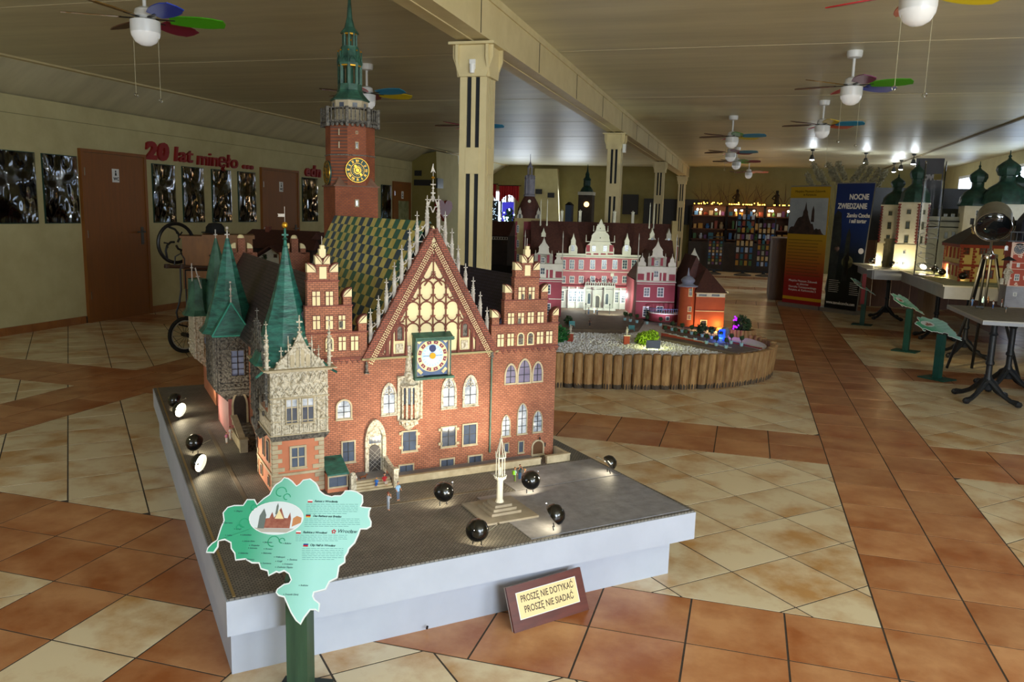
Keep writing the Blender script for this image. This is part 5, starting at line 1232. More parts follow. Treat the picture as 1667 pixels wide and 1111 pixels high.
for py, h in ((475, .05), (503.5, .026), (516.5, .026)):
    z = PF.z(tx, ty-.08, py); window(gt, tx-.004, tx+.036, z-h, z+h, ty-.078, .007, 'f', m_creamp, m_pp, 2, 2, None, 'turret_window', True, .006, .003, m_win)
B(gx0+.06, gy-.006, 0, gx0+.13, gy, .075).build('gate_frame', m_creamp, gt); B(gx0+.07, gy-.008, 0, gx0+.12, gy-.005, .065).build('gate_leaf', m_tdoor, gt)
# curved terrace beside the gatehouse
ct = thing('curved_terrace', 'curved violet-pink terrace with blue balustrade below the right palace wing', 'terrace', PF.o, YAW)
X = PF.fy(1085, 520, -.22)[0]; q = M(); q.lathe((X, -.10, 0), [(.175, 0), (.175, .085)], 20, a0=-PI, a1=0); q.build('wall', m_pinkd, ct)
q = M(); q.lathe((X, -.10, .085), [(.183, 0), (.183, .01)], 20, a0=-PI, a1=0); q.build('coping', m_pwhite, ct)
q = M()
for k in range(22): a = -PI+PI*k/21; q.lathe((X+.173*math.cos(a), -.10+.173*math.sin(a), .095), [(.003, 0), (.003, .045)], 5)
q.tube([(X+.173*math.cos(a), -.10+.173*math.sin(a), .142) for a in [-PI+PI*k/16 for k in range(17)]], .004, 5); q.build('balustrade', mat('blue_grey_rail', '#4a5878', rough=.6), ct)
B(X-.02, -.281, .02, X+.02, -.273, .065).build('window', m_win, ct); B(X-.016, -.283, .024, X+.016, -.280, .061).build('pane', m_pp, ct)
# ---- terraced flower walk
tw_ = thing('garden_terrace', 'low red retaining walls stepping down through the palace garden with white coping', 'terrace')
m_redw = mat('red_retaining_wall', '#a5452f', '#993d2a', 8, .8)
def gp(px, py, z=.30): P = onz(px, py, z); return Vector((P.x, P.y, 0))
for (a, b, n, h) in (((1076, 551), (1203, 574), 9, .055), ((1078, 536), (1238, 569), 11, .045)):
    A = gp(*a, .262); Bq = gp(*b, .262); d = (Bq-A); L_ = d.length; d.normalize(); nrm = Vector((-d.y, d.x, 0))
    for k in range(n):
        p = A+d*(L_*k/n); e = A+d*(L_*(k+1)/n); hh = .262+h*(1-k/n*.7)
        q = M(); q.prism([(p.x, p.y, .263), (e.x, e.y, .263), (e.x+nrm.x*.02, e.y+nrm.y*.02, .263), (p.x+nrm.x*.02, p.y+nrm.y*.02, .263)], (0, 0, hh-.263)); f = q.build('wall_step', m_redw, tw_, smooth=False)
        q = M(); p2 = p-nrm*.004-d*.004; e2 = e-nrm*.004+d*.006; q.prism([(p2.x, p2.y, hh), (e2.x, e2.y, hh), (e2.x+nrm.x*.028, e2.y+nrm.y*.028, hh), (p2.x+nrm.x*.028, p2.y+nrm.y*.028, hh)], (0, 0, .004)); q.build('coping', m_pwhite, f, smooth=False)
q = M(); a, b, c, d = gp(1076, 549), gp(1201, 573), gp(1236, 567), gp(1085, 533); q.xy([(a.x, a.y), (b.x, b.y), (c.x, c.y), (d.x, d.y)], .263, .288); q.build('bed_soil', mat('grey_soil', '#6d5f52', '#7d6e60', 20, .9, bump=.5), tw_)
# potted trees
m_pot = mat('pale_blue_pot', '#9fc7cf', rough=.5); m_leaf = mat('topiary_leaf', '#22371c', '#35502a', 30, .7, bump=1, bscale=90)
m_trunk = mat('twig', '#4b3524', rough=.8)
def foliage(q, c, r, n, s=.3, flat=1):
    for k in range(n):
        a = rnd.random()*6.28; b = math.asin(rnd.uniform(-1, 1)); rr = r*rnd.uniform(.55, 1)
        p = Vector((c[0]+rr*math.cos(b)*math.cos(a), c[1]+rr*math.cos(b)*math.sin(a), c[2]+rr*math.sin(b)*flat)); u = Vector((rnd.uniform(-1, 1), rnd.uniform(-1, 1), rnd.uniform(-.3, 1))).normalized(); v = u.orthogonal().normalized()
        l = r*s*rnd.uniform(.7, 1.3); q.add([p-u*l, p+v*l*.45, p+u*l, p-v*l*.45], [(0, 1, 2, 3)])
def topiary(name, label):
    t = thing(name, label, 'potted tree', group='potted topiary trees')
    M().lathe((0, 0, 0), [(.014, 0), (.019, .028), (.017, .028), (.016, .024)], 10).build('pot', m_pot, t)
    M().tube([(0, 0, .02), (.001, 0, .06)], .003, 5).build('trunk', m_trunk, t)
    q = M(); q.ball((0, 0, .075), .021, 8); foliage(q, (0, 0, .075), .026, 60, .25); q.build('crown', m_leaf, t)
    return t
tp = topiary('potted_topiary', 'ball-clipped topiary tree in a pale blue pot in the palace garden')
spots = [(1082, 546), (1098.6, 549), (1115.4, 552.5), (1131.5, 555.6), (1150, 560), (1165.7, 563.4), (1181.7, 567.3), (1094, 538.5), (1110, 541.6), (1125.6, 545), (1142.7, 549), (1157.6, 552), (1173, 555.6), (1190, 560), (1206.7, 564)]
for k, (px, py) in enumerate(spots):
    P = onz(px, py, .288); o = tp if k == 0 else dup(tp); o.location = P; o.rotation_euler = (0, 0, rnd.random()*6)
    o['label'] = ('%s ball topiary in a pale blue pot along the %s red garden wall' % (['leftmost', 'second', 'third', 'fourth', 'fifth', 'sixth', 'rightmost'][k] if k < 7 else ['leftmost', 'second', 'third', 'fourth', 'fifth', 'sixth', 'seventh', 'rightmost'][k-7], 'front' if k < 7 else 'rear')); o['group'] = 'potted topiary trees'
for k, (px, py) in enumerate(((1017, 522), (1026, 524), (1036.7, 526), (1053, 528), (1075, 531))):
    P = onz(px, py, .30); o = dup(tp, P, rnd.random()*6, ['leftmost', 'second', 'middle', 'fourth', 'rightmost'][k]+' of five potted ball topiaries on the brown court before the right palace wing', 'topiary trees before the right wing')
# green bush, floodlight, posts, benches, rocks, planter
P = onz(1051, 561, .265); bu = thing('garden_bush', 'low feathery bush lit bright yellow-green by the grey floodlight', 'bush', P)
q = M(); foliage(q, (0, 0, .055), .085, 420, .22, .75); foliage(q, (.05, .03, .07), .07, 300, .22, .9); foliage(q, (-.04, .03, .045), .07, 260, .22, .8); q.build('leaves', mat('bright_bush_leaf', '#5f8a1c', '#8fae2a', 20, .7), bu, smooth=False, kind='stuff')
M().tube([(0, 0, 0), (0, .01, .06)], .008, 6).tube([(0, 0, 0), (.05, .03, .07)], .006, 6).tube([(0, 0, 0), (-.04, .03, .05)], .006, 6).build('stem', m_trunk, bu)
P = onz(1063, 570, .265); fl_ = thing('floodlight', 'small grey floodlight standing on the white gravel in front of the green bush', 'floodlight', P, YAW)
q = M(); q.box(-.062, -.008, .012, .062, .010, .085); q.build('housing', mat('floodlight_grey', '#5d6470', rough=.5), fl_)
q = M()
for k in range(3): q.box(-.052+.008*k, -.012-.003*k, .018+.004*k, .060-.006*k, -.008-.003*k, .080-.012*k)
q.build('cooling_fin', MATS['floodlight_grey'], fl_); B(-.055, .010, .018, .055, .013, .08).build('lens', mat('floodlight_lens', '#ffffc8', emit=6, ecol='#f6ff9a'), fl_)
M().tube([(-.05, 0, 0), (-.05, 0, .03)], .003, 5).tube([(.05, 0, 0), (.05, 0, .03)], .003, 5).build('bracket', m_black, fl_, split=True)
W_ = fl_.location+Vector((-.01, .06, .06)); point('floodlight_beam', (W_.x, W_.y, W_.z), .35, (.95, 1, .35))
def post(px, py, lb):
    t = thing('brick_post', lb, 'garden post', onz(px, py, .265), YAW, None)
    B(-.026, -.026, 0, .026, .026, .075).build('shaft', m_redw, t); B(-.032, -.032, .075, .032, .032, .084).build('coping', m_pwhite, t)
    q = M(); q.lathe((0, 0, .084), [(.012, 0), (.009, .012), (.014, .03), (.01, .045), (.004, .06), (.006, .068), (.002, .074)], 8); q.ball((.01, 0, .135), .008, 6); q.build('stone_figure', m_pin, t); return t
post(1019.5, 560, 'red brick garden post with small stone figure, left of the green bush'); post(928, 556, 'red brick garden post beside the dark green shrub near the town hall')
m_bench = mat('turquoise_bench', '#3f9aa0', rough=.5)
def bench(px, py, lb):
    t = thing('garden_bench', lb, 'bench', onz(px, py, .30), YAW)
    for k in range(3): B(-.03, .0, .022+.012*k, .03, .003, .031+.012*k).build('back_slat', m_bench, t)
    for k in range(2): B(-.03, -.02+.01*k, .016, .03, -.012+.01*k, .019).build('seat_slat', m_bench, t)
    for s_ in (-1, 1): B(s_*.026-.002, -.02, 0, s_*.026+.002, .004, .017).build('leg', m_bench, t)
bench(1028, 539, 'turquoise slatted garden bench beside the brick post by the bush'); bench(931, 532, 'turquoise slatted garden bench near the town hall gable'); 
P = onz(1176, 553, .288); rk = thing('rock_fountain', 'rounded grey rock fountain lit strong blue among the potted trees', 'rock', P)
q = M(); q.ball((0, 0, .03), .05, 12, (1, 1, 1.3)); q.ball((.02, .02, .075), .045, 10); q.ball((-.02, .01, .06), .035, 10); q.build('boulder', mat('grey_rock', '#5f6068', '#8a8a90', 20, .8, bump=1), rk)
q = M()
for k in range(7): q.tube([(-.03+.008*k, -.03, .10), (-.032+.008*k, -.058, .06), (-.03+.009*k, -.066, .0)], .0045, 5)
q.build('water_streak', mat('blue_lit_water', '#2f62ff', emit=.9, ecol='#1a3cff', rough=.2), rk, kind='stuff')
point('fountain_blue_lamp', P+Vector((-.02, -.12, .04)), .35, (.05, .2, 1))
for k, (px, py, h, lb) in enumerate(((1142, 546, .11, 'feathery dark conifer in front of the orange gatehouse'), (1158, 545, .07, 'round dark shrub between conifer and blue rock fountain'), (1019, 517, .05, 'low round shrub by the lamp before the right palace wing'), (925, 531, .09, 'dark leafy plant in a blue tub near the town hall gable'))):
    P = onz(px, py, .28); t = thing('garden_shrub', lb, 'shrub', P)
    M().tube([(0, 0, 0), (0, 0, h)], .004, 5).build('stem', m_trunk, t); q = M(); foliage(q, (0, 0, h*.65), h*.5, 200, .3, 1.1); q.build('leaves', m_leaf, t, smooth=False, kind='stuff')
P = onz(912, 557, .265); t = thing('garden_shrub', 'dark green spiky shrub at the corner behind the town hall', 'shrub', P); M().tube([(0, 0, 0), (0, 0, .08)], .005, 5).build('stem', m_trunk, t); q = M(); foliage(q, (0, 0, .07), .085, 260, .25, .9); q.build('leaves', mat('deep_leaf', '#1f5a2a', '#2f7a3a', 20, .6), t, smooth=False, kind='stuff')
# log planter with violet flowers
pc = onz(1196, 545, .30); pt = thing('log_planter', 'small round log planter holding a bush with violet flowers behind the garden', 'planter', (pc.x+.07, pc.y+.20, 0))
for k in range(20): a = 2*PI*k/20; M().lathe((.12*math.cos(a), .12*math.sin(a), 0), [(.019, 0), (.019, .325), (.015, .332)], 8).build('log', m_log, pt)
M().lathe((0, 0, 0), [(.11, 0), (.11, .31)], 12).build('soil', m_soil, pt)
q = M(); foliage(q, (0, 0, .38), .09, 320, .25); q.build('leaves', m_leaf, pt, smooth=False, kind='stuff')
q = M()
for k in range(14): q.ball((-.06+rnd.uniform(-.03, .02), -.06+rnd.uniform(-.02, .02), .36+rnd.uniform(-.03, .1)), .010, 6)
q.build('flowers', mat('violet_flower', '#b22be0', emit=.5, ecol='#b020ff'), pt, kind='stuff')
point('flower_lamp', (pc.x-.05, pc.y+.02, .40), .12, (.7, .1, 1))
# lights that graze the palace
spot('palace_court_lamp', PF.W(-.45, .0, .14), PF.W(-.5, FM, .35), 13, (.88, 1, .80), 110, .5)
spot('palace_wing_lamp', PF.W(.0, -.55, .1), PF.W(0.02, 0, .4), 3.0, (.85, .75, 1), 90, .6)
spot('palace_left_wing_lamp', PF.W(-1.25, -.5, .1), PF.W(-1.2, 0, .5), 3.0, (.95, .95, 1), 90, .6)
point('gatehouse_lamp', PF.W(gx1-.06, gy-.06, .03), .45, (1, .62, .18))
point('turret_lamp', PF.W(tx+.11, gy-.06, .04), .12, (1, .7, .3))
# court lamp posts
for k, (px, py) in enumerate(((953, 511), (992, 512))):
    t = thing('court_lamp_post', 'black lamp post in the palace court, '+('left' if k == 0 else 'right')+' of the porch', 'lamp post', onz(px, py, .30)); M().lathe((0, 0, 0), [(.008, 0), (.003, .01), (.003, .10)], 6).build('pole', m_black, t); M().lathe((0, 0, .10), [(.004, 0), (.009, .014), (.002, .024)], 6).build('lantern', m_black, t)
# ================================================================ RIGHT SIDE : TABLES AND MODELS
m_wood_ = mat('box_lid_wood', '#6a5238', rough=.6)
m_ttop = mat('table_laminate', '#b4b2a8', '#a8a69c', 10, .45)
m_tfas = mat('table_fascia', '#a4a8b0', '#9a9ea6', 8, .6)
m_iron = mat('cast_iron', '#15181c', '#1f2329', 30, .5, bump=.4, bscale=60)
def iron_leg(name, label, x, y, h, rz=0, top=.28):
    t = thing(name, label, 'table leg', (x, y, 0), rz)
    q = M(); q.lathe((0, 0, .10), [(.045, 0), (.05, .02), (.03, .05), (.036, .09), (.024, .12), (.024, .20), (.034, .21), (.034, .225), (.026, .24), (.026, h-.22), (.036, h-.21), (.024, h-.19), (.022, h-.115), (.05, h-.102), (.05, h-.10)], 14); q.build('pedestal', m_iron, t)
    for k in range(4):
        a = PI/4+k*PI/2; c, s_ = math.cos(a), math.sin(a)
        q = M(); q.tube([(.02*c, .02*s_, .17), (.07*c, .07*s_, .13), (.14*c, .14*s_, .07), (.20*c, .20*s_, .04), (.255*c, .255*s_, .03)], [.03, .026, .019, .019, .026], 8)
        q.ball((.262*c, .262*s_, .026), .026, 8, (1.2, 1.2, 1)); f = q.build('claw_leg', m_iron, t)
        M().tube([(.03*c, .03*s_, .19), (.06*c-.02*s_, .06*s_+.02*c, .17), (.10*c, .10*s_, .11)], .006, 5).build('leaf_ornament', m_iron, f)
    B(-top/2, -.02, h-.012, top/2, .02, h-.001).box(-.02, -top/2, h-.012, .02, top/2, h-.001).build('top_cross', m_iron, t)
    return t
t1 = thing('model_table', 'near right grey table carrying the red town hall model with the clock', 'table', (0, 0, 0))
B(1.235, 3.98, .665, 3.3, 5.16, .70).build('table_top', m_ttop, t1, smooth=True)
B(1.234, 3.979, .666, 3.301, 5.161, .690).build('edge_band', m_tfas, t1)
B(1.245, 3.99, .7001, 3.29, 5.15, .7012).build('street_surface', mat('model_street', '#77746c', '#86837a', 20, .8), t1)
iron_leg('cast_iron_leg', 'black cast-iron claw-footed pedestal under the near right table', 1.41, 4.32, .665)
iron_leg('cast_iron_leg', 'black cast-iron pedestal at the far end of the near right table', 1.72, 4.92, .665)
for k, (x, y, x2, y2) in enumerate(((1.50, 4.75, 1.42, 4.75), (2.1, 4.8, 2.2, 4.75))): pass
t2 = thing('model_table', 'long grey table carrying the cream manor model and its black lamps', 'table', (0, 0, 0))
B(1.42, 6.25, .785, 4.0, 8.74, .80).build('table_top', m_ttop, t2); B(1.44, 6.27, .66, 3.98, 6.285, .785).box(1.44, 6.285, .66, 1.455, 8.7, .785).build('fascia', m_tfas, t2, split=True)
B(1.45, 6.28, .8001, 3.98, 8.7, .803).build('model_lawn', mat('model_lawn', '#4f5c33', '#8c8353', 5, .8), t2)
t3 = thing('model_table', 'far grey table carrying the white twin-towered church model', 'table', (0, 0, 0))
B(1.02, 8.78, .785, 4.0, 10.4, .80).build('table_top', m_ttop, t3); B(1.12, 8.83, .66, 3.98, 8.845, .785).box(1.1, 8.845, .66, 1.115, 10.35, .785).build('fascia', m_tfas, t3, split=True)
iron_leg('cast_iron_leg', 'black cast-iron claw pedestal under the church table behind the banners', 1.50, 10.0, .66)
iron_leg('cast_iron_leg', 'black cast-iron pedestal under the manor table, right of the middle info stand', 1.80, 6.75, .66)
iron_leg('cast_iron_leg', 'black cast-iron pedestal under the middle of the manor table', 1.78, 8.1, .66)
m_wmod = mat('church_white', '#d9d5c6', '#cfcab9', 12, .7); m_red2 = mat('red_quoin', '#7c2a2a', rough=.7); m_dome = mat('dark_green_dome', '#16302b', '#22483e', 16, .4); m_beige = mat('plinth_cream', '#e0d6b4', rough=.7)
m_win2 = mat('olive_frame', '#6d6a4a', rough=.6)
def onion(q, x, y, z, r, h, n=8, rot=PI/8):
    q.lathe((x, y, z), [(r*1.08, 0), (r*1.1, h*.04), (r*1.02, h*.10), (r*1.0, h*.2), (r*.78, h*.31), (r*.42, h*.40), (r*.36, h*.43), (r*.36, h*.53), (r*.46, h*.545), (r*.46, h*.56), (r*.56, h*.64), (r*.52, h*.71), (r*.3, h*.78), (r*.1, h*.83), (r*.05, h*.87), (r*.09, h*.895), (r*.03, h*.92), (r*.02, h)], n, rot=rot)
def church_tower(par, x, y, w_, py_eave, py_tip, rot=PI/4, z0=0):
    P = Vector((x, y, 0)); ze_ = zof(x, y, py_eave)-.8; zt = zof(x, y, py_tip)-.8
    T = Matrix.Translation((x, y, 0)) @ Matrix.Rotation(rot, 4, 'Z')
    q = M(); q.T = T; q.box(-w_/2, -w_/2, ze_*.37, w_/2, w_/2, ze_); tb = q.build('tower', m_wmod, par, smooth=False)
    q = M(); q.T = T; q.box(-w_/2-.012, -w_/2-.012, 0, w_/2+.012, w_/2+.012, ze_*.37); q.build('tower_base', m_beige, tb, smooth=False)
    q = M(); q.T = T; q.box(-w_/2-.015, -w_/2-.015, ze_-.02, w_/2+.015, w_/2+.015, ze_); q.build('cornice', m_wmod, tb)
    q = M(); q.T = T
    for k in range(26):
        z = ze_*.38+(ze_*.60)*k/26; e = .018 if k % 2 else .008
        for sx in (-1, 1):
            for sy in (-1, 1): q.cbox((sx*(w_/2-.004), sy*(w_/2-.004), z+.01), (e*2, e*2, ze_*.6/26*.8))
    q.build('red_quoins', m_red2, tb, kind='stuff')
    for (ax_, sg) in (('x', 0), ('y', 0)):
        for zf in (.45, .66, .86):
            R_ = Matrix.Identity(4) if ax_ == 'y' else Matrix.Rotation(-PI/2, 4, 'Z')
            for dx in ((-.0,) if 1 else ()):
                h = .05 if zf < .8 else .03
                window(tb, dx-.028, dx+.028, ze_*zf-h, ze_*zf+h, -w_/2-.0005, .007, 'f', m_win2, m_pp, 2, 3, None, 'window', True, .006, .003, m_win2, T @ R_)
    for R_ in (Matrix.Identity(4), Matrix.Rotation(-PI/2, 4, 'Z')):
        for zf in (.08, .25): window(tb, -.02, .02, ze_*zf-.02, ze_*zf+.03, -w_/2-.013, .006, 'f', m_win, m_pp, 2, 1, None, 'window', False, .006, .003, m_win, T @ R_)
    q = M(); onion(q, x, y, ze_, w_*.66, zt-ze_, 8, rot+PI/8); q.build('onion_dome', m_dome, tb)
    return tb
ch = thing('church_model', 'white twin-towered church model with dark green onion domes on the far table', 'building model', (0, 0, .8))
church_tower(ch, 1.60, 9.22, .27, 330, 258, .95); church_tower(ch, 1.50, 10.05, .27, 334, 280, .95)
q = M(); q.T = Matrix.Translation((1.62, 9.72, 0)) @ Matrix.Rotation(.95-PI/2, 4, 'Z'); q.box(-.15, -.12, 0, .15, .12, .8); q.build('nave', m_wmod, ch)
q = M(); q.T = Matrix.Translation((1.40, 9.58, 0)) @ Matrix.Rotation(.95-PI/2, 4, 'Z'); q.box(-.02, -.1, 0, .02, .1, .36); q.box(-.035, -.12, .30, .0, .12, .33); q.box(-.035, -.12, .36, .02, .12, .40)
for k in (-.09, .09): q.lathe((-.03, k, 0), [(.016, 0), (.012, .3)], 8)
q.build('portal', mat('portal_stone', '#6d654c', '#7e7658', 20, .7), ch)
# monastery behind
mo = thing('monastery_model', 'long grey-white monastery model with dark roofs and dark green domes by the right wall', 'building model', (0, 0, .8))
def zz8(x, y, py): return zof(x, y, py)-.8
my = 9.35
def AX(px, y): return ony(px, 350, y).x
X0 = AX(1513, my); X1 = AX(1600, my); X2 = min(3.9, AX(1668, my)); ze_ = zz8(X0+.3, my, 346); z2 = zz8(X0+.3, my, 371)
m_mgrey = mat('monastery_wall', '#9a9c94', '#8d8f88', 10, .7)
B(X0, my, 0, X2, my+.7, ze_-.06).build('walls', m_mgrey, mo, smooth=False)
M().prism([(X0-.02, my-.02, z2-.0), (X0-.02, my+.35, z2+.26), (X0-.02, my+.72, z2)], (X2-X0, 0, 0)).build('roof', m_proof if 0 else mat('black_green_roof', '#141c1b', '#1c2625', 20, .5), mo, smooth=False)
B(X0, my+.03, ze_-.07, X2, my+.65, z2+.002).build('upper_wall', m_mgrey, mo)
M().prism([(X0-.02, my-.05, ze_-.13), (X0-.02, my+.05, ze_-.10), (X0-.02, my+.05, ze_-.13)], (X2-X0, 0, 0)).build('string_roof', MATS['black_green_roof'], mo)
k = 0
for px in (1540, 1552, 1564.5, 1577, 1589): 
    for py in (351, 383, 411, 437):
        p = ony(px, py, my); h = .025 if py in (351, 437) else .05
        yy = my+.03 if py == 351 else my
        if px > 1577 and py > 351: continue
        window(mo, p.x-.025, p.x+.025, p.z-.8-h, p.z-.8+h, yy-.0005, .005, 'f', m_win2, mat('green_pane', '#33402f', rough=.2), 2, 2, None, 'window', False, .004, .003, m_win2)
p = ony(1554, 341, my); q = M(); xx = p.x; q.box(xx-.05, my+.05, z2+.03, xx+.05, my+.2, z2+.11); q.lathe((xx, my+.06, z2+.11), [(.06, 0), (.05, .02), (.001, .04)], 8); f = q.build('roof_dormer', m_wmod, mo); B(xx-.02, my+.045, z2+.045, xx+.02, my+.05, z2+.1).build('pane', m_pp, f)
for (px, py_t, py_b, w_, yy) in ((1588, 263, 336, .33, 9.3), (1635, 245, 333, .42, 9.05), (1652, 275, 345, .36, 9.9)):
    x = ony(px, py_b, yy).x; zb = zz8(x, yy, py_b); zt = zz8(x, yy, py_t); x = min(x, 3.85)
    q = M(); q.box(x-w_/2, yy-w_/2, 0, x+w_/2, yy+w_/2, zb); f = q.build('dome_tower', m_wmod, mo, smooth=False); q = M(); onion(q, x, yy, zb, w_*.62, zt-zb, 8); q.build('onion_dome', m_dome, f)
    window(f, x-.03, x+.03, zb-.13, zb-.05, yy-w_/2-.0005, .006, 'f', m_win, m_pp, 2, 2, None, 'window', False, .006, .003, m_win)
# cream and red manor
MF = Frame((0, 0, .803), 0)
mn = thing('manor_model', 'cream manor model with red-brown quoins and dark hipped roof on the long table', 'building model', (0, 0, .803))
m_yel = mat('manor_cream', '#d8c27a', '#cdb76f', 8, .7); m_rb = mat('manor_red', '#9a3b22', '#8b341e', 12, .7)
P0 = onz(1560, 458, .803); y0 = P0.y
x0 = P0.x; x1 = AX(1670, y0); ze_ = zof(x0, y0, 398)-.803; zr_ = zof(x0+.3, y0+.4, 352)-.803; zm = zof(x0, y0, 432)-.803
wl = B(x0, y0, 0, x1, y0+.8, ze_).build('walls', m_yel, mn, smooth=False)
q = M(); q.add([(x0-.04, y0-.04, ze_), (x1, y0-.04, ze_), (x1, y0+.84, ze_), (x0-.04, y0+.84, ze_), (x0+.35, y0+.4, zr_), (x1, y0+.4, zr_)], [(0, 1, 5, 4), (1, 2, 5), (2, 3, 4, 5), (3, 0, 4), (0, 3, 2, 1)]); q.build('roof', mat('manor_roof', '#2b1d19', '#37261f', 30, .6), mn, smooth=False)
q = M(); q.box(x0-.03, y0-.03, ze_-.035, x1, y0, ze_).box(x0-.03, y0, ze_-.035, x0, y0+.83, ze_).box(x0-.012, y0-.012, zm-.012, x1, y0, zm+.012).box(x0-.012, y0, zm-.012, x0, y0+.8, zm+.012); q.build('red_cornice', m_rb, mn, split=True)
q = M()
for k in range(14):
    z = ze_*k/14; e = .032 if k % 2 else .016
    for xx in (x0, AX(1592, y0)): q.box(xx-.006, y0-.008, z, xx+e, y0, z+ze_/14*.85)
    q.box(x0-.008, y0, z, x0, y0+e, z+ze_/14*.85); q.box(x0-.008, y0+.8-e, z, x0, y0+.8, z+ze_/14*.85)
q.build('quoins', m_rb, mn, kind='stuff')
for px, pys in ((1573, (408, 447)), (1600, (408, 447)), (1611, (408, 447)), (1640, (408, 447))):
    for py in pys:
        p = ony(px, py, y0); z = p.z-.803; w_ = .035
        f = window(mn, p.x-w_, p.x+w_, z-.045, z+.05, y0-.0005, .007, 'f', m_rb, mat('brown_pane', '#4a3a2a', rough=.2), 2, 2, None, 'window', True, .009, .004, m_rb)
for k in range(4):
    for z in (ze_*.27, ze_*.75):
        T = Matrix.Translation((x0, y0+.12+.18*k, 0)) @ Matrix.Rotation(-PI/2, 4, 'Z')
        window(mn, -.03, .03, z-.06, z+.06, -.0005, .008, 'f', m_rb, MATS['brown_pane'], 2, 3, None, 'window', True, .008, .004, m_rb, T)
q = M(); xx = x0+.14; q.box(xx-.025, y0+.12, ze_, xx+.025, y0+.18, ze_+.17).box(xx-.035, y0+.11, ze_+.17, xx+.035, y0+.19, ze_+.185); q.build('chimney', m_yel, mn)
# red town hall with clock on the near table
rt_ = thing('red_town_hall_model', 'red and pink town hall model with a round black clock on the near right table', 'building model', (0, 0, .701))
P0 = onz(1636, 500, .701); y0 = P0.y; x0 = P0.x; x1 = x0+.62; Zr = lambda py: zof(x0, y0, py)-.701
zb = Zr(466); zt = Zr(394); RD = max(.2, 5.13-y0)
B(x0-.012, y0-.012, 0, x1, y0+RD, zb).build('grey_basement', brick_mat('basement_block', '#b0aeb4', '#a5a3aa', '#8a888e', .012, .008), rt_, smooth=False)
B(x0, y0, zb, x1, y0+RD, zt).build('walls', mat('town_red', '#b24b34', '#a8442f', 8, .7), rt_, smooth=False)
m_dec = mat('sgraffito_pink', '#e3c2ae', rough=.7)
q = M()
for py, h in ((466, .012), (438, .005), (428, .006), (397, .02)): z = Zr(py); q.box(x0-.008, y0-.008, z-h/2, x1, y0, z+h/2)
q.box(x0-.006, y0-.005, zb, x0+.012, y0, zt).box(x0-.005, y0, zb, x0, y0+RD, zb+.01)
q.build('band', m_dec, rt_, split=False)
p = ony(1659, 406, y0); q = M(); disc(q, p.x, p.z-.701, 0, .052, y0-.008, y0, 28); f = q.build('clock_face', m_dec, rt_); q = M(); disc(q, p.x, p.z-.701, 0, .042, y0-.011, y0-.008, 28); q.build('clock_dial', m_black, f)
q = M()
for k in range(12): a = 2*PI*k/12; bar(q, (p.x+.028*math.cos(a), p.z-.701+.028*math.sin(a)), (p.x+.038*math.cos(a), p.z-.701+.038*math.sin(a)), .003, y0-.0125, y0-.011)
bar(q, (p.x, p.z-.701), (p.x+.02, p.z-.701+.015), .003, y0-.0125, y0-.011); bar(q, (p.x, p.z-.701), (p.x-.012, p.z-.701+.028), .003, y0-.0125, y0-.011); q.build('clock_figures', m_dec, f)
for (px, py, w_, h_) in ((1638, 404, .014, .022), (1657.5, 432, .012, .018), (1655, 452, .020, .030), (1652, 479.5, .014, .016)):
    p = ony(px, py, y0-.012 if py > 466 else y0); yy = (y0-.012 if py > 466 else y0); z = p.z-.701
    window(rt_, p.x-w_, p.x+w_, z-h_, z+h_, yy-.0005, .005, 'r' if py == 404 else 'f', m_win, m_pp, 2, 2, None, 'window', False, .004, .003, m_win)
for (px, py, r) in ((1641, 452, .04), (1668, 452, .04), (1654, 463, .03), (1651, 414, .012), (1662, 417, .03)):
    p = ony(px, py, y0); q = M()
    for k in range(9): a = rnd.random()*6.28; q.ball((p.x+r*.6*math.cos(a)*rnd.random(), y0, p.z-.701+r*.5*math.sin(a)*rnd.random()), r*.22, 6, (1, .2, 1))
    q.build('painted_ornament', m_dec, rt_, kind='stuff')
q = M(); q.box(x0-.05, y0-.05, zt, x1, y0+RD, zt+.012); z = zt+.012
for k in range(16): q.lathe((x0-.03+.045*k, y0-.03, z), [(.005, 0), (.004, .07)], 6)
q.box(x0-.04, y0-.04, z+.07, x1, y0-.02, z+.08); q.build('gallery', m_iron, rt_)
q = M(); cx_ = (x0+x1)/2-.05; q.lathe((cx_, y0+RD/2, zt+.01), [(.22, .0), (.22, .16), (.21, .19), (.18, .24), (.13, .30), (.10, .36), (.11, .42), (.11, .50), (.15, .52), (.18, .60), (.17, .68), (.10, .76), (.04, .84), (.015, .92), (.004, 1.05)], 8, rot=PI/8); q.build('dome', mat('dark_slate_dome', '#1d2030', '#2a2d3d', 16, .45), rt_)
xx = x0-.02; M().prism([(xx-.06, y0-.07, Zr(424)), (xx+.05, y0-.07, Zr(424)), (xx, y0-.04, Zr(418))], (0, .07, 0)).build('niche_canopy', m_iron, rt_)
q = M(); zf = Zr(463); q.lathe((xx-.005, y0-.03, zf), [(.012, 0), (.014, .03), (.022, .05), (.026, .08), (.02, .11), (.026, .135), (.008, .15), (.015, .165), (.013, .18), (.003, .19)], 10); q.tube([(xx-.02, y0-.03, zf+.135), (xx-.04, y0-.05, zf+.10), (xx-.015, y0-.055, zf+.09)], .007, 6); q.tube([(xx+.015, y0-.03, zf+.135), (xx+.035, y0-.05, zf+.11), (xx+.015, y0-.055, zf+.10)], .007, 6); q.lathe((xx-.045, y0-.045, zf), [(.018, 0), (.018, .05), (.003, .06)], 8); q.build('stone_guardian', m_stone, rt_)
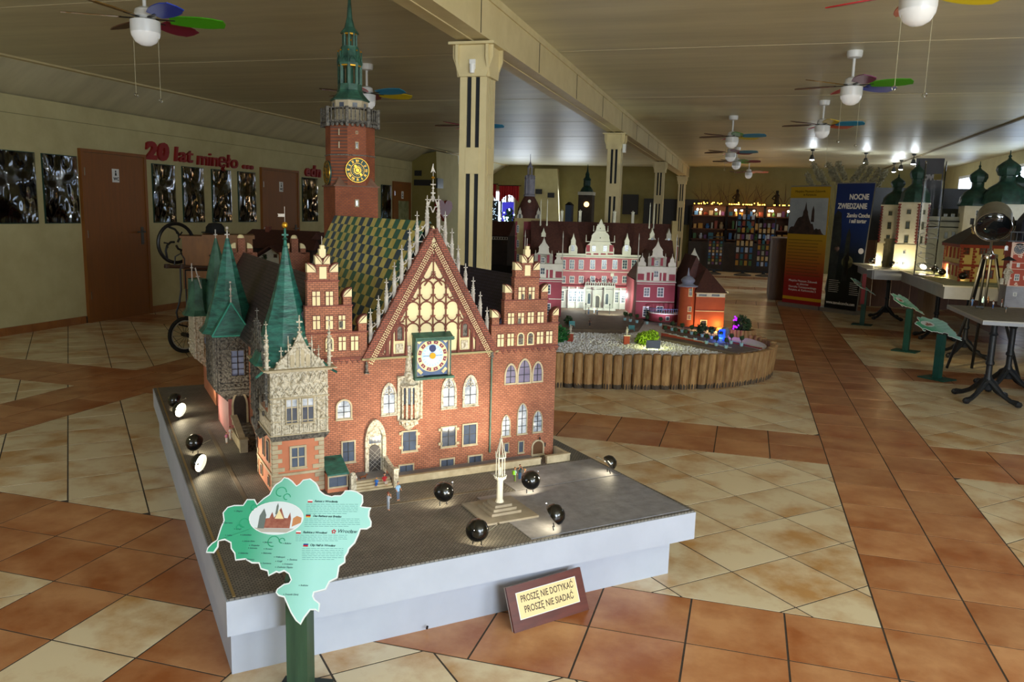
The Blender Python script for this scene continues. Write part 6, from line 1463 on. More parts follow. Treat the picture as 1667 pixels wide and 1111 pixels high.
# roadside bits on the near table are built with the little people further down
_p = onz(1506, 543); _c = thing('wooden_box', 'pale upright wooden box standing under the corner of the manor table', 'box', (_p.x, _p.y, 0), .2); B(-.10, -.08, 0, .10, .12, .60).build('body', mat('pale_box_wood', '#8a6f50', '#7c6245', 6, .6, vec=(5, 5, .5)), _c); B(-.105, -.085, .60, .105, .125, .615).build('lid', m_wood_, _c)
# ---- film spotlight on tripod
tc = onz(1588, 608, 0); zc_ = zof(tc.x, tc.y, 365); zh = zof(tc.x, tc.y, 412)
tp_ = thing('studio_spotlight', 'old chrome-yoked film spotlight with glass lens on a tall black wooden tripod', 'spotlight', tc, -.25)
for k, (px, py) in enumerate(((1541, 600), (1659, 617), (1600, 590))):
    f = onz(px, py) if k < 2 else tc+Vector((.03, .27, 0)); f.z = 0
    d = Matrix.Rotation(.25, 3, 'Z') @ (f-tc); top = Vector((.05*math.cos(math.atan2(d.y, d.x)), .05*math.sin(math.atan2(d.y, d.x)), zh-.03)); sd_ = Vector((-d.y, d.x, 0)).normalized()*.022
    q = M(); q.tube([top+sd_, d*.45+Vector((0, 0, zh*.52))+sd_, d*.5+Vector((0, 0, zh*.48))], .012, 6); q.tube([top-sd_, d*.45+Vector((0, 0, zh*.52))-sd_, d*.5+Vector((0, 0, zh*.48))], .012, 6); q.tube([d*.42+Vector((0, 0, zh*.56)), d+Vector((0, 0, .004))], .014, 6); q.build('tripod_leg', m_black, tp_)
M().lathe((0, 0, zh-.06), [(.06, 0), (.07, .02), (.07, .045), (.03, .055), (.02, .08)], 12).build('tripod_head', mat('chrome', '#c8c8cc', rough=.15, metal=1), tp_)
m_chr = MATS['chrome']
hz = zc_; R_ = .15
q = M(); q.tube([(R_*1.15*math.cos(a), 0, hz+R_*1.15*math.sin(a)*.9) for a in [math.radians(180+k*12) for k in range(16)]], .008, 6); q.tube([(0, 0, zh+.015), (0, 0, hz-R_*1.04)], .012, 6); q.build('yoke', m_chr, tp_)
T_ = Matrix.Translation((0, 0, hz+.03)) @ Matrix.Rotation(math.radians(118), 4, 'X')
q = M(); q.T = T_; q.lathe((0, 0, 0), [(R_*.6, -.16), (R_*.92, -.13), (R_, -.08), (R_, .09), (R_*1.03, .10), (R_*1.03, .12)], 24); q.build('lamp_housing', mat('housing_beige', '#8a8372', '#7d7666', 14, .4), tp_)
q = M(); q.T = T_; q.lathe((0, 0, .118), [(R_*.96, 0), (R_*.8, .02), (R_*.4, .035), (.001, .04)], 24); q.build('lens', mat('lens_glass', '#1a1d20', rough=.03, spec=1), tp_)
q = M(); q.T = T_; q.tube([(R_*1.0*math.cos(a), R_*math.sin(a), .125) for a in [2*PI*k/24 for k in range(24)]], .006, 6, True); q.build('lens_rim', m_chr, tp_)
M().box(-R_*1.3, -.012, hz-.01, -R_*1.08, .012, hz+.05).box(R_*1.08, -.012, hz-.01, R_*1.3, .012, hz+.04).build('tilt_knob', m_black, tp_, split=True)
# ---- glass tube display with dark poster behind
gp_ = onz(1504, 449, .803); 
gt_ = thing('glass_tube', 'tall clear glass tube display standing between church and monastery models', 'glass tube', gp_)
q = M(); q.lathe((0, 0, .0), [(.115, 0), (.115, zof(gp_.x, gp_.y, 262)-.803)], 24, cap=False); q.build('tube', glass_mat('thin_tube_glass', .12), gt_)
M().lathe((0, 0, 0), [(.12, 0), (.12, .015)], 24).build('base', mat('clear_base', '#7a7680', rough=.2), gt_)
q = M()
for k in range(5): q.tube([(.09*math.cos(a), .09*math.sin(a), .12+.12*k+.03*math.sin(a)) for a in [2*PI*j/16 for j in range(16)]], .003, 4, True)
q.build('wire_coil', mat('silver_wire', '#8f9098', rough=.3, metal=1), gt_)
p = ony(1517, 260, 12.5); wp = thing('wall_poster', 'dark hanging poster above the glass tube near the right wall', 'poster', (ony(1519, 300, 12.5).x, 12.5, zof(ony(1519, 300, 12.5).x, 12.5, 400)))
h_ = zof(wp.location.x, 12.5, 258)-wp.location.z; B(-.30, 0, 0, .14, .02, h_).build('sheet', mat('poster_black', '#1b1416', '#2b1c22', 3, .3), wp)
text('poster_word', 'NOWE', mat('poster_white', '#c9c4c8', rough=.5), .12, (-.27, -.002, h_-.36), (PI/2, 0, 0), wp, .001, .01); text('poster_word', 'OPEN', mat('poster_yellow', '#c9a21f', rough=.5), .13, (.05, -.002, h_-.36), (PI/2, 0, 0), wp, .001, .01) if 0 else None
B(.0, -.004, h_-.36, .12, 0, h_-.26).build('yellow_patch', mat('poster_yellow', '#8f7a1a', rough=.5), wp)
# ---- roll-up banners
def panel_frame(bl, br, tl):
    return None
m_alu = mat('aluminium', '#a9abb0', rough=.35, metal=.8)
def banner(label, bl, br, hgt, lean, skew):
    x = (br-bl); L_ = x.length; a = math.atan2(x.y, x.x)
    t = thing('roll_up_banner', label, 'banner', (bl.x, bl.y, 0), a)
    B(-.02, -.09, 0, L_+.02, .09, .06).build('base_cassette', m_alu, t)
    return t, L_
bA = onz(1273, 497); bB = onz(1341, 506); bC = onz(1393, 513)
t, L_ = banner('yellow and red roll-up museum banner with a castle photo, left of the blue one', bA, bB-(bB-bA)*.08, 2, 0, 0)
H_ = 1.96
m_by = mat('banner_yellow', '#c99a12', rough=.5)
def grad_mat(name, stops, h0, h1):
    m = bpy.data.materials.new(name); m.use_nodes = True; N = m.node_tree.nodes; K = m.node_tree.links; b = N['Principled BSDF']; b.inputs['Roughness'].default_value = .45
    tc = N.new('ShaderNodeTexCoord'); sp = N.new('ShaderNodeSeparateXYZ'); mr = N.new('ShaderNodeMapRange'); mr.inputs[1].default_value = h0; mr.inputs[2].default_value = h1; cr = N.new('ShaderNodeValToRGB')
    K.new(tc.outputs['Object'], sp.inputs[0]); K.new(sp.outputs[2], mr.inputs[0]); K.new(mr.outputs[0], cr.inputs[0]); K.new(cr.outputs[0], b.inputs['Base Color'])
    e = cr.color_ramp.elements; e[0].position, e[0].color = stops[0][0], lin(stops[0][1]); e[1].position, e[1].color = stops[-1][0], lin(stops[-1][1])
    for p_, c_ in stops[1:-1]: x = e.new(p_); x.color = lin(c_)
    return m
sh = B(0, -.004, .06, L_, .0, H_).build('printed_sheet', grad_mat('banner_print', [(0, '#94101a'), (.22, '#98201a'), (.36, '#9a5418'), (.6, '#a8841a'), (1, '#b08c1a')], .06, 1.9), t)
B(0, -.006, H_-.0, L_, .006, H_+.02).build('top_rail', m_alu, t)
B(.0, -.005, 1.20, L_*.97, -.004, 1.78).build('photo_sky', mat('photo_sky', '#8f98a2', '#a3abb4', 3, .5), sh)
q = M(); pts = [(0, 1.20)]
for k in range(1, 20): f = k/20; pts.append((L_*.97*f, 1.2+(.30*math.exp(-((f-.42)/.22)**2)+.10*rnd.random())*(1 if f < .9 else .6)))
q.xz(pts+[(L_*.97, 1.20)], -.007, -.005); q.build('photo_castle_rock', mat('photo_dark', '#221c1c', '#43302c', 12, .5), sh)
q = M(); q.xz([(L_*.36, 1.4), (L_*.50, 1.4), (L_*.49, 1.56), (L_*.46, 1.6), (L_*.43, 1.72), (L_*.40, 1.6), (L_*.37, 1.56)], -.009, -.007); q.xz([(L_*.58, 1.4), (L_*.66, 1.4), (L_*.65, 1.58), (L_*.62, 1.66), (L_*.59, 1.58)], -.009, -.007); q.build('photo_tower', MATS['photo_dark'], sh, split=True)
m_inkd = mat('dark_ink', '#4c3a10', rough=.6); m_inkw = mat('white_ink', '#e8e4e0', rough=.6)
text('print', 'Miejskie Muzeum Zabawek\nw Karpaczu', m_inkd, .052, (L_*.5, -.006, 1.87), (PI/2, 0, 0), sh, .0008, 0, 0, 'CENTER')
text('print', 'Miejskie Muzeum Zabawek\nze zbiorów\nHenryka Tomaszewskiego\nKarpacz, ul. Karkonoska 5', m_inkw, .050, (L_*.5, -.006, .42), (PI/2, 0, 0), sh, .0008, 0, 0, 'CENTER')
B(0, -.005, .12, L_, -.004, .17).build('yellow_stripe', m_by, sh)
q = M()
for k in range(12): q.box(.03, -.006, 1.10-.052*k, L_*(.80+.12*rnd.random()), -.005, 1.108-.052*k)
q.build('text_line', m_inkd, sh, split=True)
t, L_ = banner('dark blue roll-up banner for a night castle tour, beside the yellow one', bB, bC, 2, 0, 0)
L_ *= 1.0
def blm(stops): return grad_mat('night_print', stops, .06, 2.0)
q = M(); dx = .12; q.xz([(0, .06), (L_, .06), (L_+dx, 2.0), (0.05, 2.0)], -.004, 0); sh = q.build('printed_sheet', blm([(0, '#05070c'), (.3, '#0a1a18'), (.45, '#0a1526'), (.7, '#102c6a'), (1, '#122a66')]), t)
M().xz([(L_, .06), (L_+.012, .06), (L_+dx+.012, 2.0), (L_+dx, 2.0)], -.006, .006).build('side_pole', m_alu, t); M().box(.05, -.006, 2.0, L_+dx, .006, 2.015).build('top_rail', m_alu, t)
text('print', 'NOCNE', m_inkw, .115, (L_*.78, -.006, 1.76), (PI/2, 0, 0), sh, .0008, .004, 0, 'CENTER', .8); text('print', 'ZWIEDZANIE', m_inkw, .115, (L_*.60, -.006, 1.62), (PI/2, 0, 0), sh, .0008, .004, 0, 'CENTER', .72)
text('print', 'Zamku Czocha\ni sali tortur', m_inkw, .085, (L_*.80, -.006, 1.49), (PI/2, 0, 0), sh, .0008, .003, .1, 'CENTER', .75)
text('print', 'www.zamekczocha.com', m_inkw, .065, (L_*.5, -.006, .13), (PI/2, 0, 0), sh, .0008, .002, 0, 'CENTER', .8)
q = M(); q.xz([(0.02, .5), (.16, .5), (.2, 1.2), (.17, 1.55), (.1, 1.6), (.04, 1.5)], -.0055, -.004); q.xz([(.26, .5), (.36, .5), (.36, 1.22), (.33, 1.32), (.29, 1.22)], -.0055, -.004); q.build('print_ruin', mat('night_ruin', '#151a1e', '#2a2f2c', 10, .6), sh, split=True)
q = M(); disc(q, .34, .80, 0, .10, -.0055, -.004, 20); q.build('print_glow', mat('glow_print', '#6f6a48', '#3a3a28', 10, .6), sh)
q = M(); q.xz([(.30, .60), (.37, .60), (.36, .80), (.375, .86), (.36, .90), (.355, .96), (.335, .97), (.325, .92), (.305, .88), (.31, .80)], -.007, -.0055); q.build('print_figure', m_black, sh)
for (x, z, c_, nm) in ((.14, 1.0, '#c9a295', 'print_lamp'), (.56, .98, '#b9b7c4', 'print_lamp')): q = M(); disc(q, x, z, 0, .045, -.0055, -.004, 16); q.build(nm, mat('lamp_print_'+('a' if x < .3 else 'b'), c_, rough=.6), sh)
q = M()
for k in range(7): q.box(.05, -.006, .50-.03*k, .2+.05*rnd.random(), -.005, .506-.03*k); q.box(.42, -.006, .48-.03*k, .55+.05*rnd.random(), -.005, .486-.03*k)
q.build('text_line', m_inkw, sh, split=True)
# pampas grass in a vase behind the banners
pv = ony(1375, 300, 12.6); vz = thing('pampas_grass', 'dried pampas grass plumes rising above the blue banner', 'dried plant', (pv.x, 12.6, 0))
M().lathe((0, 0, 0), [(.12, 0), (.18, .2), (.14, .5), (.08, .7), (.1, .75)], 14).build('vase', mat('vase_brown', '#3b2a20', rough=.4), vz)
m_pam = mat('pampas_plume', '#a39a7c', '#c2b998', 20, .9)
for k in range(11):
    dx = -.55+.11*k+rnd.uniform(-.03, .03); h = 2.28+rnd.uniform(-.12, .1)-abs(dx)*.15; q = M(); q.tube([(0, 0, .6), (dx*.5, 0, 1.5), (dx, 0, h)], .004, 4); q.build('stalk', m_pam, vz)
    q = M(); 
    for j in range(5): foliage(q, (dx+(-.02+.03*j)*(1 if dx > 0 else -1), rnd.uniform(-.04, .04), h-.12+.06*j), .055, 40, .6)
    q.build('plume', m_pam, vz, smooth=False, kind='stuff')
# ---- info stands with map boards are built further down; counter and shop at the far end
m_wood = mat('brown_counter_wood', '#5a3c24', '#6b482b', 8, .5, vec=(4, 4, .5))
p = onz(1264, 470); cb = thing('wooden_counter', 'brown wooden partition counter left of the yellow banner', 'counter', (0, 0, 0)); xa = .02
for k in range(6): B(-.0-.12, 12.1+.22*k, 0, -.08, 12.3+.22*k, 1.06).build('board', m_wood, cb)
B(-.13, 12.05, 1.06, .3, 13.45, 1.10).build('counter_top', m_wood, cb); B(-.08, 12.08, 0, .3, 12.12, 1.06).build('end_panel', m_wood, cb)
bpnl = thing('wood_panelling', 'reddish wooden panelling behind the church table', 'panelling', (0, 0, 0))
for k in range(9): B(.95+.3*k, 11.9, 0, 1.24+.3*k, 11.94, 1.12).build('panel', mat('reddish_panel', '#6b4632', '#7a5039', 6, .5, vec=(3, 3, .5)), bpnl)
B(.95, 11.92, 1.12, 3.65, 11.98, 2.0).build('dark_display', mat('dark_display_board', '#11131a', '#232838', 2.5, .3), bpnl)
# shop shelves
m_shelf = mat('shop_shelf_wood', '#5b3415', '#6c3f1c', 6, .6); SY = 19.6
def SX(px): return ony(px, 350, SY).x
def SZ(py): return zof(-.5, SY, py)
sh0, sh1 = SX(1125), SX(1292)
ss = thing('shop_shelf', 'long dark wooden souvenir shelf wall with lamps at the far end', 'shelf', (0, 0, 0))
B(sh0, SY+.35, 0, sh1, SY+.38, SZ(335)).build('back_board', m_shelf, ss)
for py in (337, 353, 375, 392): B(sh0, SY, SZ(py)-.015, sh1, SY+.36, SZ(py)+.015).build('shelf_board', m_shelf, ss)
for px in (1125, 1183, 1215, 1245, 1291): B(SX(px)-.03, SY, 0, SX(px)+.03, SY+.36, SZ(336)).build('upright', m_dark, ss)
B(sh0, SY-.25, 0, sh1, SY-.02, SZ(396)).build('lower_cabinet', mat('dark_cabinet', '#2d241d', '#3a2e24', 5, .6), ss)
cols = ['#b8862b', '#3f6ea5', '#9a9a8c', '#8a3b22', '#c9b48a', '#456b3a', '#c4c8d2', '#6a3a6a', '#2d6a7a', '#caa05a']
SN = ['amber', 'blue', 'grey', 'rust red', 'cream', 'green', 'silver', 'purple', 'teal', 'tan']
k = 0
for (py, h) in ((353, .14), (375, .22), (392, .18)):
    px = 1130
    while px < 1288:
        w_ = rnd.uniform(3, 9); x0_, x1_ = SX(px), SX(px+w_); hh = h*rnd.uniform(.5, 1); z = SZ(py)+.016
        if not any(px-1.6 < ux < px+w_+1.6 for ux in (1183, 1215, 1245, 1291)):
            k += 1; q = M(); 
            if k % 3: q.box(x0_, SY+.06, z, x1_-.01, SY+.2, z+hh)
            else: q.lathe(((x0_+x1_)/2, SY+.14, z), [((x1_-x0_)*.35, 0), ((x1_-x0_)*.45, hh*.5), ((x1_-x0_)*.2, hh*.8), ((x1_-x0_)*.25, hh)], 10)
            tag(q.build('souvenir', mat('souvenir_%d' % (k % 10), cols[k % 10], rough=.5)), SN[k % 10]+(' box' if k % 3 else ' round vase')+' on the %s board, %s bay from the left, far shop shelf' % ({353: 'top', 375: 'middle', 392: 'bottom'}[py], ['first', 'second', 'third', 'fourth'][(px > 1183)+(px > 1215)+(px > 1245)]), 'souvenir', 'souvenirs on the far shop shelf')
        px += w_+rnd.uniform(.6, 3)
for px in (1135, 1141, 1165, 1197, 1207, 1227, 1252, 1257, 1283):
    x = SX(px); z = SZ(338)-.08; M().ball((x, SY+.05, z), .03, 8).build('shelf_lamp', mat('shelf_lamp_glow', '#ffd9a0', emit=9, ecol='#ffd8a0'), ss); 
for px in (1138, 1170, 1202, 1232, 1256): point('shelf_lamp_light', (SX(px), SY-.02, SZ(345)), 1.0, (1, .72, .42), .04)
fg = thing('fairy_lights', 'string of small warm fairy lights along the top of the shop shelf', 'fairy lights'); zf = SZ(335)
M().tube([(sh0+(sh1-sh0)*k/30, SY+.01, zf+.02+.012*math.sin(k*1.7)) for k in range(31)], .004, 4).build('wire', m_black, fg)
for k in range(58): x = sh0+(sh1-sh0)*rnd.random(); M().ball((x, SY+rnd.uniform(-.02, .05), zf+.025+rnd.uniform(0, .05)*(rnd.random() > .7)), .013, 6).build('bulb', mat('fairy_bulb', '#ffb040', emit=8, ecol='#ffb53a'), fg)
for k, (px, h, lb) in enumerate(((1198, .42, 'dark carved figure standing on the shop shelf behind the fan'), (1263, .38, 'dark carved figure on the right end of the shop shelf'))):
    x = SX(px); t = thing('carved_figure', lb, 'statue', (x, SY+.2, zf)); q = M(); q.lathe((0, 0, 0), [(.09, 0), (.07, .1), (.05, .2), (.07, .28), (.03, .33), (.04, .37), (.035, .41), (.001, h+.02)], 10); q.build('body', m_dark, t); q = M(); q.tube([(-.06, 0, .28), (-.12, -.03, .2), (-.05, -.05, .16)], .018, 6); q.build('arm', m_dark, t)
for k, px in enumerate((1140, 1155, 1172, 1185, 1212, 1225, 1240, 1275)):
    x = SX(px); t = thing('dry_branch', ['left end', 'second', 'third', 'fourth', 'fifth', 'sixth', 'seventh', 'right end'][k]+' dry branch arrangement from the left on top of the shop shelf', 'branches', (x, SY+.15, zf), group='dry branches on the shop shelf')
    for j in range(5): a = rnd.uniform(-1.1, 1.1); M().tube([(0, 0, 0), (.12*math.sin(a), 0, .2), (.35*math.sin(a)+rnd.uniform(-.1, .1), rnd.uniform(-.05, .05), .5*math.cos(a)+.1)], [.008, .006, .002], 5).build('twig', m_trunk, t)
# card stands in front of the shelf
for k, (px, py0, py1, w_) in enumerate(((1212, 470, 340, 14), (1246, 475, 355, 13), (1165, 470, 385, 12))):
    y = 18.2; x = ony(px, 400, y).x; h = zof(x, y, py1); t = thing('card_rack', 'tall dark postcard rack, '+['centre', 'right', 'left'][k]+' one before the shop shelf', 'card rack', (x, y, 0)); W2 = w_/65
    q = M()
    for s_ in (-1, 1): q.box(s_*W2-.012, -.012, .1, s_*W2+.012, .012, h)
    q.build('post', m_iron, t, split=True); M().lathe((0, 0, 0), [(W2, 0), (W2, .02), (.04, .06), (.04, .1)], 14).build('foot', m_iron, t); B(-W2, -.01, .1, W2, .01, .13).box(-W2, -.01, h-.03, W2, .01, h).build('rail', m_iron, t, split=True)
    for i in range(8):
        for j in range(4): B(-W2+.02+j*W2/2, -.03, .25+i*(h-.35)/8, -W2-.02+(j+1)*W2/2, -.015, .25+(i+.75)*(h-.35)/8).build('card', mat('souvenir_%d' % ((i*3+j*5+k) % 10), cols[(i*3+j*5+k) % 10], rough=.5), t)
# track lights on the ceiling at the right
for k, (px, py) in enumerate(((1322, 257), (1409, 262), (1455, 277), (1466.5, 273), (1487, 264))):
    P = onz(px, py, HC-.16) if k < 2 else onz(px, py, HC-.16)
    t = thing('ceiling_spotlight', ['lit ceiling spotlight above the yellow banner', 'lit ceiling spotlight above the blue banner', 'leftmost of three lit ceiling spotlights above the church towers', 'middle one of three lit ceiling spotlights above the church towers', 'rightmost of three lit ceiling spotlights above the church towers'][k], 'spotlight', (P.x, P.y, HC))
    M().lathe((0, 0, -.03), [(.035, 0), (.04, .03)], 12).build('base', m_black, t); M().tube([(0, 0, -.03), (0, 0, -.11)], .008, 6).build('stem', m_black, t)
    M().lathe((0, 0, -.20), [(.045, 0), (.05, .02), (.03, .09), (.015, .1)], 14).build('shade', m_black, t); M().lathe((0, 0, -.215), [(.001, 0), (.035, .005), (.044, .018)], 14).build('bulb', mat('spot_bulb', '#ffffff', emit=25, ecol='#e6f2ff'), t)
    point('ceiling_spot_light', (P.x, P.y, HC-.26), 3, (.85, .93, 1), .03)
# window recesses in the right wall
for k, (pa, pb) in enumerate((((1563, 292), (1581, 318)), ((1640, 277), (1700, 335)))):
    a = onx(pa[0], pa[1], 4.18); b = onx(pb[0], pb[1], 4.18); y0_, y1_ = sorted((a.y, b.y)); z0_, z1_ = sorted((a.z, b.z)); z0_ -= .5
    f = M(); f.T = Matrix(((0, 1, 0, 4.17), (1, 0, 0, 0), (0, 0, 1, 0), (0, 0, 0, 1)))
    f.ring_xz([(y0_-.06, z0_-.06), (y1_+.06, z0_-.06), (y1_+.06, z1_+.06), (y0_-.06, z1_+.06)], [(y0_, z0_), (y1_, z0_), (y1_, z1_), (y0_, z1_)], -.01, .03)
    w_ = f.build('window_%d' % (k+1), m_white, kind='structure'); B(4.175, y0_, z0_, 4.195, y1_, z1_).build('pane', mat('daylit_pane', '#cfe6ff', emit=1.6, ecol='#cfe4ff'), w_)
# little lamps on the model tables
def egg_lamp(name, label, P, rz, lit=False, tilt=35, r=.034, group=None):
    t = thing(name, label, 'lamp', P, rz, group)
    T = Matrix.Translation((0, 0, r*1.25)) @ Matrix.Rotation(math.radians(-tilt), 4, 'X')     # opens towards +y
    q = M(); q.T = T @ Matrix.Rotation(math.radians(-90), 4, 'X')
    q.lathe((0, 0, 0), [(.001, -r*1.05), (r*.5, -r*.97), (r*.84, -r*.68), (r*1.0, -r*.25), (r*1.0, r*.0), (r*.95, r*.0), (r*.94, -r*.25), (r*.8, -r*.6), (r*.3, -r*.9)], 22, cap=False); q.build('shade', mat('gloss_black', '#0a0a0b', rough=.16, spec=.8), t)
    q = M(); q.T = T @ Matrix.Rotation(math.radians(-90), 4, 'X'); q.lathe((0, 0, -r*.35), [(r*.9, 0), (r*.7, r*.06), (.001, r*.10)], 18, cap=False)
    q.build('lamp_glass', mat('lamp_glow', '#fff6da', emit=9, ecol='#fff0c8'), t)
    q = M()
    for s_ in (-1, 1): q.tube([(s_*r*.35, 0, r*.4), (s_*r*.4, -.004, 0)], .0022, 5)
    q.build('foot', m_black, t, split=True)
    q = M(); q.tube([(r*.9, 0, r*1.2), (r*1.3, .015, r*1.5), (r*1.6, .03, r*1.7)], .0018, 5); q.ball((r*1.62, .032, r*1.72), .005, 6); q.build('clip', m_chr, t)
    d = Matrix.Rotation(rz, 3, 'Z') @ Vector((0, math.cos(math.radians(tilt)), math.sin(math.radians(tilt))))
    return t, Vector(P)+Vector((0, 0, r*1.3))+d*r*.5, d
for k, (px, py, zz_, rz_, e, lb) in enumerate(((1419, 431, .80, -1.2, 4, 'leftmost lit black lamp at the edge of the church table'), (1440, 434, .80, -1.2, 4, 'second black lamp on the church table, its glow facing the portal'), (1453, 437, .80, -1.4, 2, 'round black lamp right below the church portal'),
        (1502, 442, .803, 2.6, 3, 'lit black lamp at the left corner of the manor table'), (1521, 446, .803, 0, 2, 'small black lamp between glass tube and manor model'), (1534, 452, .803, -.9, 4, 'black lamp lighting the manor from its left corner'), (1566, 458, .803, -.2, 3, 'black round lamp in front of the manor corner'), (1578, 448, .803, -.2, 2, 'black round lamp just left of the tripod, behind another'))):
    P = onz(px, py, zz_+.001); t, Lp, d = egg_lamp('egg_lamp', lb, P, rz_, r=.045)
    point('egg_lamp_light', Lp+d*.02, e*.35, (1, .86, .55), .02)
spot('manor_wash', onz(1550, 466, .86), (2.1, 7.4, .95), 8, (1, .80, .42), 120, .6); spot('church_wash', (1.38, 8.95, .84), (1.7, 9.25, 1.15), 3, (1, .88, .6), 110, .6)
# ================================================================ LEFT WALL, FANS, BACK OF THE ROOM
def wy(px, py, x=-8): P = onx(px, py, x); return P.y, P.z
def wall_panel(name, label, cat, x, y0, y1, z0, z1, th_, m, group=None):
    o = thing(name, label, cat, (x, y0, z0), 0, group); return o
def door(n, pa, pb, zb=0, sign=True, handle=True):
    y0, z1 = wy(*pa); y1, _ = wy(*pb); z1 = 1.985
    d = B(-8.0, y0, .0, -7.965, y1, z1).build('door_%d' % n, m_door, kind='structure')
    M().box(-8.0, y0-.045, 0, -7.955, y0-.004, z1+.04).box(-8.0, y1+.004, 0, -7.955, y1+.045, z1+.04).box(-8.0, y0-.004, z1+.004, -7.955, y1+.004, z1+.04).build('door_frame', m_door, d, split=False)
    for z in (.28, 1.0, 1.72): M().lathe((-7.96, y0-.002, z), [(.008, 0), (.008, .09)], 8).build('hinge', m_chr, d)
    if handle:
        q = M(); q.box(-7.965, y1-.10, .90, -7.958, y1-.055, 1.12); q.tube([(-7.96, y1-.08, 1.06), (-7.91, y1-.08, 1.06), (-7.905, y1-.10, 1.06), (-7.905, y1-.22, 1.06)], .010, 8); q.build('door_handle', mat('dull_metal', '#5b5852', rough=.4, metal=.7), d); M().lathe((-7.955, y1-.08, .93), [(.02, 0), (.02, .006)], 12).build('keyhole', MATS['dull_metal'], d)
    yc = (y0+y1)/2
    s_ = B(-7.964, yc-.055, 1.66, -7.960, yc+.055, 1.82).build('door_sign', m_white, d)
    M().ball((-7.959, yc, 1.79), .012, 8, (.2, 1, 1)).yz([(yc-.015, 1.74), (yc+.015, 1.74), (yc+.008, 1.775), (yc-.008, 1.775)], -7.960, -7.957).build('sign_figure', m_black, s_)
    text('sign_word', 'WC', m_black, .05, (-7.9595, yc-.038, 1.685), (PI/2, 0, PI/2), s_, .0005, .002)
    return d
door(1, (131, 250), (229, 257)); door(2, (425, 279), (481, 288)); 
d3 = door(3, (640, 302), (665, 305), handle=False)
y0, z1 = wy(646, 327); y1, z0 = wy(662, 362); B(-7.962, y0, z0, -7.95, y1, z1).build('door_poster', mat('pale_poster', '#a8a67e', '#6f7a4e', 6, .4), d3)
# photo posters under shiny film
m_pframe = mat('poster_green', '#16382a', rough=.5)
m_film = mat('shiny_film_photo', '#10161a', '#2b3338', 5, .10, bump=1.0, bscale=3.2, spec=1)
m_ph = [mat('photo_print_%d' % k, a, b, 9, .08, bump=1.0, bscale=2.4, spec=1, detail=8) for k, (a, b) in enumerate((('#20262a', '#8b8f86'), ('#2a1f1c', '#70645a'), ('#1a2c22', '#5f7a5a'), ('#20242e', '#6d7a90')))]
PS = [((-22, 250), (62, 359), 2), ((66, 257), (130, 359), 2), ((246, 274), (287, 360), 2), ((295, 278), (333, 360), 2), ((343, 281), (377, 360), 2), ((386, 285), (417, 360), 2), ((491, 295), (517, 360), 2), ((620, 306), (636, 353), 1)]
m_wavy = glass_mat('wavy_film'); _nt = m_wavy.node_tree; _bp = _nt.nodes.new('ShaderNodeBump'); _nz = _nt.nodes.new('ShaderNodeTexNoise'); _nz.inputs['Scale'].default_value = 2.2; _nz.inputs['Detail'].default_value = 1; _bp.inputs['Distance'].default_value = .04; _nt.links.new(_nz.outputs['Fac'], _bp.inputs['Height'])
for _n in _nt.nodes:
    if _n.type == 'BSDF_GLOSSY': _nt.links.new(_bp.outputs[0], _n.inputs['Normal'])
    if _n.type == 'LAYER_WEIGHT': _n.inputs[0].default_value = .5
plb = ['leftmost wall poster, cut by the picture edge, with green border', 'green-bordered photo poster just left of the first brown door', 'green-bordered photo poster under the digits 20', 'green-bordered photo poster under the word lat', 'green-bordered photo poster under the word mineło, the third right of the door', 'green-bordered photo poster just left of the second brown door', 'green-bordered photo poster right of the second brown door', 'dark poster beside the narrow brown door behind the tower']
plb[4] = 'green-bordered photo poster under the longest red word, third right of the first door'
for k, ((a0, a1), (b0, b1), nx) in enumerate(PS):
    y0, z1 = wy(a0, a1); y1, z0 = wy(b0, b1); z1 = 1.93; z0 = 1.17
    t = thing('photo_poster', plb[k], 'poster', (-8, 0, 0), 0, 'photo posters on the left wall')
    bk = B(0, y0, z0, .012, y1, z1).build('backing', m_pframe, t)
    W2 = (y1-y0)/nx
    for i in range(nx):
        for j in range(4):
            hh = (z1-z0-.06)/4; a = y0+W2*i+.03+rnd.uniform(0, .03); b = y0+W2*(i+1)-.025; c = z0+.035+hh*j; B(.012, a, c, .016, b, c+hh-.02).build('photo', m_ph[(i+j*2+k) % 4], t)
    B(.0165, y0+.01, z0+.01, .018, y1-.01, z1-.01).build('film', m_wavy, t)
# red cut-out lettering
m_redl = mat('lettering_red', '#8a1414', '#981a1a', 10, .5)
def wall_word(name, label, word, p0, p1, hpx, boldn=.012):
    y0, z0 = wy(*p0); y1, _ = wy(*p1)
    t = thing(name, label, 'lettering', (-8, y0, z0)); sz = hpx
    xs = []; x = 0; obs = []
    for ch_ in word:
        if ch_ == ' ': x += .3*sz; continue
        o = text('letter', ch_, m_redl, sz, (0, 0, 0), (0, 0, 0), t, .018, boldn, .12)
        vs = [v.co for v in o.data.vertices]; a = min(v.x for v in vs); b = max(v.x for v in vs)
        o.data.transform(Matrix.Translation((-a, 0, 0))); obs.append((o, x, b-a)); x += (b-a)+.05*sz
    sc_2 = (y1-y0)/x
    for o, xx, w_ in obs:
        o.data.transform(Matrix.Diagonal((sc_2, 1, 1, 1))); o.location = (.02, xx*sc_2, 0); o.rotation_euler = (PI/2, 0, PI/2)
wall_word('wall_lettering', 'large dark red digits 20 on the left wall', '20', (234, 257), (274, 259), .29, .016)
wall_word('wall_lettering', 'dark red cut-out word lat on the left wall', 'lat', (282, 262), (313, 264), .27, .004)
wall_word('wall_lettering', 'long dark red cut-out word on the left wall, between lat and the dots', 'minęło', (319, 268), (386, 273), .27, .001)
wall_word('wall_lettering', 'three dark red dots ending the wall lettering', '...', (393, 273), (411, 274), .28, .014)
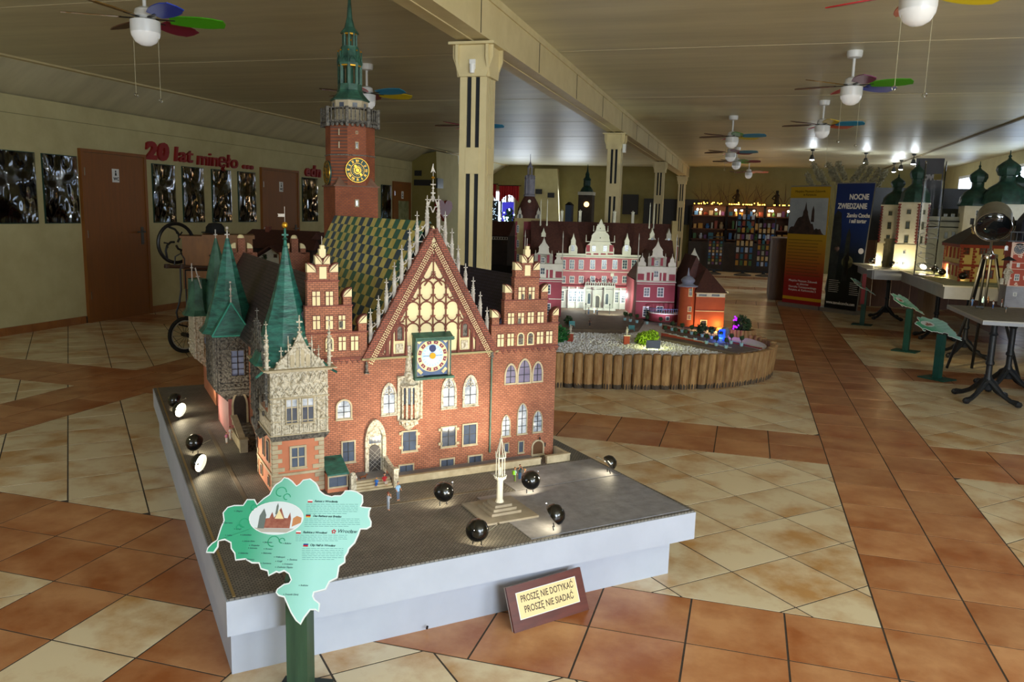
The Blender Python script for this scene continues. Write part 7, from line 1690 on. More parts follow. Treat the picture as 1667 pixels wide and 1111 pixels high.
wall_word('wall_lettering', 'dark red letters edn partly behind the clock tower', 'edn', (495, 286), (521, 288), .27, .009)
# seam line in the wall
B(-8.0, 2, 2.31, -7.998, 14, 2.316).build('wall_seam', mat('seam_shadow', '#7f7a55', rough=.8), wallL)
# pier at the end of the left wall
pr = M(); pr.prism([(-8.0, 14.3, 0), (-7.35, 14.3, 0), (-7.35, 16.0, 0), (-8.0, 16.0, 0)], (0, 0, .01))
q = M(); q.add([(-8, 14.3, 0), (-7.3, 14.3, 0), (-7.3, 16.1, 0), (-8, 16.1, 0), (-8, 14.3, 2.62), (-7.42, 14.3, 2.74), (-7.42, 15.7, 2.74), (-8, 15.7, 2.62)], [(0, 1, 5, 4), (1, 2, 6, 5), (2, 3, 7, 6), (3, 0, 4, 7), (4, 5, 6, 7), (0, 3, 2, 1)]); pier = q.build('trim_4', m_olive, smooth=False, kind='structure')
q = M(); q.add([(-7.30, 14.3, 0), (-7.295, 16.1, 0), (-7.415, 15.7, 2.74), (-7.42, 14.3, 2.74)], [(0, 1, 2, 3)]); q.build('painted_face', m_cream_wall, pier, smooth=False)
def on_wall_board(name, label, cat, y, z, w_, h, m, face='y', x=None):
    pass
for (px, py, w_, h, lb) in ((680.5, 282, .12, .12, 'small square dark picture on the olive pier'), (688, 297.5, .30, .13, 'long dark sign on the olive pier')):
    P = ony(px, py, 14.28); tag(B(P.x-w_/2*1.4, 14.27, P.z-h/2, P.x+w_/2*1.4, 14.295, P.z+h/2).build('wall_sign', mat('dark_sign', '#1d1a17', rough=.5)), lb, 'sign')
P = onx(715, 298, -7.36); tag(B(-7.37, P.y-.18, P.z-.12, -7.33, P.y+.18, P.z+.10).build('wall_sign', mat('grey_picture', '#3b4348', '#2a3236', 8, .3)), 'small grey picture on the pale side of the pier above the heart', 'picture')
P = onx(721, 340, -7.33); q = M(); pts = []
for k in range(24):
    a = 2*PI*k/24; pts.append((P.y+.5*(16*math.sin(a)**3)/16, P.z+.27*(13*math.cos(a)-5*math.cos(2*a)-2*math.cos(3*a)-math.cos(4*a))/16))
q.yz(pts, -7.34, -7.28); tag(q.build('red_heart', mat('heart_red', '#8e1212', rough=.5)), 'big red heart decoration on the pale side of the pier', 'heart')
# windows with red curtains : left wall end and back wall
m_daylit = mat('bright_window', '#dff2ff', emit=2.6, ecol='#d4ecff'); m_cur = mat('red_curtain', '#8d0f1a', '#b01522', 10, .8, vec=(6, 6, .4))
def bwin(n, x0, x1, z0, z1, arched=True):
    q = M(); o_ = arch(x0-.05, x1+.05, z0-.05, z1+.05, 'r' if arched else 'f'); i_ = arch(x0, x1, z0, z1, 'r' if arched else 'f'); q.ring_xz(o_, i_, 20.25, 20.31); f = q.build('window_%d' % n, m_white, kind='structure', smooth=False)
    M().xz(i_, 20.28, 20.30).build('pane', m_daylit, f, smooth=False)
    q = M(); q.box((x0+x1)/2-.012, 20.26, z0, (x0+x1)/2+.012, 20.28, z1)
    for k in range(1, 4): z = z0+(z1-z0)*k/4; q.box(x0, 20.26, z-.012, x1, 20.28, z+.012)
    q.build('glazing_bar', m_white, f, split=False)
BXf = lambda px: ony(px, 330, 20.28).x
BZf = lambda py, px=820: ony(px, py, 20.28).z
bwin(3, BXf(805), BXf(815), BZf(375), BZf(312)); bwin(4, BXf(817.5), BXf(825.5), BZf(345), BZf(317)); bwin(5, BXf(826.5), BXf(836), BZf(345), BZf(312))
def curtain(x0, x1, z0, z1, lb):
    q = M(); n = 26; top = []; 
    for k in range(n):
        a = x0+(x1-x0)*k/n; b = x0+(x1-x0)*(k+1)/n; yy = 20.12+.025*math.sin(k*1.9); y2 = 20.12+.025*math.sin((k+1)*1.9)
        d0 = z0+(z1-z0)*.45*math.sin(PI*min(1, k/n)); d1 = z0+(z1-z0)*.45*math.sin(PI*min(1, (k+1)/n))
        q.prism([(a, yy, d0), (b, y2, d1), (b, y2, z1), (a, yy, z1)], (0, .012, 0))
    t = thing('red_curtain', lb, 'curtain', (0, 0, 0)); q.build('cloth', m_cur, t); M().tube([(x0-.05, 20.14, z1+.01), (x1+.05, 20.14, z1+.01)], .012, 6).build('rail', m_dark, t)
curtain(BXf(795), BXf(810), BZf(330), BZf(301), 'red swag curtain over the left back window'); curtain(BXf(815), BXf(847), BZf(330), BZf(303), 'wide red swag curtain over the two back windows, left of the dome')
# left-wall end window with curtain
y0, z1 = wy(734, 308, -7.98); y1, z0 = wy(746, 372, -7.98)
q = M(); q.T = Matrix(((0, 1, 0, -8), (1, 0, 0, 0), (0, 0, 1, 0), (0, 0, 0, 1))); q.ring_xz(arch(y0-.05, y1+.05, z0-.05, z1+.05, 'r'), arch(y0, y1, z0, z1, 'r'), .0, .04); f = q.build('window_6', m_white, kind='structure', smooth=False)
q = M(); q.T = Matrix(((0, 1, 0, -8), (1, 0, 0, 0), (0, 0, 1, 0), (0, 0, 0, 1))); q.xz(arch(y0, y1, z0, z1, 'r'), .002, .02); q.build('pane', m_daylit, f, smooth=False)
t = thing('red_curtain', 'dark red curtain beside the arched window behind the nearest column', 'curtain', (0, 0, 0)); q = M(); ya, za = wy(724, 290); yb, _ = wy(748, 290)
for k in range(16): a = ya+(yb-ya)*k/16; b = ya+(yb-ya)*(k+1)/16; h_ = z1+.1-1.3*(max(0, (5-k)/5))-.1; q.box(-7.93+.03*(k % 2), a, h_, -7.90+.03*(k % 2), b, 2.42)
q.build('cloth', m_cur, t)
# things below the back windows
y = 17.6; Xp = lambda px: ony(px, 350, y).x; Zp = lambda py: ony(820, py, y).z
t = thing('blue_screen', 'glowing violet-blue display board under the back windows', 'display board', (0, 0, 0)); B(Xp(817), y, 0.6, Xp(835.5), y+.05, Zp(329)).build('board', mat('violet_board', '#3c38a8', emit=.35, ecol='#3a35c0'), t); B(Xp(817), y, 0, Xp(818), y+.05, .6).box(Xp(834.5), y, 0, Xp(835.5), y+.05, .6).build('leg', m_black, t, split=True)
t = thing('dark_display', 'black display board with small pale lights left of the violet board', 'display board', (0, 0, 0)); B(Xp(795), y+.1, 0, Xp(808.5), y+.15, Zp(327)).build('board', m_dark, t)
for k in range(26): M().ball((rnd.uniform(Xp(796), Xp(808)), y+.09, rnd.uniform(Zp(358), Zp(329))), .012, 5).build('light', mat('pale_light', '#9ab0c0', emit=.8, ecol='#b0c8d8'), t)
y = 16.4; Xp = lambda px: ony(px, 350, y).x; Zp = lambda py: ony(820, py, y).z
t = thing('lit_tree', 'small artificial tree with cold white and blue lights left of the palace tower', 'tree', (Xp(829), y, 0)); h_ = Zp(338); q = M()
for k in range(5): foliage(q, (0, 0, h_*.45+h_*.12*k), .26-.04*k, 90, .35)
q.build('branches', m_leaf, t, smooth=False, kind='stuff'); M().tube([(0, 0, 0), (0, 0, h_*.98)], .02, 6).build('trunk', m_trunk, t)
for k in range(34): M().ball((rnd.uniform(-.2, .2), -.2+rnd.uniform(-.05, .1), rnd.uniform(h_*.42, h_)), .018, 5).build('bulb', mat('cold_bulb', '#c8f0ff', emit=4, ecol='#bfeaff'), t)
for k in range(3): M().ball((.12+rnd.uniform(-.06, .06), -.24, h_*.5+.1*k), .05, 8).build('globe', mat('cold_globe', '#d8ffff', emit=3, ecol='#c8f8ff'), t)
# back wall pier with pictures
q = M(); xa, xb = ony(872, 300, 20.2).x, ony(908, 300, 20.2).x; xc = ony(916, 400, 20.2).x
q.add([(xa, 20.0, 0), (xc, 20.0, 0), (xc, 20.3, 0), (xa, 20.3, 0), (xa, 20.05, 2.7), (xb, 20.05, 2.7), (xb, 20.3, 2.7), (xa, 20.3, 2.7)], [(0, 1, 5, 4), (1, 2, 6, 5), (2, 3, 7, 6), (3, 0, 4, 7), (4, 5, 6, 7), (0, 3, 2, 1)]); q.build('trim_5', m_cream_wall, smooth=False, kind='structure')
for (px, py, lb) in ((877, 312, 'small dark picture beside the grey palace lantern'), (897, 318, 'small dark picture on the pale back pier')): P = ony(px, py, 19.98); tag(B(P.x-.10, 19.96, P.z-.07, P.x+.10, 19.99, P.z+.07).build('wall_picture', MATS['dark_sign']), lb, 'picture')
for (px, py, w_, h_, lb) in ((1026, 333, .22, .28, 'dark framed picture on the back wall between second and third column'), (1100, 345, .9, .35, 'wide dark shelf unit on the back wall behind the last columns')): P = ony(px, py, 20.2); tag(B(P.x-w_, 20.18, P.z-h_, P.x+w_, 20.29, P.z+h_).build('wall_cabinet', MATS['dark_sign']), lb, 'picture' if w_ < .5 else 'cabinet')
# ---- far clock-tower model on a dark stand
y = 12.6; x = ony(954, 345, y).x; Zp = lambda py: zof(x, y, py)
ts = thing('display_stand', 'dark display stand behind the palace carrying a clock-tower model', 'stand', (x, y, 0)); zb = .72
B(-.4, -.3, 0, .4, .3, zb-.04).build('cabinet', m_dark, ts); B(-.42, -.32, zb-.04, .42, .32, zb).build('top', m_iron, ts)
tm = thing('tower_model', 'dark clock-tower model with warm glowing dial and black-green spire behind the palace', 'building model', (x, y, zb))
w_ = 11*15.9/1300; z1 = Zp(318)-zb; B(-w_, -w_, 0, w_, w_, z1).build('tower_shaft', mat('dark_tower_wall', '#4a4036', '#3b332b', 12, .8), tm)
B(-w_*1.08, -w_*1.08, z1, w_*1.08, w_*1.08, z1+.06).build('white_gallery', m_pwhite, tm)
q = M(); H = Zp(268)-zb-z1-.06; q.lathe((0, 0, z1+.06), [(w_*1.0, 0), (w_*.85, H*.10), (w_*.5, H*.22), (w_*.55, H*.26), (w_*.5, H*.42), (w_*.62, H*.45), (w_*.3, H*.55), (w_*.3, H*.66), (w_*.14, H*.74), (w_*.03, H)], 8, rot=PI/8); q.build('spire', m_dome, tm)
q = M(); disc(q, .03, Zp(333)-zb, 0, .05, -w_-.012, -w_, 16); q.build('glowing_dial', mat('warm_dial', '#ffd68a', emit=1.6, ecol='#ffcf80'), tm)
P = ony(934, 345, 12.9); t = thing('small_house_model', 'blue-grey lit house model left of the far clock-tower model', 'building model', (P.x, 12.6, zb)); t.location = (x-.30, 12.45, zb); B(-.06, -.1, 0, .06, .1, Zp(330)-zb-.06).build('walls', mat('blue_grey_model', '#4b5c78', rough=.6), t); M().prism([(-.07, -.11, Zp(330)-zb-.06), (.07, -.11, Zp(330)-zb-.06), (0, -.11, Zp(330)-zb)], (0, .22, 0)).build('roof', m_dark, t)
# dark lit house model left of the palace
y = 8.9; x0 = ony(797, 400, y).x; x1 = ony(826, 400, y).x; Zp = lambda py: zof((x0+x1)/2, y, py)
t = thing('display_stand', 'dark display table left of the palace, seen beside the nearest column', 'stand', (0, 0, 0)); B(x0-.2, y-.05, 0, x1+.1, y+.6, .62).build('cabinet', m_dark, t)
t = thing('dark_house_model', 'dark house model with white lace frieze between nearest column and palace', 'building model', ((x0+x1)/2, y, .62)); W2 = (x1-x0)/2; z1 = Zp(384)-.62
B(-W2, 0, 0, W2, .5, z1).build('walls', mat('dark_brown_model', '#241b17', '#32261f', 8, .8), t); M().prism([(-W2-.03, -.03, z1), (-W2-.03, .25, z1+.22), (-W2-.03, .53, z1)], (2*W2+.06, 0, 0)).build('roof', m_proof, t)
q = M()
for k in range(7): xx = -W2+2*W2*(k+.5)/7; q.ring_xz([(xx-.02, z1-.06), (xx+.02, z1-.06), (xx+.02, z1-.015), (xx-.02, z1-.015)], [(xx-.012, z1-.052), (xx+.012, z1-.052), (xx+.012, z1-.023), (xx-.012, z1-.023)], -.008, 0)
q.build('frieze', m_pin, t, split=True)
# ---- barrel-organ cart
BP = onz(303, 575); ca = thing('barrel_organ_cart', 'wooden barrel organ on a spoked-wheel cart with iron flywheel near the left wall', 'barrel organ', (BP.x, BP.y, 0), YAW+.35)
m_organ = mat('organ_wood', '#7a4d18', '#8c5a1e', 6, .5, vec=(3, 3, .6)); m_dwood = mat('dark_turned_wood', '#3a2113', rough=.4); m_tyre = mat('tyre', '#101010', rough=.8)
def wheel(par, c, r, ang, name='wheel'):
    R_ = Matrix.Translation(c) @ Matrix.Rotation(ang, 4, 'Z'); q = M(); q.T = R_; q.tube([(r*math.cos(a), 0, r*math.sin(a)) for a in [2*PI*k/32 for k in range(32)]], .018, 8, True); w_ = q.build(name, m_tyre, par)
    q = M(); q.T = R_; q.tube([((r-.024)*math.cos(a), 0, (r-.024)*math.sin(a)) for a in [2*PI*k/32 for k in range(32)]], .007, 6, True); q.build('rim', mat('pale_rim', '#a9a59a', rough=.4), w_)
    for k in range(14): a = 2*PI*k/14; q = M(); q.T = R_; q.tube([(.02*math.cos(a+.5), 0, .02*math.sin(a+.5)), ((r-.024)*math.cos(a), 0, (r-.024)*math.sin(a))], .0022, 4); q.build('spoke', m_black, w_)
    q = M(); q.T = R_; q.tube([(0, -.05, 0), (0, .05, 0)], .022, 8); q.build('hub', m_black, w_)
wheel(ca, (0, 0, .178), .16, .55); wheel(ca, (.30, .55, .178), .16, .55)
zt = zof(BP.x, BP.y, 388)
bx = thing
B(.0, .02, .62, .64, .42, zt).build('organ_box', m_organ, ca); B(-.02, .0, zt-.0, .66, .44, zt+.02).build('box_lid', m_organ, ca); B(.18, .0, zt+.02, .66, .44, zt+.035).build('upper_lid', m_organ, ca)
B(.02, .05, .42, .60, .40, .61).build('lower_box', m_organ, ca); q = M()
for k in range(7): q.ball((.05+.09*k, .045, .44+.012*(k % 2)), .022, 8, (1, .3, 1))
q.build('carved_edge', m_pin, ca); B(.0, .06, .30, .62, .40, .42).build('dark_chassis', m_dwood, ca)
M().tube([(.02, .018, .80), (.62, .018, .80)], .008, 6).tube([(.02, .018, .80), (.02, .018, .45)], .006, 6).build('iron_strap', m_black, ca)
M().tube([(-.16, -.05, zof(BP.x, BP.y, 433)), (.30, -.05, zof(BP.x, BP.y, 436))], [.018, .018], 8).build('push_bar', m_dwood, ca)
for k in (-.13, 0, .27): M().lathe((k, -.05, zof(BP.x, BP.y, 433)-.02), [(.024, 0), (.024, .04)], 8).build('turned_knob', m_dwood, ca)
zh_ = zof(BP.x, BP.y, 433)
M().tube([(-.02, -.05, zh_), (-.02, -.05, .62), (-.04, -.04, .50), (-.07, -.04, .40), (-.05, -.02, .28), (.05, 0, .25), (.2, .05, .3)], .009, 6).build('scrolled_strut', m_black, ca)
M().tube([(-.07, -.05, zh_), (-.06, -.05, zh_+.09), (-.01, -.05, zh_+.12), (.02, -.05, zh_+.07), (.02, -.05, zh_)], .007, 6).tube([(.30, -.05, zh_), (.33, -.05, zh_+.08), (.30, -.05, zh_+.12), (.24, -.05, zh_+.10)], .007, 6).build('scroll', m_black, ca, split=True)
R_ = Matrix.Translation((-.055, .10, zof(BP.x, BP.y, 397))) @ Matrix.Rotation(.62, 4, 'Z'); q = M(); q.T = R_; q.tube([(.185*math.cos(a), 0, .185*math.sin(a)) for a in [2*PI*k/32 for k in range(32)]], .017, 8, True); fw_2 = q.build('flywheel', m_black, ca)
for k in range(3):
    a0 = 2*PI*k/3+.5; q = M(); q.T = R_; q.tube([(.02*math.cos(a0), 0, .02*math.sin(a0))]+[((.02+.15*t)*math.cos(a0+1.5*t), 0, (.02+.15*t)*math.sin(a0+1.5*t)) for t in (.25, .5, .75, 1)], .011, 6)
    q.tube([(.10*math.cos(a0+1.0), 0, .10*math.sin(a0+1.0)), (.09*math.cos(a0+.55), 0, .09*math.sin(a0+.55)), (.125*math.cos(a0+.5), 0, .125*math.sin(a0+.5))], .008, 6); q.build('curved_spoke', m_black, fw_2)
P = Vector((.30, .2, zt+.035)); PW_ = Matrix.Translation(ca.location) @ Matrix.Rotation(YAW+.35, 4, 'Z') @ P
ht = thing('bowler_hat', 'black bowler hat lying on top of the barrel organ', 'hat', PW_); M().lathe((0, 0, 0), [(.13, .012), (.135, .02), (.095, .008), (.09, .03), (.088, .07), (.06, .105), (.001, .115)], 20, sq=(1.05, .85)).build('felt', mat('black_felt', '#0c0b0c', rough=.8), ht); M().lathe((0, 0, .014), [(.094, 0), (.093, .022)], 20, sq=(1.05, .85), cap=False).build('band', m_dark, ht)
# ---- chalet model behind the town hall
CPt = onz(440, 433, .74); y = CPt.y; Xc = lambda px, y=y: ony(px, 420, y).x; Zc2 = lambda px, py: ony(px, py, y).z
ctb = thing('model_table', 'dark table behind the town hall carrying the white alpine house model', 'table', (0, 0, 0)); B(Xc(385), y-.1, .70, Xc(520), y+.9, .74).build('table_top', m_dwood, ctb)
for sx in (0, 1):
    for sy in (0, 1): xx = (Xc(390) if sx == 0 else Xc(515)); yy = y-.05 if sy == 0 else y+.85; B(xx-.02, yy-.02, 0, xx+.02, yy+.02, .70).build('leg', m_dwood, ctb)
cm = thing('chalet_model', 'white-walled alpine house model with wide dark roof behind the town hall spires', 'building model', (0, 0, 0))
zr1 = Zc2(444, 402); ze1 = Zc2(414, 421)
B(Xc(416), y+.02, .74, Xc(468), y+.5, ze1).build('walls', m_pwhite, cm); q = M(); q.xz([(Xc(416), ze1), (Xc(468), ze1), (Xc(443), zr1-.015)], y+.02, y+.04); q.build('gable_wall', m_pwhite, cm)
q = M(); xa, xm, xb = Xc(408), Xc(443), Xc(476); q.prism([(xa, y-.06, ze1-.03), (xm, y-.06, zr1), (xb, y-.06, ze1-.03), (xb, y-.06, ze1-.01), (xm, y-.06, zr1+.02), (xa, y-.06, ze1-.01)], (0, .55, 0)); q.build('gable_roof', m_proof, cm, smooth=False)
zt2 = Zc2(440, 373); q = M(); q.prism([(Xc(372), y+.1, Zc2(372, 408)), (Xc(386), y+.45, ony(390, 374, y+.45).z), (Xc(372), y+.8, Zc2(372, 408))], (0, 0, .001))
x0, x1 = ony(374, 405, y+.1).x, ony(510, 400, y+.1).x; za = ony(440, 405, y+.1).z; zb2 = ony(440, 374, y+.45).z
q = M(); q.add([(x0, y+.1, za), (x1, y+.1, za), (x1, y+.8, za), (x0, y+.8, za), (x0+.08, y+.45, zb2), (x1-.12, y+.45, zb2)], [(0, 1, 5, 4), (1, 2, 5), (2, 3, 4, 5), (3, 0, 4), (0, 3, 2, 1)]); q.build('main_roof', m_proof, cm, smooth=False); B(x0+.05, y+.15, .74, x1-.05, y+.75, za).build('rear_walls', mat('dark_timber', '#2a1c14', rough=.8), cm)
B(Xc(401), y+.40, zb2-.03, Xc(407), y+.46, zb2+.04).build('chimney', m_brickd, cm)
for px, py in ((430, 417), (447, 417), (458, 418)): X_, Z_ = Xc(px), Zc2(px, py); B(X_-.02, y+.012, Z_-.02, X_+.02, y+.02, Z_+.02).build('window', m_dwood, cm)
q = M(); foliage(q, (Xc(432), y-.02, Zc2(432, 419)), .035, 60, .3); q.build('flower_box', m_leaf, cm, smooth=False, kind='stuff')
P = ony(516, 386, y+.3); cm2 = thing('dark_roof_model', 'small dark-roofed house model between chalet and checkered roof', 'building model', (P.x, y+.3, .74)); B(-.05, 0, 0, .05, .2, P.z-.74-.03).build('walls', MATS['dark_timber'], cm2); M().prism([(-.07, -.02, P.z-.74-.03), (.07, -.02, P.z-.74-.03), (0, -.02, P.z-.74+.05)], (0, .24, 0)).build('roof', m_proof, cm2)
# ---- ceiling fans
BC = {k: mat('fan_blade_'+k, v, rough=.35) for k, v in dict(blue='#2a44b8', green='#4aa81a', maroon='#8a2040', red='#c8242a', teal='#1f90bc', yellow='#e0c820', tan='#7a5a26', brown='#5a2f1c', purple='#84406a', orange='#c24a1c').items()}
q = M(); n = 10; P_ = []
for k in range(n+1):
    t = k/n; P_.append((.14+.31*t, .030+.042*math.sin(PI*min(1, t*.72+.1))**.8*(1 if t < .9 else .8)))
out_ = [(a, b) for a, b in P_]+[(.462, 0)]+[(a, -b) for a, b in P_[::-1]]
bl_me = {}
for k, m_ in BC.items():
    q = M(); q.T = Matrix.Rotation(math.radians(-13), 4, 'X'); q.xy(out_, -.003, .003); me = bpy.data.meshes.new('blade'); me.from_pydata([tuple(p) for p in q.v], [], q.f); me.materials.append(m_); bl_me[k] = me
m_globe = mat('opal_globe', '#e9e6e0', rough=.25, emit=.06, ecol='#ffffff')
ZB = 2.53
def fan(px, py, base, cols, label, detail=True, P=None):
    P = P or onz(px, py, ZB); t = thing('ceiling_fan', label, 'ceiling fan', (P.x, P.y, HC), YAW+math.radians(base), 'ceiling fans with coloured blades')
    M().lathe((0, 0, -.06), [(.02, 0), (.055, .008), (.062, .03), (.062, .06)], 16).build('canopy', m_white, t); M().lathe((0, 0, ZB-HC+.06), [(.011, 0), (.011, HC-ZB-.1)], 8).build('rod', m_white, t)
    M().lathe((0, 0, ZB-HC), [(.05, 0), (.065, .01), (.055, .05), (.03, .065)], 16).build('motor_top', m_white, t); M().lathe((0, 0, ZB-HC-.09), [(.082, 0), (.086, .02), (.086, .075), (.06, .085)], 20).build('motor_housing', m_white, t)
    M().lathe((0, 0, ZB-HC-.16), [(.001, 0), (.03, .004), (.06, .022), (.08, .055), (.084, .075)], 20).build('globe', m_globe, t)
    for k in range(6):
        o = bpy.data.objects.new('blade', bl_me[cols[k]]); C.objects.link(o); o.parent = t; o.location = (0, 0, ZB-HC); o.rotation_euler = (0, 0, k*PI/3)
        if detail: q = M(); q.T = Matrix.Rotation(k*PI/3, 4, 'Z'); q.box(.06, -.012, ZB-HC-.004, .17, .012, ZB-HC+.0); q.build('blade_iron', mat('dark_steel', '#2a2622', rough=.4, metal=.6), t)
    if detail:
        for s_ in (-1, 1): a = -math.radians(base)-YAW*0; dx, dy = s_*.075*math.cos(a), s_*.075*math.sin(a); ln = .36 if s_ < 0 else .39; f = M().tube([(dx, dy, ZB-HC-.08), (dx, dy, ZB-HC-.08-ln)], .0014, 4).build('pull_chain', MATS['pampas_plume'], t); M().ball((dx, dy, ZB-HC-.09-ln), .013, 8).build('chain_bead', m_glass, f)
fan(236, 30, -45, ['blue', 'green', 'maroon', 'brown', 'tan', 'tan'], 'ceiling fan at top left with blue and green blades and hanging pull chains')
fan(597, 152, -32, ['teal', 'yellow', 'maroon', 'brown', 'brown', 'red'], 'ceiling fan behind the tower spire with red and blue blades')
fan(1497, -14, 12, ['yellow', 'orange', 'red', 'brown', 'tan', 'tan'], 'ceiling fan cut by the top edge at right, only its globe showing')
fan(1387, 139, -36, ['green', 'blue', 'red', 'brown', 'tan', 'purple'], 'ceiling fan at upper right with green, blue and purple blades')
fan(1339, 203, -34, ['teal', 'orange', 'red', 'brown', 'brown', 'yellow'], 'ceiling fan right of centre with yellow and blue blades, behind the green-bladed one')
fan(1192, 222, -33, ['teal', 'yellow', 'red', 'brown', 'brown', 'green'], 'nearest of the central row of ceiling fans, with green and teal blades')
fan(1190, 248, -33, ['teal', 'maroon', 'red', 'brown', 'brown', 'purple'], 'second ceiling fan of the central row, with purple and teal blades', False)
fan(1199, 263, -20, ['maroon', 'green', 'red', 'brown', 'brown', 'green'], 'third ceiling fan of the central row, maroon blade pointing right', False)
fan(1219, 280, -5, ['red', 'red', 'maroon', 'brown', 'brown', 'maroon'], 'fourth ceiling fan of the central row, red blade pointing right', False)
fan(1222, 291, -5, ['red', 'red', 'maroon', 'brown', 'brown', 'brown'], 'farthest ceiling fan of the central row, just below the red-bladed one', False)
fan(764, 205, -8, ['teal', 'teal', 'red', 'brown', 'maroon', 'brown'], 'ceiling fan half hidden behind the nearest column', False)
fan(958, 289, 10, ['brown']*6, 'far dark ceiling fan above the far clock-tower model', False)
fan(1016, 289, -5, ['maroon', 'red', 'brown', 'brown', 'brown', 'brown'], 'far ceiling fan just right of the second column, dark red blades', False)
fan(1030, 295, -5, ['red', 'brown', 'brown', 'brown', 'brown', 'brown'], 'farthest left-bay ceiling fan, right and below its dark red neighbour', False)
# ================================================================ INFO BOARDS, SIGN, LAMPS, COLUMN AND LITTLE PEOPLE
def rot_to(ex, ey, ez, P): return Matrix(((ex.x, ey.x, ez.x, P.x), (ex.y, ey.y, ez.y, P.y), (ex.z, ey.z, ez.z, P.z), (0, 0, 0, 1)))
ehx = Vector((math.cos(YAW), math.sin(YAW), 0)); ehf = Vector((-math.sin(YAW), math.cos(YAW), 0)); tb_ = math.radians(50)
bxv, byv = ehx, ehf*math.cos(tb_)+Vector((0, 0, math.sin(tb_))); bnv = bxv.cross(byv)
PB = TH.W(.19, -.09, 0); PB.z = 0; PC = Vector((PB.x, PB.y, .41))
OUT = [(455,62),(478,66),(498,80),(520,105),(535,95),(552,75),(590,68),(620,90),(632,108),(640,130),(665,150),(700,160),(715,155),(745,155),(758,145),(768,130),(800,128),(830,135),(860,155),(862,190),(850,212),(875,215),(903,218),(895,235),(893,262),(905,290),(903,315),(880,330),(848,330),(838,360),(820,400),(790,430),(785,448),(770,470),(770,500),(740,520),(736,545),(730,580),(690,600),(670,640),(610,655),(606,672),(615,690),(640,710),(635,755),(615,745),(590,745),(560,785),(540,820),(515,800),(490,760),(470,715),(455,680),(425,672),(412,655),(420,635),(455,610),(480,605),(490,590),(478,560),(455,545),(430,555),(415,550),(375,570),(370,545),(335,535),(325,505),(290,505),(255,485),(205,490),(200,455),(182,430),(180,400),(150,385),(120,390),(118,420),(95,452),(55,450),(62,425),(85,400),(110,385),(130,320),(145,285),(140,245),(165,215),(200,205),(245,205),(265,175),(305,175),(318,200),(350,170),(380,150),(395,120),(410,100),(440,80)]
def bcoord(cx_, cy_):
    P = onplane(320+cx_*320/1013, 760+cy_*351/1111, PC, bnv); d = P-PC; return d.dot(bxv), d.dot(byv)
outl = [bcoord(*p) for p in OUT]
def inset(P, d):
    n = len(P); A = sum(P[i-1][0]*P[i][1]-P[i][0]*P[i-1][1] for i in range(n)); s_ = 1 if A > 0 else -1; R = []
    for i in range(n):
        a, b, c = Vector(P[i-1]), Vector(P[i]), Vector(P[(i+1) % n]); t = ((b-a).normalized()+(c-b).normalized()); t = t.normalized() if t.length > 1e-6 else Vector((1, 0)); R.append((b.x-t.y*d*s_, b.y+t.x*d*s_))
    return R
def lin_mat(name, c0, c1, x0, x1, rough=.35):
    m = grad_mat(name, [(0, c0), (.5, c1), (1, c1)], x0, x1); nt = m.node_tree
    sp = [n for n in nt.nodes if n.type == 'SEPXYZ'][0]; mr = [n for n in nt.nodes if n.type == 'MAP_RANGE'][0]; nt.links.new(sp.outputs[0], mr.inputs[0]); return m
m_map = lin_mat('map_green', '#3aa67e', '#ace6de', -.16, .26); m_mapd = mat('map_dark_green', '#1f9c70', rough=.4); m_stand = mat('stand_green', '#27402f', '#35523b', 6, .5, vec=(5, 5, .5)); m_stand2 = mat('stand_teal', '#12443a', '#17524a', 6, .4)
m_ink = mat('teal_ink', '#1f4a4c', rough=.6); m_ink2 = mat('fine_teal_ink', '#5a9a98', rough=.6); m_whitep = mat('white_print', '#eef2f2', rough=.4)
def info_stand(label, P, M3, mst, full=True, ztop=.385):
    """P floor point; M3 matrix of the board in the stand's frame"""
    t = thing('info_stand', label, 'info stand', P); return t
st = thing('info_stand', 'nearest info stand, green post with map-shaped mint board in front of the plinth', 'info stand', (PB.x, PB.y, 0), YAW-.08)
_pq = M(); _pq.add([(-.031, -.031, .012), (.031, -.031, .012), (.031, .031, .012), (-.031, .031, .012), (-.031, -.031, .378), (.031, -.031, .378), (.031, .031, .45), (-.031, .031, .45)], [(0, 3, 2, 1), (4, 5, 6, 7), (0, 1, 5, 4), (1, 2, 6, 5), (2, 3, 7, 6), (3, 0, 4, 7)]); _pq.build('post', m_stand, st); B(-.075, -.075, 0, .075, .075, .012).build('base_plate', mat('stand_plate', '#1d2a22', rough=.6), st)
inv = (Matrix.Translation((PB.x, PB.y, 0)) @ Matrix.Rotation(YAW-.08, 4, 'Z')).inverted()
MB_ = inv @ rot_to(bxv, byv, bnv, PC+bnv*.012)
bd = M().xy(outl, -.004, 0).build('map_board', m_whitep, st, smooth=False); bd.matrix_local = MB_
def bp(q, name, m, **k): o = q.build(name, m, bd, smooth=False, **k); return o
bp(M().xy(inset(outl, .004), 0, .0006), 'map_print', m_map)
def btext(s, cx_, cy_, size, m=m_ink, bold=.0003, shear=.2, sx=1):
    x, y = bcoord(cx_, cy_); return text('map_lettering', s, m, size, (x, y, .0008), (0, 0, 0), bd, .0001, bold, shear, 'LEFT', sx)
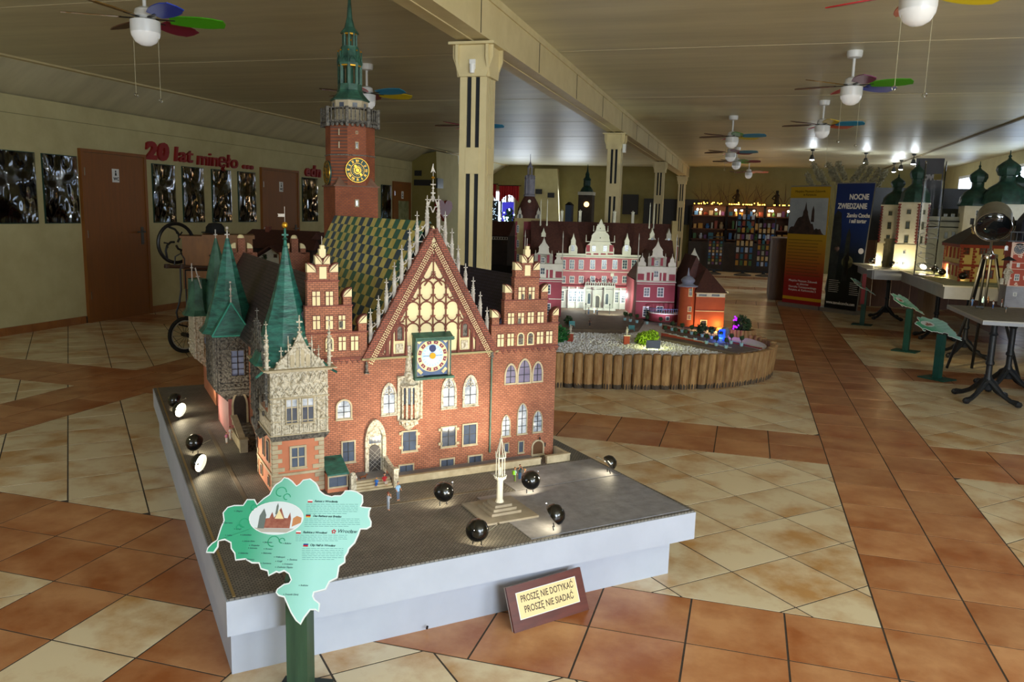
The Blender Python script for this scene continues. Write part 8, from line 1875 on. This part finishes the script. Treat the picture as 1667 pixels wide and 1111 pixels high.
# oval picture
ox, oy = bcoord(416, 272); rx_ = bcoord(556, 272)[0]-ox; ry_ = bcoord(416, 187)[1]-oy
ell = lambda k_, n=36: [(ox+rx_*k_*math.cos(2*PI*i/n), oy+ry_*k_*math.sin(2*PI*i/n)) for i in range(n)]
bp(M().xy(ell(1.0), .0006, .0010), 'oval_rim', m_whitep); bp(M().xy(ell(.97), .0010, .0012), 'oval_sky', mat('print_sky', '#dfe6ea', rough=.4))
def E_(u, v): return (ox+rx_*u, oy+ry_*v)
q = M(); q.xy([E_(-.62, -.62), E_(.55, -.6), E_(.55, -.05), E_(.48, .35), (E_(.42, .0)), E_(.30, .0), E_(.12, .62), E_(-.08, .0), E_(-.18, .35), E_(-.25, -.02), E_(-.62, -.1)], .0012, .0014); bp(q, 'print_hall', mat('print_red', '#8c4a3c', '#a86a58', 60, .5))
q = M(); q.xy([E_(-.62, -.65), E_(-.38, -.65), E_(-.38, .15), (E_(-.5, .55)), E_(-.62, .1)], .0013, .0015).xy([E_(-.06, .2), E_(.02, .2), E_(.02, .7), (E_(-.02, .9)), E_(-.06, .7)], .0013, .0015); bp(q, 'print_tower', mat('print_grey', '#6a7470', rough=.5), split=True)
q = M(); q.xy([E_(.62, -.5), E_(.93, -.25), E_(.93, .05), E_(.75, .15), E_(.62, .0)], .0012, .0014); bp(q, 'print_house', mat('print_orange', '#c98a5a', rough=.5))
q = M(); q.xy([E_(-.75, -.62), E_(.72, -.62), E_(.45, -.86), E_(-.45, -.86)], .0012, .0013); bp(q, 'print_square', mat('print_ground', '#b9b2a8', rough=.5))
q = M(); q.xy([E_(.06, .5), E_(.28, -.05), E_(-.05, -.05)], .0014, .0016); bp(q, 'print_gable', m_creamp)
for s_, x, y in (('Ratusz z Wrocławia', 612, 190), ('Das Rathaus aus Breslau', 604, 266), ('Radnice z Wrocławi', 553, 350), ('City Hall in Wrocław', 588, 416)): btext(s_, x, y, .0085)
btext('Wrocław', 728, 348, .0150, m_ink, .0002, .25)
for (x, y, cs) in ((590, 186, ('#f2f2f2', '#c8202a')), (580, 262, ('#151515', '#c8202a', '#e0b020')), (530, 346, ('#f2f2f2', '#c8202a')), (567, 412, ('#24408c', '#c8202a'))):
    X_, Y_ = bcoord(x, y); n = len(cs)
    for i, c_ in enumerate(cs): h_ = .0085/n; bp(M().xy([(X_-.007, Y_+.0043-h_*(i+1)), (X_+.007, Y_+.0043-h_*(i+1)), (X_+.007, Y_+.0043-h_*i), (X_-.007, Y_+.0043-h_*i)], .0006, .0010), 'flag_stripe', mat('flag'+c_, c_, rough=.5))
X_, Y_ = bcoord(711, 342); q = M()
for k in range(5): a = 2*PI*k/5+.3; q.ball((X_+.0045*math.cos(a), Y_+.0045*math.sin(a), .0008), .0028, 6, (1, 1, .2))
bp(q, 'rose_emblem', mat('emblem_red', '#c0303a', rough=.5))
q = M()
for (x0, x1, y0, n) in ((570, 835, 203, 6), (560, 845, 278, 5), (515, 780, 362, 4), (548, 760, 430, 7)):
    for i in range(n):
        cx_ = x0
        while cx_ < x1-(60 if i == n-1 else 0):
            w_ = rnd.uniform(10, 28); a = bcoord(cx_, y0+i*9.4); b = bcoord(min(cx_+w_, x1), y0+i*9.4); q.xy([(a[0], a[1]), (b[0], a[1]), (b[0], a[1]+.0011), (a[0], a[1]+.0011)], .0006, .0008); cx_ += w_+4
bp(q, 'fine_print', m_ink2, kind='stuff')
for s_, x, y in (('Głogów', 208, 240), ('Zgorzelec', 148, 300), ('Lubań', 208, 332), ('Leśna', 162, 364), ('Lubomierz', 240, 362), ('Jelenia Góra', 250, 394), ('Wojanów', 285, 416), ('Łomnica', 280, 430), ('Bolków', 458, 406), ('Karpacz', 266, 488), ('Kamienna', 345, 508), ('Wałbrzych', 412, 476), ('Świdnica', 482, 490), ('Książ', 420, 498), ('Krzeszów', 456, 512), ('Bożków', 540, 622), ('Duszniki Zdrój', 460, 668), ('Chełmsko Śląskie', 418, 528), ('Bukowiec', 348, 456), ('Kowary', 360, 434), ('Szklarska', 230, 456), ('Janowice', 355, 400)):
    btext(s_, x, y, .0062, m_ink, .0001); X_, Y_ = bcoord(x-6, y-3); bp(M().ball((X_, Y_, .0008), .0013, 6, (1, 1, .3)), 'town_dot', m_black)
# swirls of the darker crest behind the picture
q = M()
for (cx_, cy_, r_) in ((440, 140, 28), (470, 165, 18), (250, 300, 26), (225, 320, 14), (400, 395, 30), (445, 390, 14), (300, 220, 16)):
    c = bcoord(cx_, cy_); rr = r_*.0006; q.tube([(c[0]+rr*math.cos(a)*(1-.05*a), c[1]+rr*math.sin(a)*(1-.05*a), .0005) for a in [k*.45 for k in range(12)]], .0016, 4)
bp(q, 'crest_swirl', m_mapd, split=True)
# the three stands on the right share the same board, turned and tilted
def side_stand(px, py, zc_, yaw, tilt, lb, sc_3=.95, roll=0):
    P = onz(px, py); t = thing('info_stand', lb, 'info stand', (P.x, P.y, 0), yaw)
    B(-.03, -.03, .01, .03, .03, zc_-.02).build('post', m_stand2, t); B(-.10, -.13, 0, .10, .13, .01).build('base_plate', m_stand2, t)
    b2 = bd.copy(); C.objects.link(b2); b2.parent = t
    b2.matrix_local = Matrix.Translation((0, 0, zc_)) @ Matrix.Rotation(tilt, 4, 'X') @ Matrix.Rotation(roll, 4, 'Z') @ Matrix.Scale(sc_3, 4) @ Matrix.Translation((.035, -.0, .01))
    for g in bd.children:
        if g.name.split('.')[0] in ('map_print', 'oval_rim', 'oval_sky', 'print_hall', 'fine_print', 'crest_swirl'): h = g.copy(); C.objects.link(h); h.parent = b2
    return t
side_stand(1525, 617, .44, YAW+.5, .42, 'map-shaped info board on a teal post beside the near right table', 1.0, 0)
side_stand(1474, 572, .50, YAW+.85, .55, 'map-shaped info board on a teal post below the manor table', .95, 0)
side_stand(1403, 529, .50, YAW+1.05, .6, 'map-shaped info board on a teal post beside the church table', .95, 0)
# red note behind the far stand
P = ony(1406, 470, 9.0); tag(B(P.x-.02, 9.05, P.z-.22, P.x+.03, 9.06, P.z+.2).build('red_ribbon', mat('ribbon_red', '#8b1a22', rough=.6)), 'red ribbon hanging under the corner of the church table', 'ribbon')
# notice sign leaning on the plinth
p0 = onz(838, 1032, .0); p1 = onz(959, 993, .0); ex_ = (p1-p0); W_s = ex_.length; ex_.normalize(); hb = Vector((-ex_.y, ex_.x, 0))
lean = math.radians(24); ey_ = hb*math.sin(lean)+Vector((0, 0, math.cos(lean)))
top_l = onplane(819, 959, p0, ex_.cross(ey_)); H_s = (top_l-p0).dot(ey_)
sg = thing('notice_sign', 'brown wooden sign leaning on the plinth asking not to touch or sit', 'sign', p0, math.atan2(ex_.y, ex_.x))
lm = Matrix.Rotation(PI/2-lean, 4, 'X')
def sb(q, n, m, par, **k): q.T = None; q.v = [lm @ v for v in q.v]; return q.build(n, m, par, **k)
brd = sb(B(0, 0, -.010, W_s, H_s, 0), 'board', mat('mahogany', '#54211a', '#64291f', 8, .35, vec=(1, 6, 6)), sg)
sb(B(-.001, -.001, -.012, W_s+.001, H_s+.001, -.009), 'pale_edge', mat('board_edge', '#b9aea6', rough=.6), sg)
sb(B(W_s*.10, H_s*.235, 0, W_s*.90, H_s*.83, .0012), 'pale_border', m_whitep, brd); sb(B(W_s*.108, H_s*.25, .0011, W_s*.892, H_s*.815, .0018), 'cream_plate', mat('sign_cream', '#f0d79c', rough=.4), brd)
for s_, yy in (('PROSZĘ NIE DOTYKAĆ', .60), ('PROSZĘ NIE SIADAĆ', .36)):
    o = text('sign_lettering', s_, mat('sign_ink', '#3a2a1c', rough=.5), H_s*.185, (0, 0, 0), (0, 0, 0), brd, .0002, .0003, 0, 'CENTER')
    w0 = max(v.co.x for v in o.data.vertices)-min(v.co.x for v in o.data.vertices); o.data.transform(Matrix.Diagonal((W_s*(.70 if yy > .5 else .655)/w0, 1.15, 1, 1))); o.data.transform(lm @ Matrix.Translation((W_s*.5, H_s*yy, .0021)))
# pillory column
pc_ = thing('pillory_column', 'pale stone gothic pillory column on stepped base before the town hall', 'column model', TH.W(1.035, .300, .0), TA)
m_pil = mat('pillory_stone', '#857c6e', '#958c7c', 20, .8); B(-.108, -.115, .0026, .108, .115, .010).build('base_slab', m_pil, pc_)
for k, (a, h) in enumerate(((.062, .010), (.048, .020), (.035, .030))): B(-a, -a, .010+k*.010, a, a, h+.010).build('step', m_pil, pc_)
Zq = lambda py: TH.z(1.035, .300, py)
z1 = Zq(778); M().lathe((0, 0, .040), [(.017, 0), (.012, .012), (.012, z1-.04)], 8, rot=PI/8).build('shaft', m_pwhite, pc_, smooth=False)
q = M(); q.lathe((0, 0, z1), [(.013, -.01), (.024, 0), (.024, .006), (.016, .008)], 8); 
for k in range(16): a = 2*PI*k/16; q.ball((.023*math.cos(a), .023*math.sin(a), z1+.008), .003, 5)
z2 = Zq(745)
for k in range(8): a = 2*PI*k/8; q.tube([(.017*math.cos(a), .017*math.sin(a), z1+.006), (.017*math.cos(a), .017*math.sin(a), z2)], .0016, 5)
q.lathe((0, 0, z2), [(.021, 0), (.021, .004), (.015, .006)], 8); z3 = Zq(716)
for k in range(8):
    a = 2*PI*k/8; q.tube([(.019*math.cos(a), .019*math.sin(a), z2), (.013*math.cos(a), .013*math.sin(a), z2+.03), (.003*math.cos(a), .003*math.sin(a), z3)], .0015, 4); q.tube([(.020*math.cos(a), .020*math.sin(a), z2), (.020*math.cos(a), .020*math.sin(a), z2+.022)], .0014, 4)
q.lathe((0, 0, z3), [(.003, -.004), (.008, .002), (.002, .006), (.002, .018)], 6); q.build('openwork_lantern', m_pwhite, pc_); M().lathe((0, 0, z1+.008), [(.004, 0), (.003, .03), (.001, .035)], 6).build('inner_figure', m_pwhite, pc_)
# lamps round the plinth
def aimed(px, py, target, lb, lit=False, tilt=38, r=.040, pw=4, ang=88, zt_=.3):
    P = onz(px, py, .3026); T_ = Vector(target); d = T_-P; rz_ = math.atan2(d.y, d.x)-PI/2
    t, Lp, dd = egg_lamp('egg_lamp', lb, P, rz_, lit, tilt, r, 'egg lamps on the plinth')
    d3 = (T_-(P+Vector((0, 0, .06)))).normalized(); s_ = spot('egg_lamp_beam', P+Vector((0, 0, .055))+d3*(r*.9), T_, pw, (1, .88, .66), ang, .8, .015); return t
aimed(721, 822, TH.W(.80, VF, .34), 'black egg lamp with its back to us before the main portal', pw=3.6)
aimed(862, 802, TH.W(1.20, VF, .36), 'black egg lamp by the tourist group, right of the pillory column', pw=4)
aimed(777, 886, TH.W(1.05, .30, .10), 'black egg lamp at the front edge, lighting the pillory from the left', pw=.4, tilt=20)
aimed(900, 861, TH.W(.50, .50, .40), 'open black egg lamp at the front edge, right of the pillory column', pw=3.5, tilt=40)
aimed(990, 770, TH.W(.9, .62, .36), 'open black egg lamp near the right corner of the plinth', pw=3, tilt=35, r=.034)
aimed(295, 683, TH.W(.45, 1.72, .15), 'glowing egg lamp nearest the far left plinth edge, beside its dark twin', tilt=10, pw=1.4, ang=80)
aimed(287, 667, TH.W(.40, 2.45, .15), 'dark egg lamp just behind the far left glowing one', pw=.8, ang=60)
aimed(319, 739, TH.W(.36, 1.70, .45), 'dark egg lamp in the middle of the left plinth edge', pw=1.4, ang=70)
aimed(328, 773, TH.W(.55, .75, .12), 'glowing egg lamp in the middle of the left plinth edge, facing us', tilt=10, pw=1.6, ang=80)
for P, T_, e in ((TH.W(.62, .25, .10), TH.W(.45, VF, .55), 3.5), ): spot('egg_lamp_beam', P, T_, 0.01, (1, .88, .66), 90, .8, .015)
# little people
m_skin = mat('figure_skin', '#c98f6c', rough=.6)
def person(P, rz, shirt, legs, hair, label, h=.066, pose='stand', extra=None, group=None):
    t = thing('person', label, 'person', P, rz, group); k = h/.066; ms = mat('cloth'+shirt, shirt, rough=.8); ml = mat('cloth'+legs, legs, rough=.8); mh = mat('hair'+hair, hair, rough=.8)
    if pose == 'stand': hip, kn, ft = .033, .017, 0; fw_ = (0, 0)
    else: hip, kn, ft = .010, .012, -.006; fw_ = (-.014, -.016)
    sd = {'stand': 0}.get(pose, 0)
    def S_(x, y, z): return (x*k, y*k, z*k)
    q = M(); zt = hip+.023
    q.ball(S_(0, 0, zt+.0105), .0048*k, 10, (.85, .95, 1.12)); q.tube([S_(0, 0, zt), S_(0, 0, zt+.007)], .0018*k, 6); q.ball(S_(0, -.0047, zt+.010), .0009*k, 5)
    for s_ in (-1, 1):
        q.ball(S_(s_*.0043, 0, zt+.0105), .0011*k, 5)
        hand = (s_*.0105, -.006, hip+.004) if extra != 'camera' else (s_*.003, -.009, zt+.006)
        elb = (s_*.0105, .0, hip+.012) if extra != 'camera' else (s_*.0105, -.006, zt-.006)
        q.tube([S_(s_*.0072, 0, zt-.002), S_(*elb), S_(*hand)], [.0022*k, .0017*k, .0013*k], 6); q.ball(S_(*hand), .0017*k, 6, (1, 1, 1.3))
        q.tube([S_(s_*.0032, fw_[1], max(ft, 0) if pose == 'stand' else .001), S_(s_*.0032, fw_[1]-.0045, .001)], .0019*k, 6)
        q.tube([S_(s_*.0034, 0, hip), S_(s_*.0034, fw_[0], kn), S_(s_*.0033, fw_[1], .0015)], [.0034*k, .0025*k, .0016*k], 6)
    q.lathe(S_(0, 0, hip-.001), [(.0050*k, 0), (.0045*k, .008*k), (.0062*k, .018*k), (.0055*k, .022*k), (.002*k, .024*k)], 10, sq=(1.15, .75)); b = q.build('body', m_skin, t)
    q = M(); q.lathe(S_(0, 0, hip), [(.0058*k, 0), (.0052*k, .007*k), (.0070*k, .0185*k), (.0058*k, .0232*k), (.0024*k, .0245*k)], 10, sq=(1.15, .8))
    for s_ in (-1, 1):
        elb = (s_*.0108, .0, hip+.012) if extra != 'camera' else (s_*.0105, -.006, zt-.006); q.tube([S_(s_*.0070, 0, zt-.002), S_(*elb)], [.0028*k, .0023*k], 6)
    q.build('shirt', ms, t)
    q = M(); q.lathe(S_(0, 0, hip-.003), [(.0054*k, 0), (.0060*k, .005*k)], 10, sq=(1.15, .85))
    for s_ in (-1, 1): q.tube([S_(s_*.0034, 0, hip), S_(s_*.0034, fw_[0], kn), S_(s_*.0033, fw_[1], .004 if pose == 'stand' else .003)], [.0040*k, .0031*k, .0025*k], 6)
    q.build('trousers', ml, t); M().ball(S_(0, .0008, zt+.0122), .0050*k, 10, (.92, .98, .95)).build('hair', mh, t)
    if extra == 'pack': M().box(-.006*k, .004*k, (hip+.004)*k, .006*k, .012*k, (hip+.022)*k).build('backpack', mat('lime_backpack', '#8ad02a', rough=.7), t)
    if extra == 'camera': M().cbox(S_(0, -.009, zt+.008), (.005*k, .003*k, .003*k)).build('camera', m_black, t)
    return t
def TP(px, py, z=.3): P = onz(px, py, z); return P
person(TP(648, 815), 1.2, '#8fb8e0', '#5d6b80', '#8a8078', 'man in pale blue shirt and grey trousers standing before the steps', .072)
person(TP(632, 831), 2.6, '#a9adb8', '#9a9ea8', '#7a3a2a', 'woman in grey with red hair standing nearest the front', .066, extra='camera')
person(TP(577, 795, .31), .4, '#eceae6', '#e0ddd8', '#241c18', 'dark-haired woman in white at the left end of the steps', .062)
person(TP(626, 788, .318), .9, '#b3202a', '#c9b9b0', '#3a2018', 'woman in red sitting on the right end of the steps', .062, 'sit')
person(TP(613, 791, .312), .3, '#2f6fc0', '#2a62b0', '#b07a3a', 'child in blue sitting on the steps beside the woman in red', .048, 'sit')
person(TP(556, 796, .305), .6, '#c98a70', '#a8452e', '#5a3020', 'woman in a red-brown skirt leaning at the parapet by the kiosk', .066)
person(TP(838, 785), 2.4, '#9fd0c8', '#6b8a4a', '#6a4a2a', 'tourist with lime green backpack, left one of the group of three', .060, extra='pack')
person(TP(846, 782), .7, '#27404a', '#3a5f8a', '#4a3426', 'tourist in dark top taking a picture, middle one of the group of three', .064, extra='camera')
person(TP(854, 789), 2.2, '#f0eee8', '#b9b48a', '#8a6a3a', 'tourist in white shirt, right one of the group of three', .064)
person(TP(375, 716), 1.6, '#eeeae8', '#d8d4d2', '#3a2a20', 'person in white standing by the court steps on the left', .060)
person(TP(369, 722), 1.2, '#c77aa0', '#e0dede', '#5a3a2a', 'smaller person in pink top beside the one in white on the left', .050)
for k, (px, py, a, b, lb) in enumerate(((958, 513, '#b9c4d8', '#6f86a8', 'left person of the trio before the palace porch'), (967, 511, '#e4ded8', '#8a94a8', 'middle person of the trio before the palace porch'), (972, 514, '#88a0c0', '#3a4a6a', 'right person of the trio before the palace porch'), (960, 532, '#5a4036', '#2a2a34', 'dark-clothed person alone in the brown palace court'))):
    person(onz(px, py, .30), YAW+k, a, b, '#4a3426', lb, .075)
dg = thing('dog', 'small brown dachshund on the landing left of the woman in red', 'dog', TP(591, 780, .335), TA+.2); q = M()
q.tube([(-.013, 0, .009), (-.006, 0, .010), (.006, 0, .0095), (.012, 0, .011), (.016, 0, .015)], [.0032, .0040, .0038, .0034, .0022], 8); q.ball((.0175, 0, .0165), .0028, 8, (1.2, .8, .9)); q.tube([(.018, 0, .0162), (.0235, 0, .0150)], [.0018, .0010], 6); q.tube([(-.013, 0, .010), (-.019, 0, .015)], [.0012, .0006], 5)
for x in (-.011, .011):
    for s_ in (-1, 1): q.tube([(x, s_*.002, .008), (x-.001, s_*.0025, .004), (x+.001, s_*.0025, .0)], [.0019, .0012, .0012], 5)
b = q.build('body', mat('dog_brown', '#7a4526', rough=.8), dg); q = M()
for s_ in (-1, 1): q.ball((.0165, s_*.0026, .0150), .0017, 6, (.7, .4, 1.4))
q.build('ear', mat('dog_ear', '#4f2a16', rough=.8), dg, split=True)
zt1 = .7013
for k, (px, py, a, b, lb, h_) in enumerate(((1582, 499, '#7f9cc0', '#7088b0', 'little person in blue at the far left edge of the near right table', .075), (1616, 503, '#e2e0dc', '#5a7ab0', 'bending little person in white on the near right table', .070), (1630, 500, '#a86a5a', '#d8d0c8', 'little person in red top before the grey basement of the red town hall', .070), (1637, 509, '#5a8a9a', '#c0a890', 'small crouching person in front of the red town hall on the near table', .050))):
    person(onz(px, py, zt1), YAW+.5*k, a, b, '#3a2a22', lb, h_)
for k, (px, py, c_, lb) in enumerate(((1594, 503, '#3a4048', 'dark little cart beside the blue person on the near right table'),)):
    P = onz(px, py, zt1+.001); t = thing('miniature_cart', lb, 'cart', P); B(-.03, -.01, .01, .03, .01, .025).build('bed', m_iron, t)
    for s_ in (-1, 1): q = M(); q.tube([(s_*.02+.01*math.cos(a), -.012, .010+.01*math.sin(a)) for a in [2*PI*j/12 for j in range(12)]], .0015, 4, True); q.build('wheel', m_black, t)
for k, (px, c_, lb) in enumerate(((1600, '#8fb0c0', 'pale blue miniature bottle among the tripod legs'), (1608, '#6a4a2a', 'brown miniature bottle among the tripod legs'))):
    P = onz(px, 493, zt1); tag(M().lathe(tuple(P), [(.012, 0), (.012, .035), (.005, .045), (.005, .06)], 10).build('bottle', mat('bottle'+c_, c_, rough=.2)), lb, 'bottle')
# cable on the floor behind the near table
tag(M().tube([tuple(onz(px, py, .005)) for px, py in ((1602, 610), (1625, 617), (1650, 617), (1690, 622))], .004, 5).build('floor_cable', m_black), 'black cable on the floor under the near right table', 'cable')
# box under tables
P = onz(1595, 590); 
for o in bpy.data.objects:
    if o.type == 'MESH' and o.parent is None and 'kind' not in o and 'label' not in o: print('UNTAGGED', o.name)
print('objects', len(bpy.data.objects))
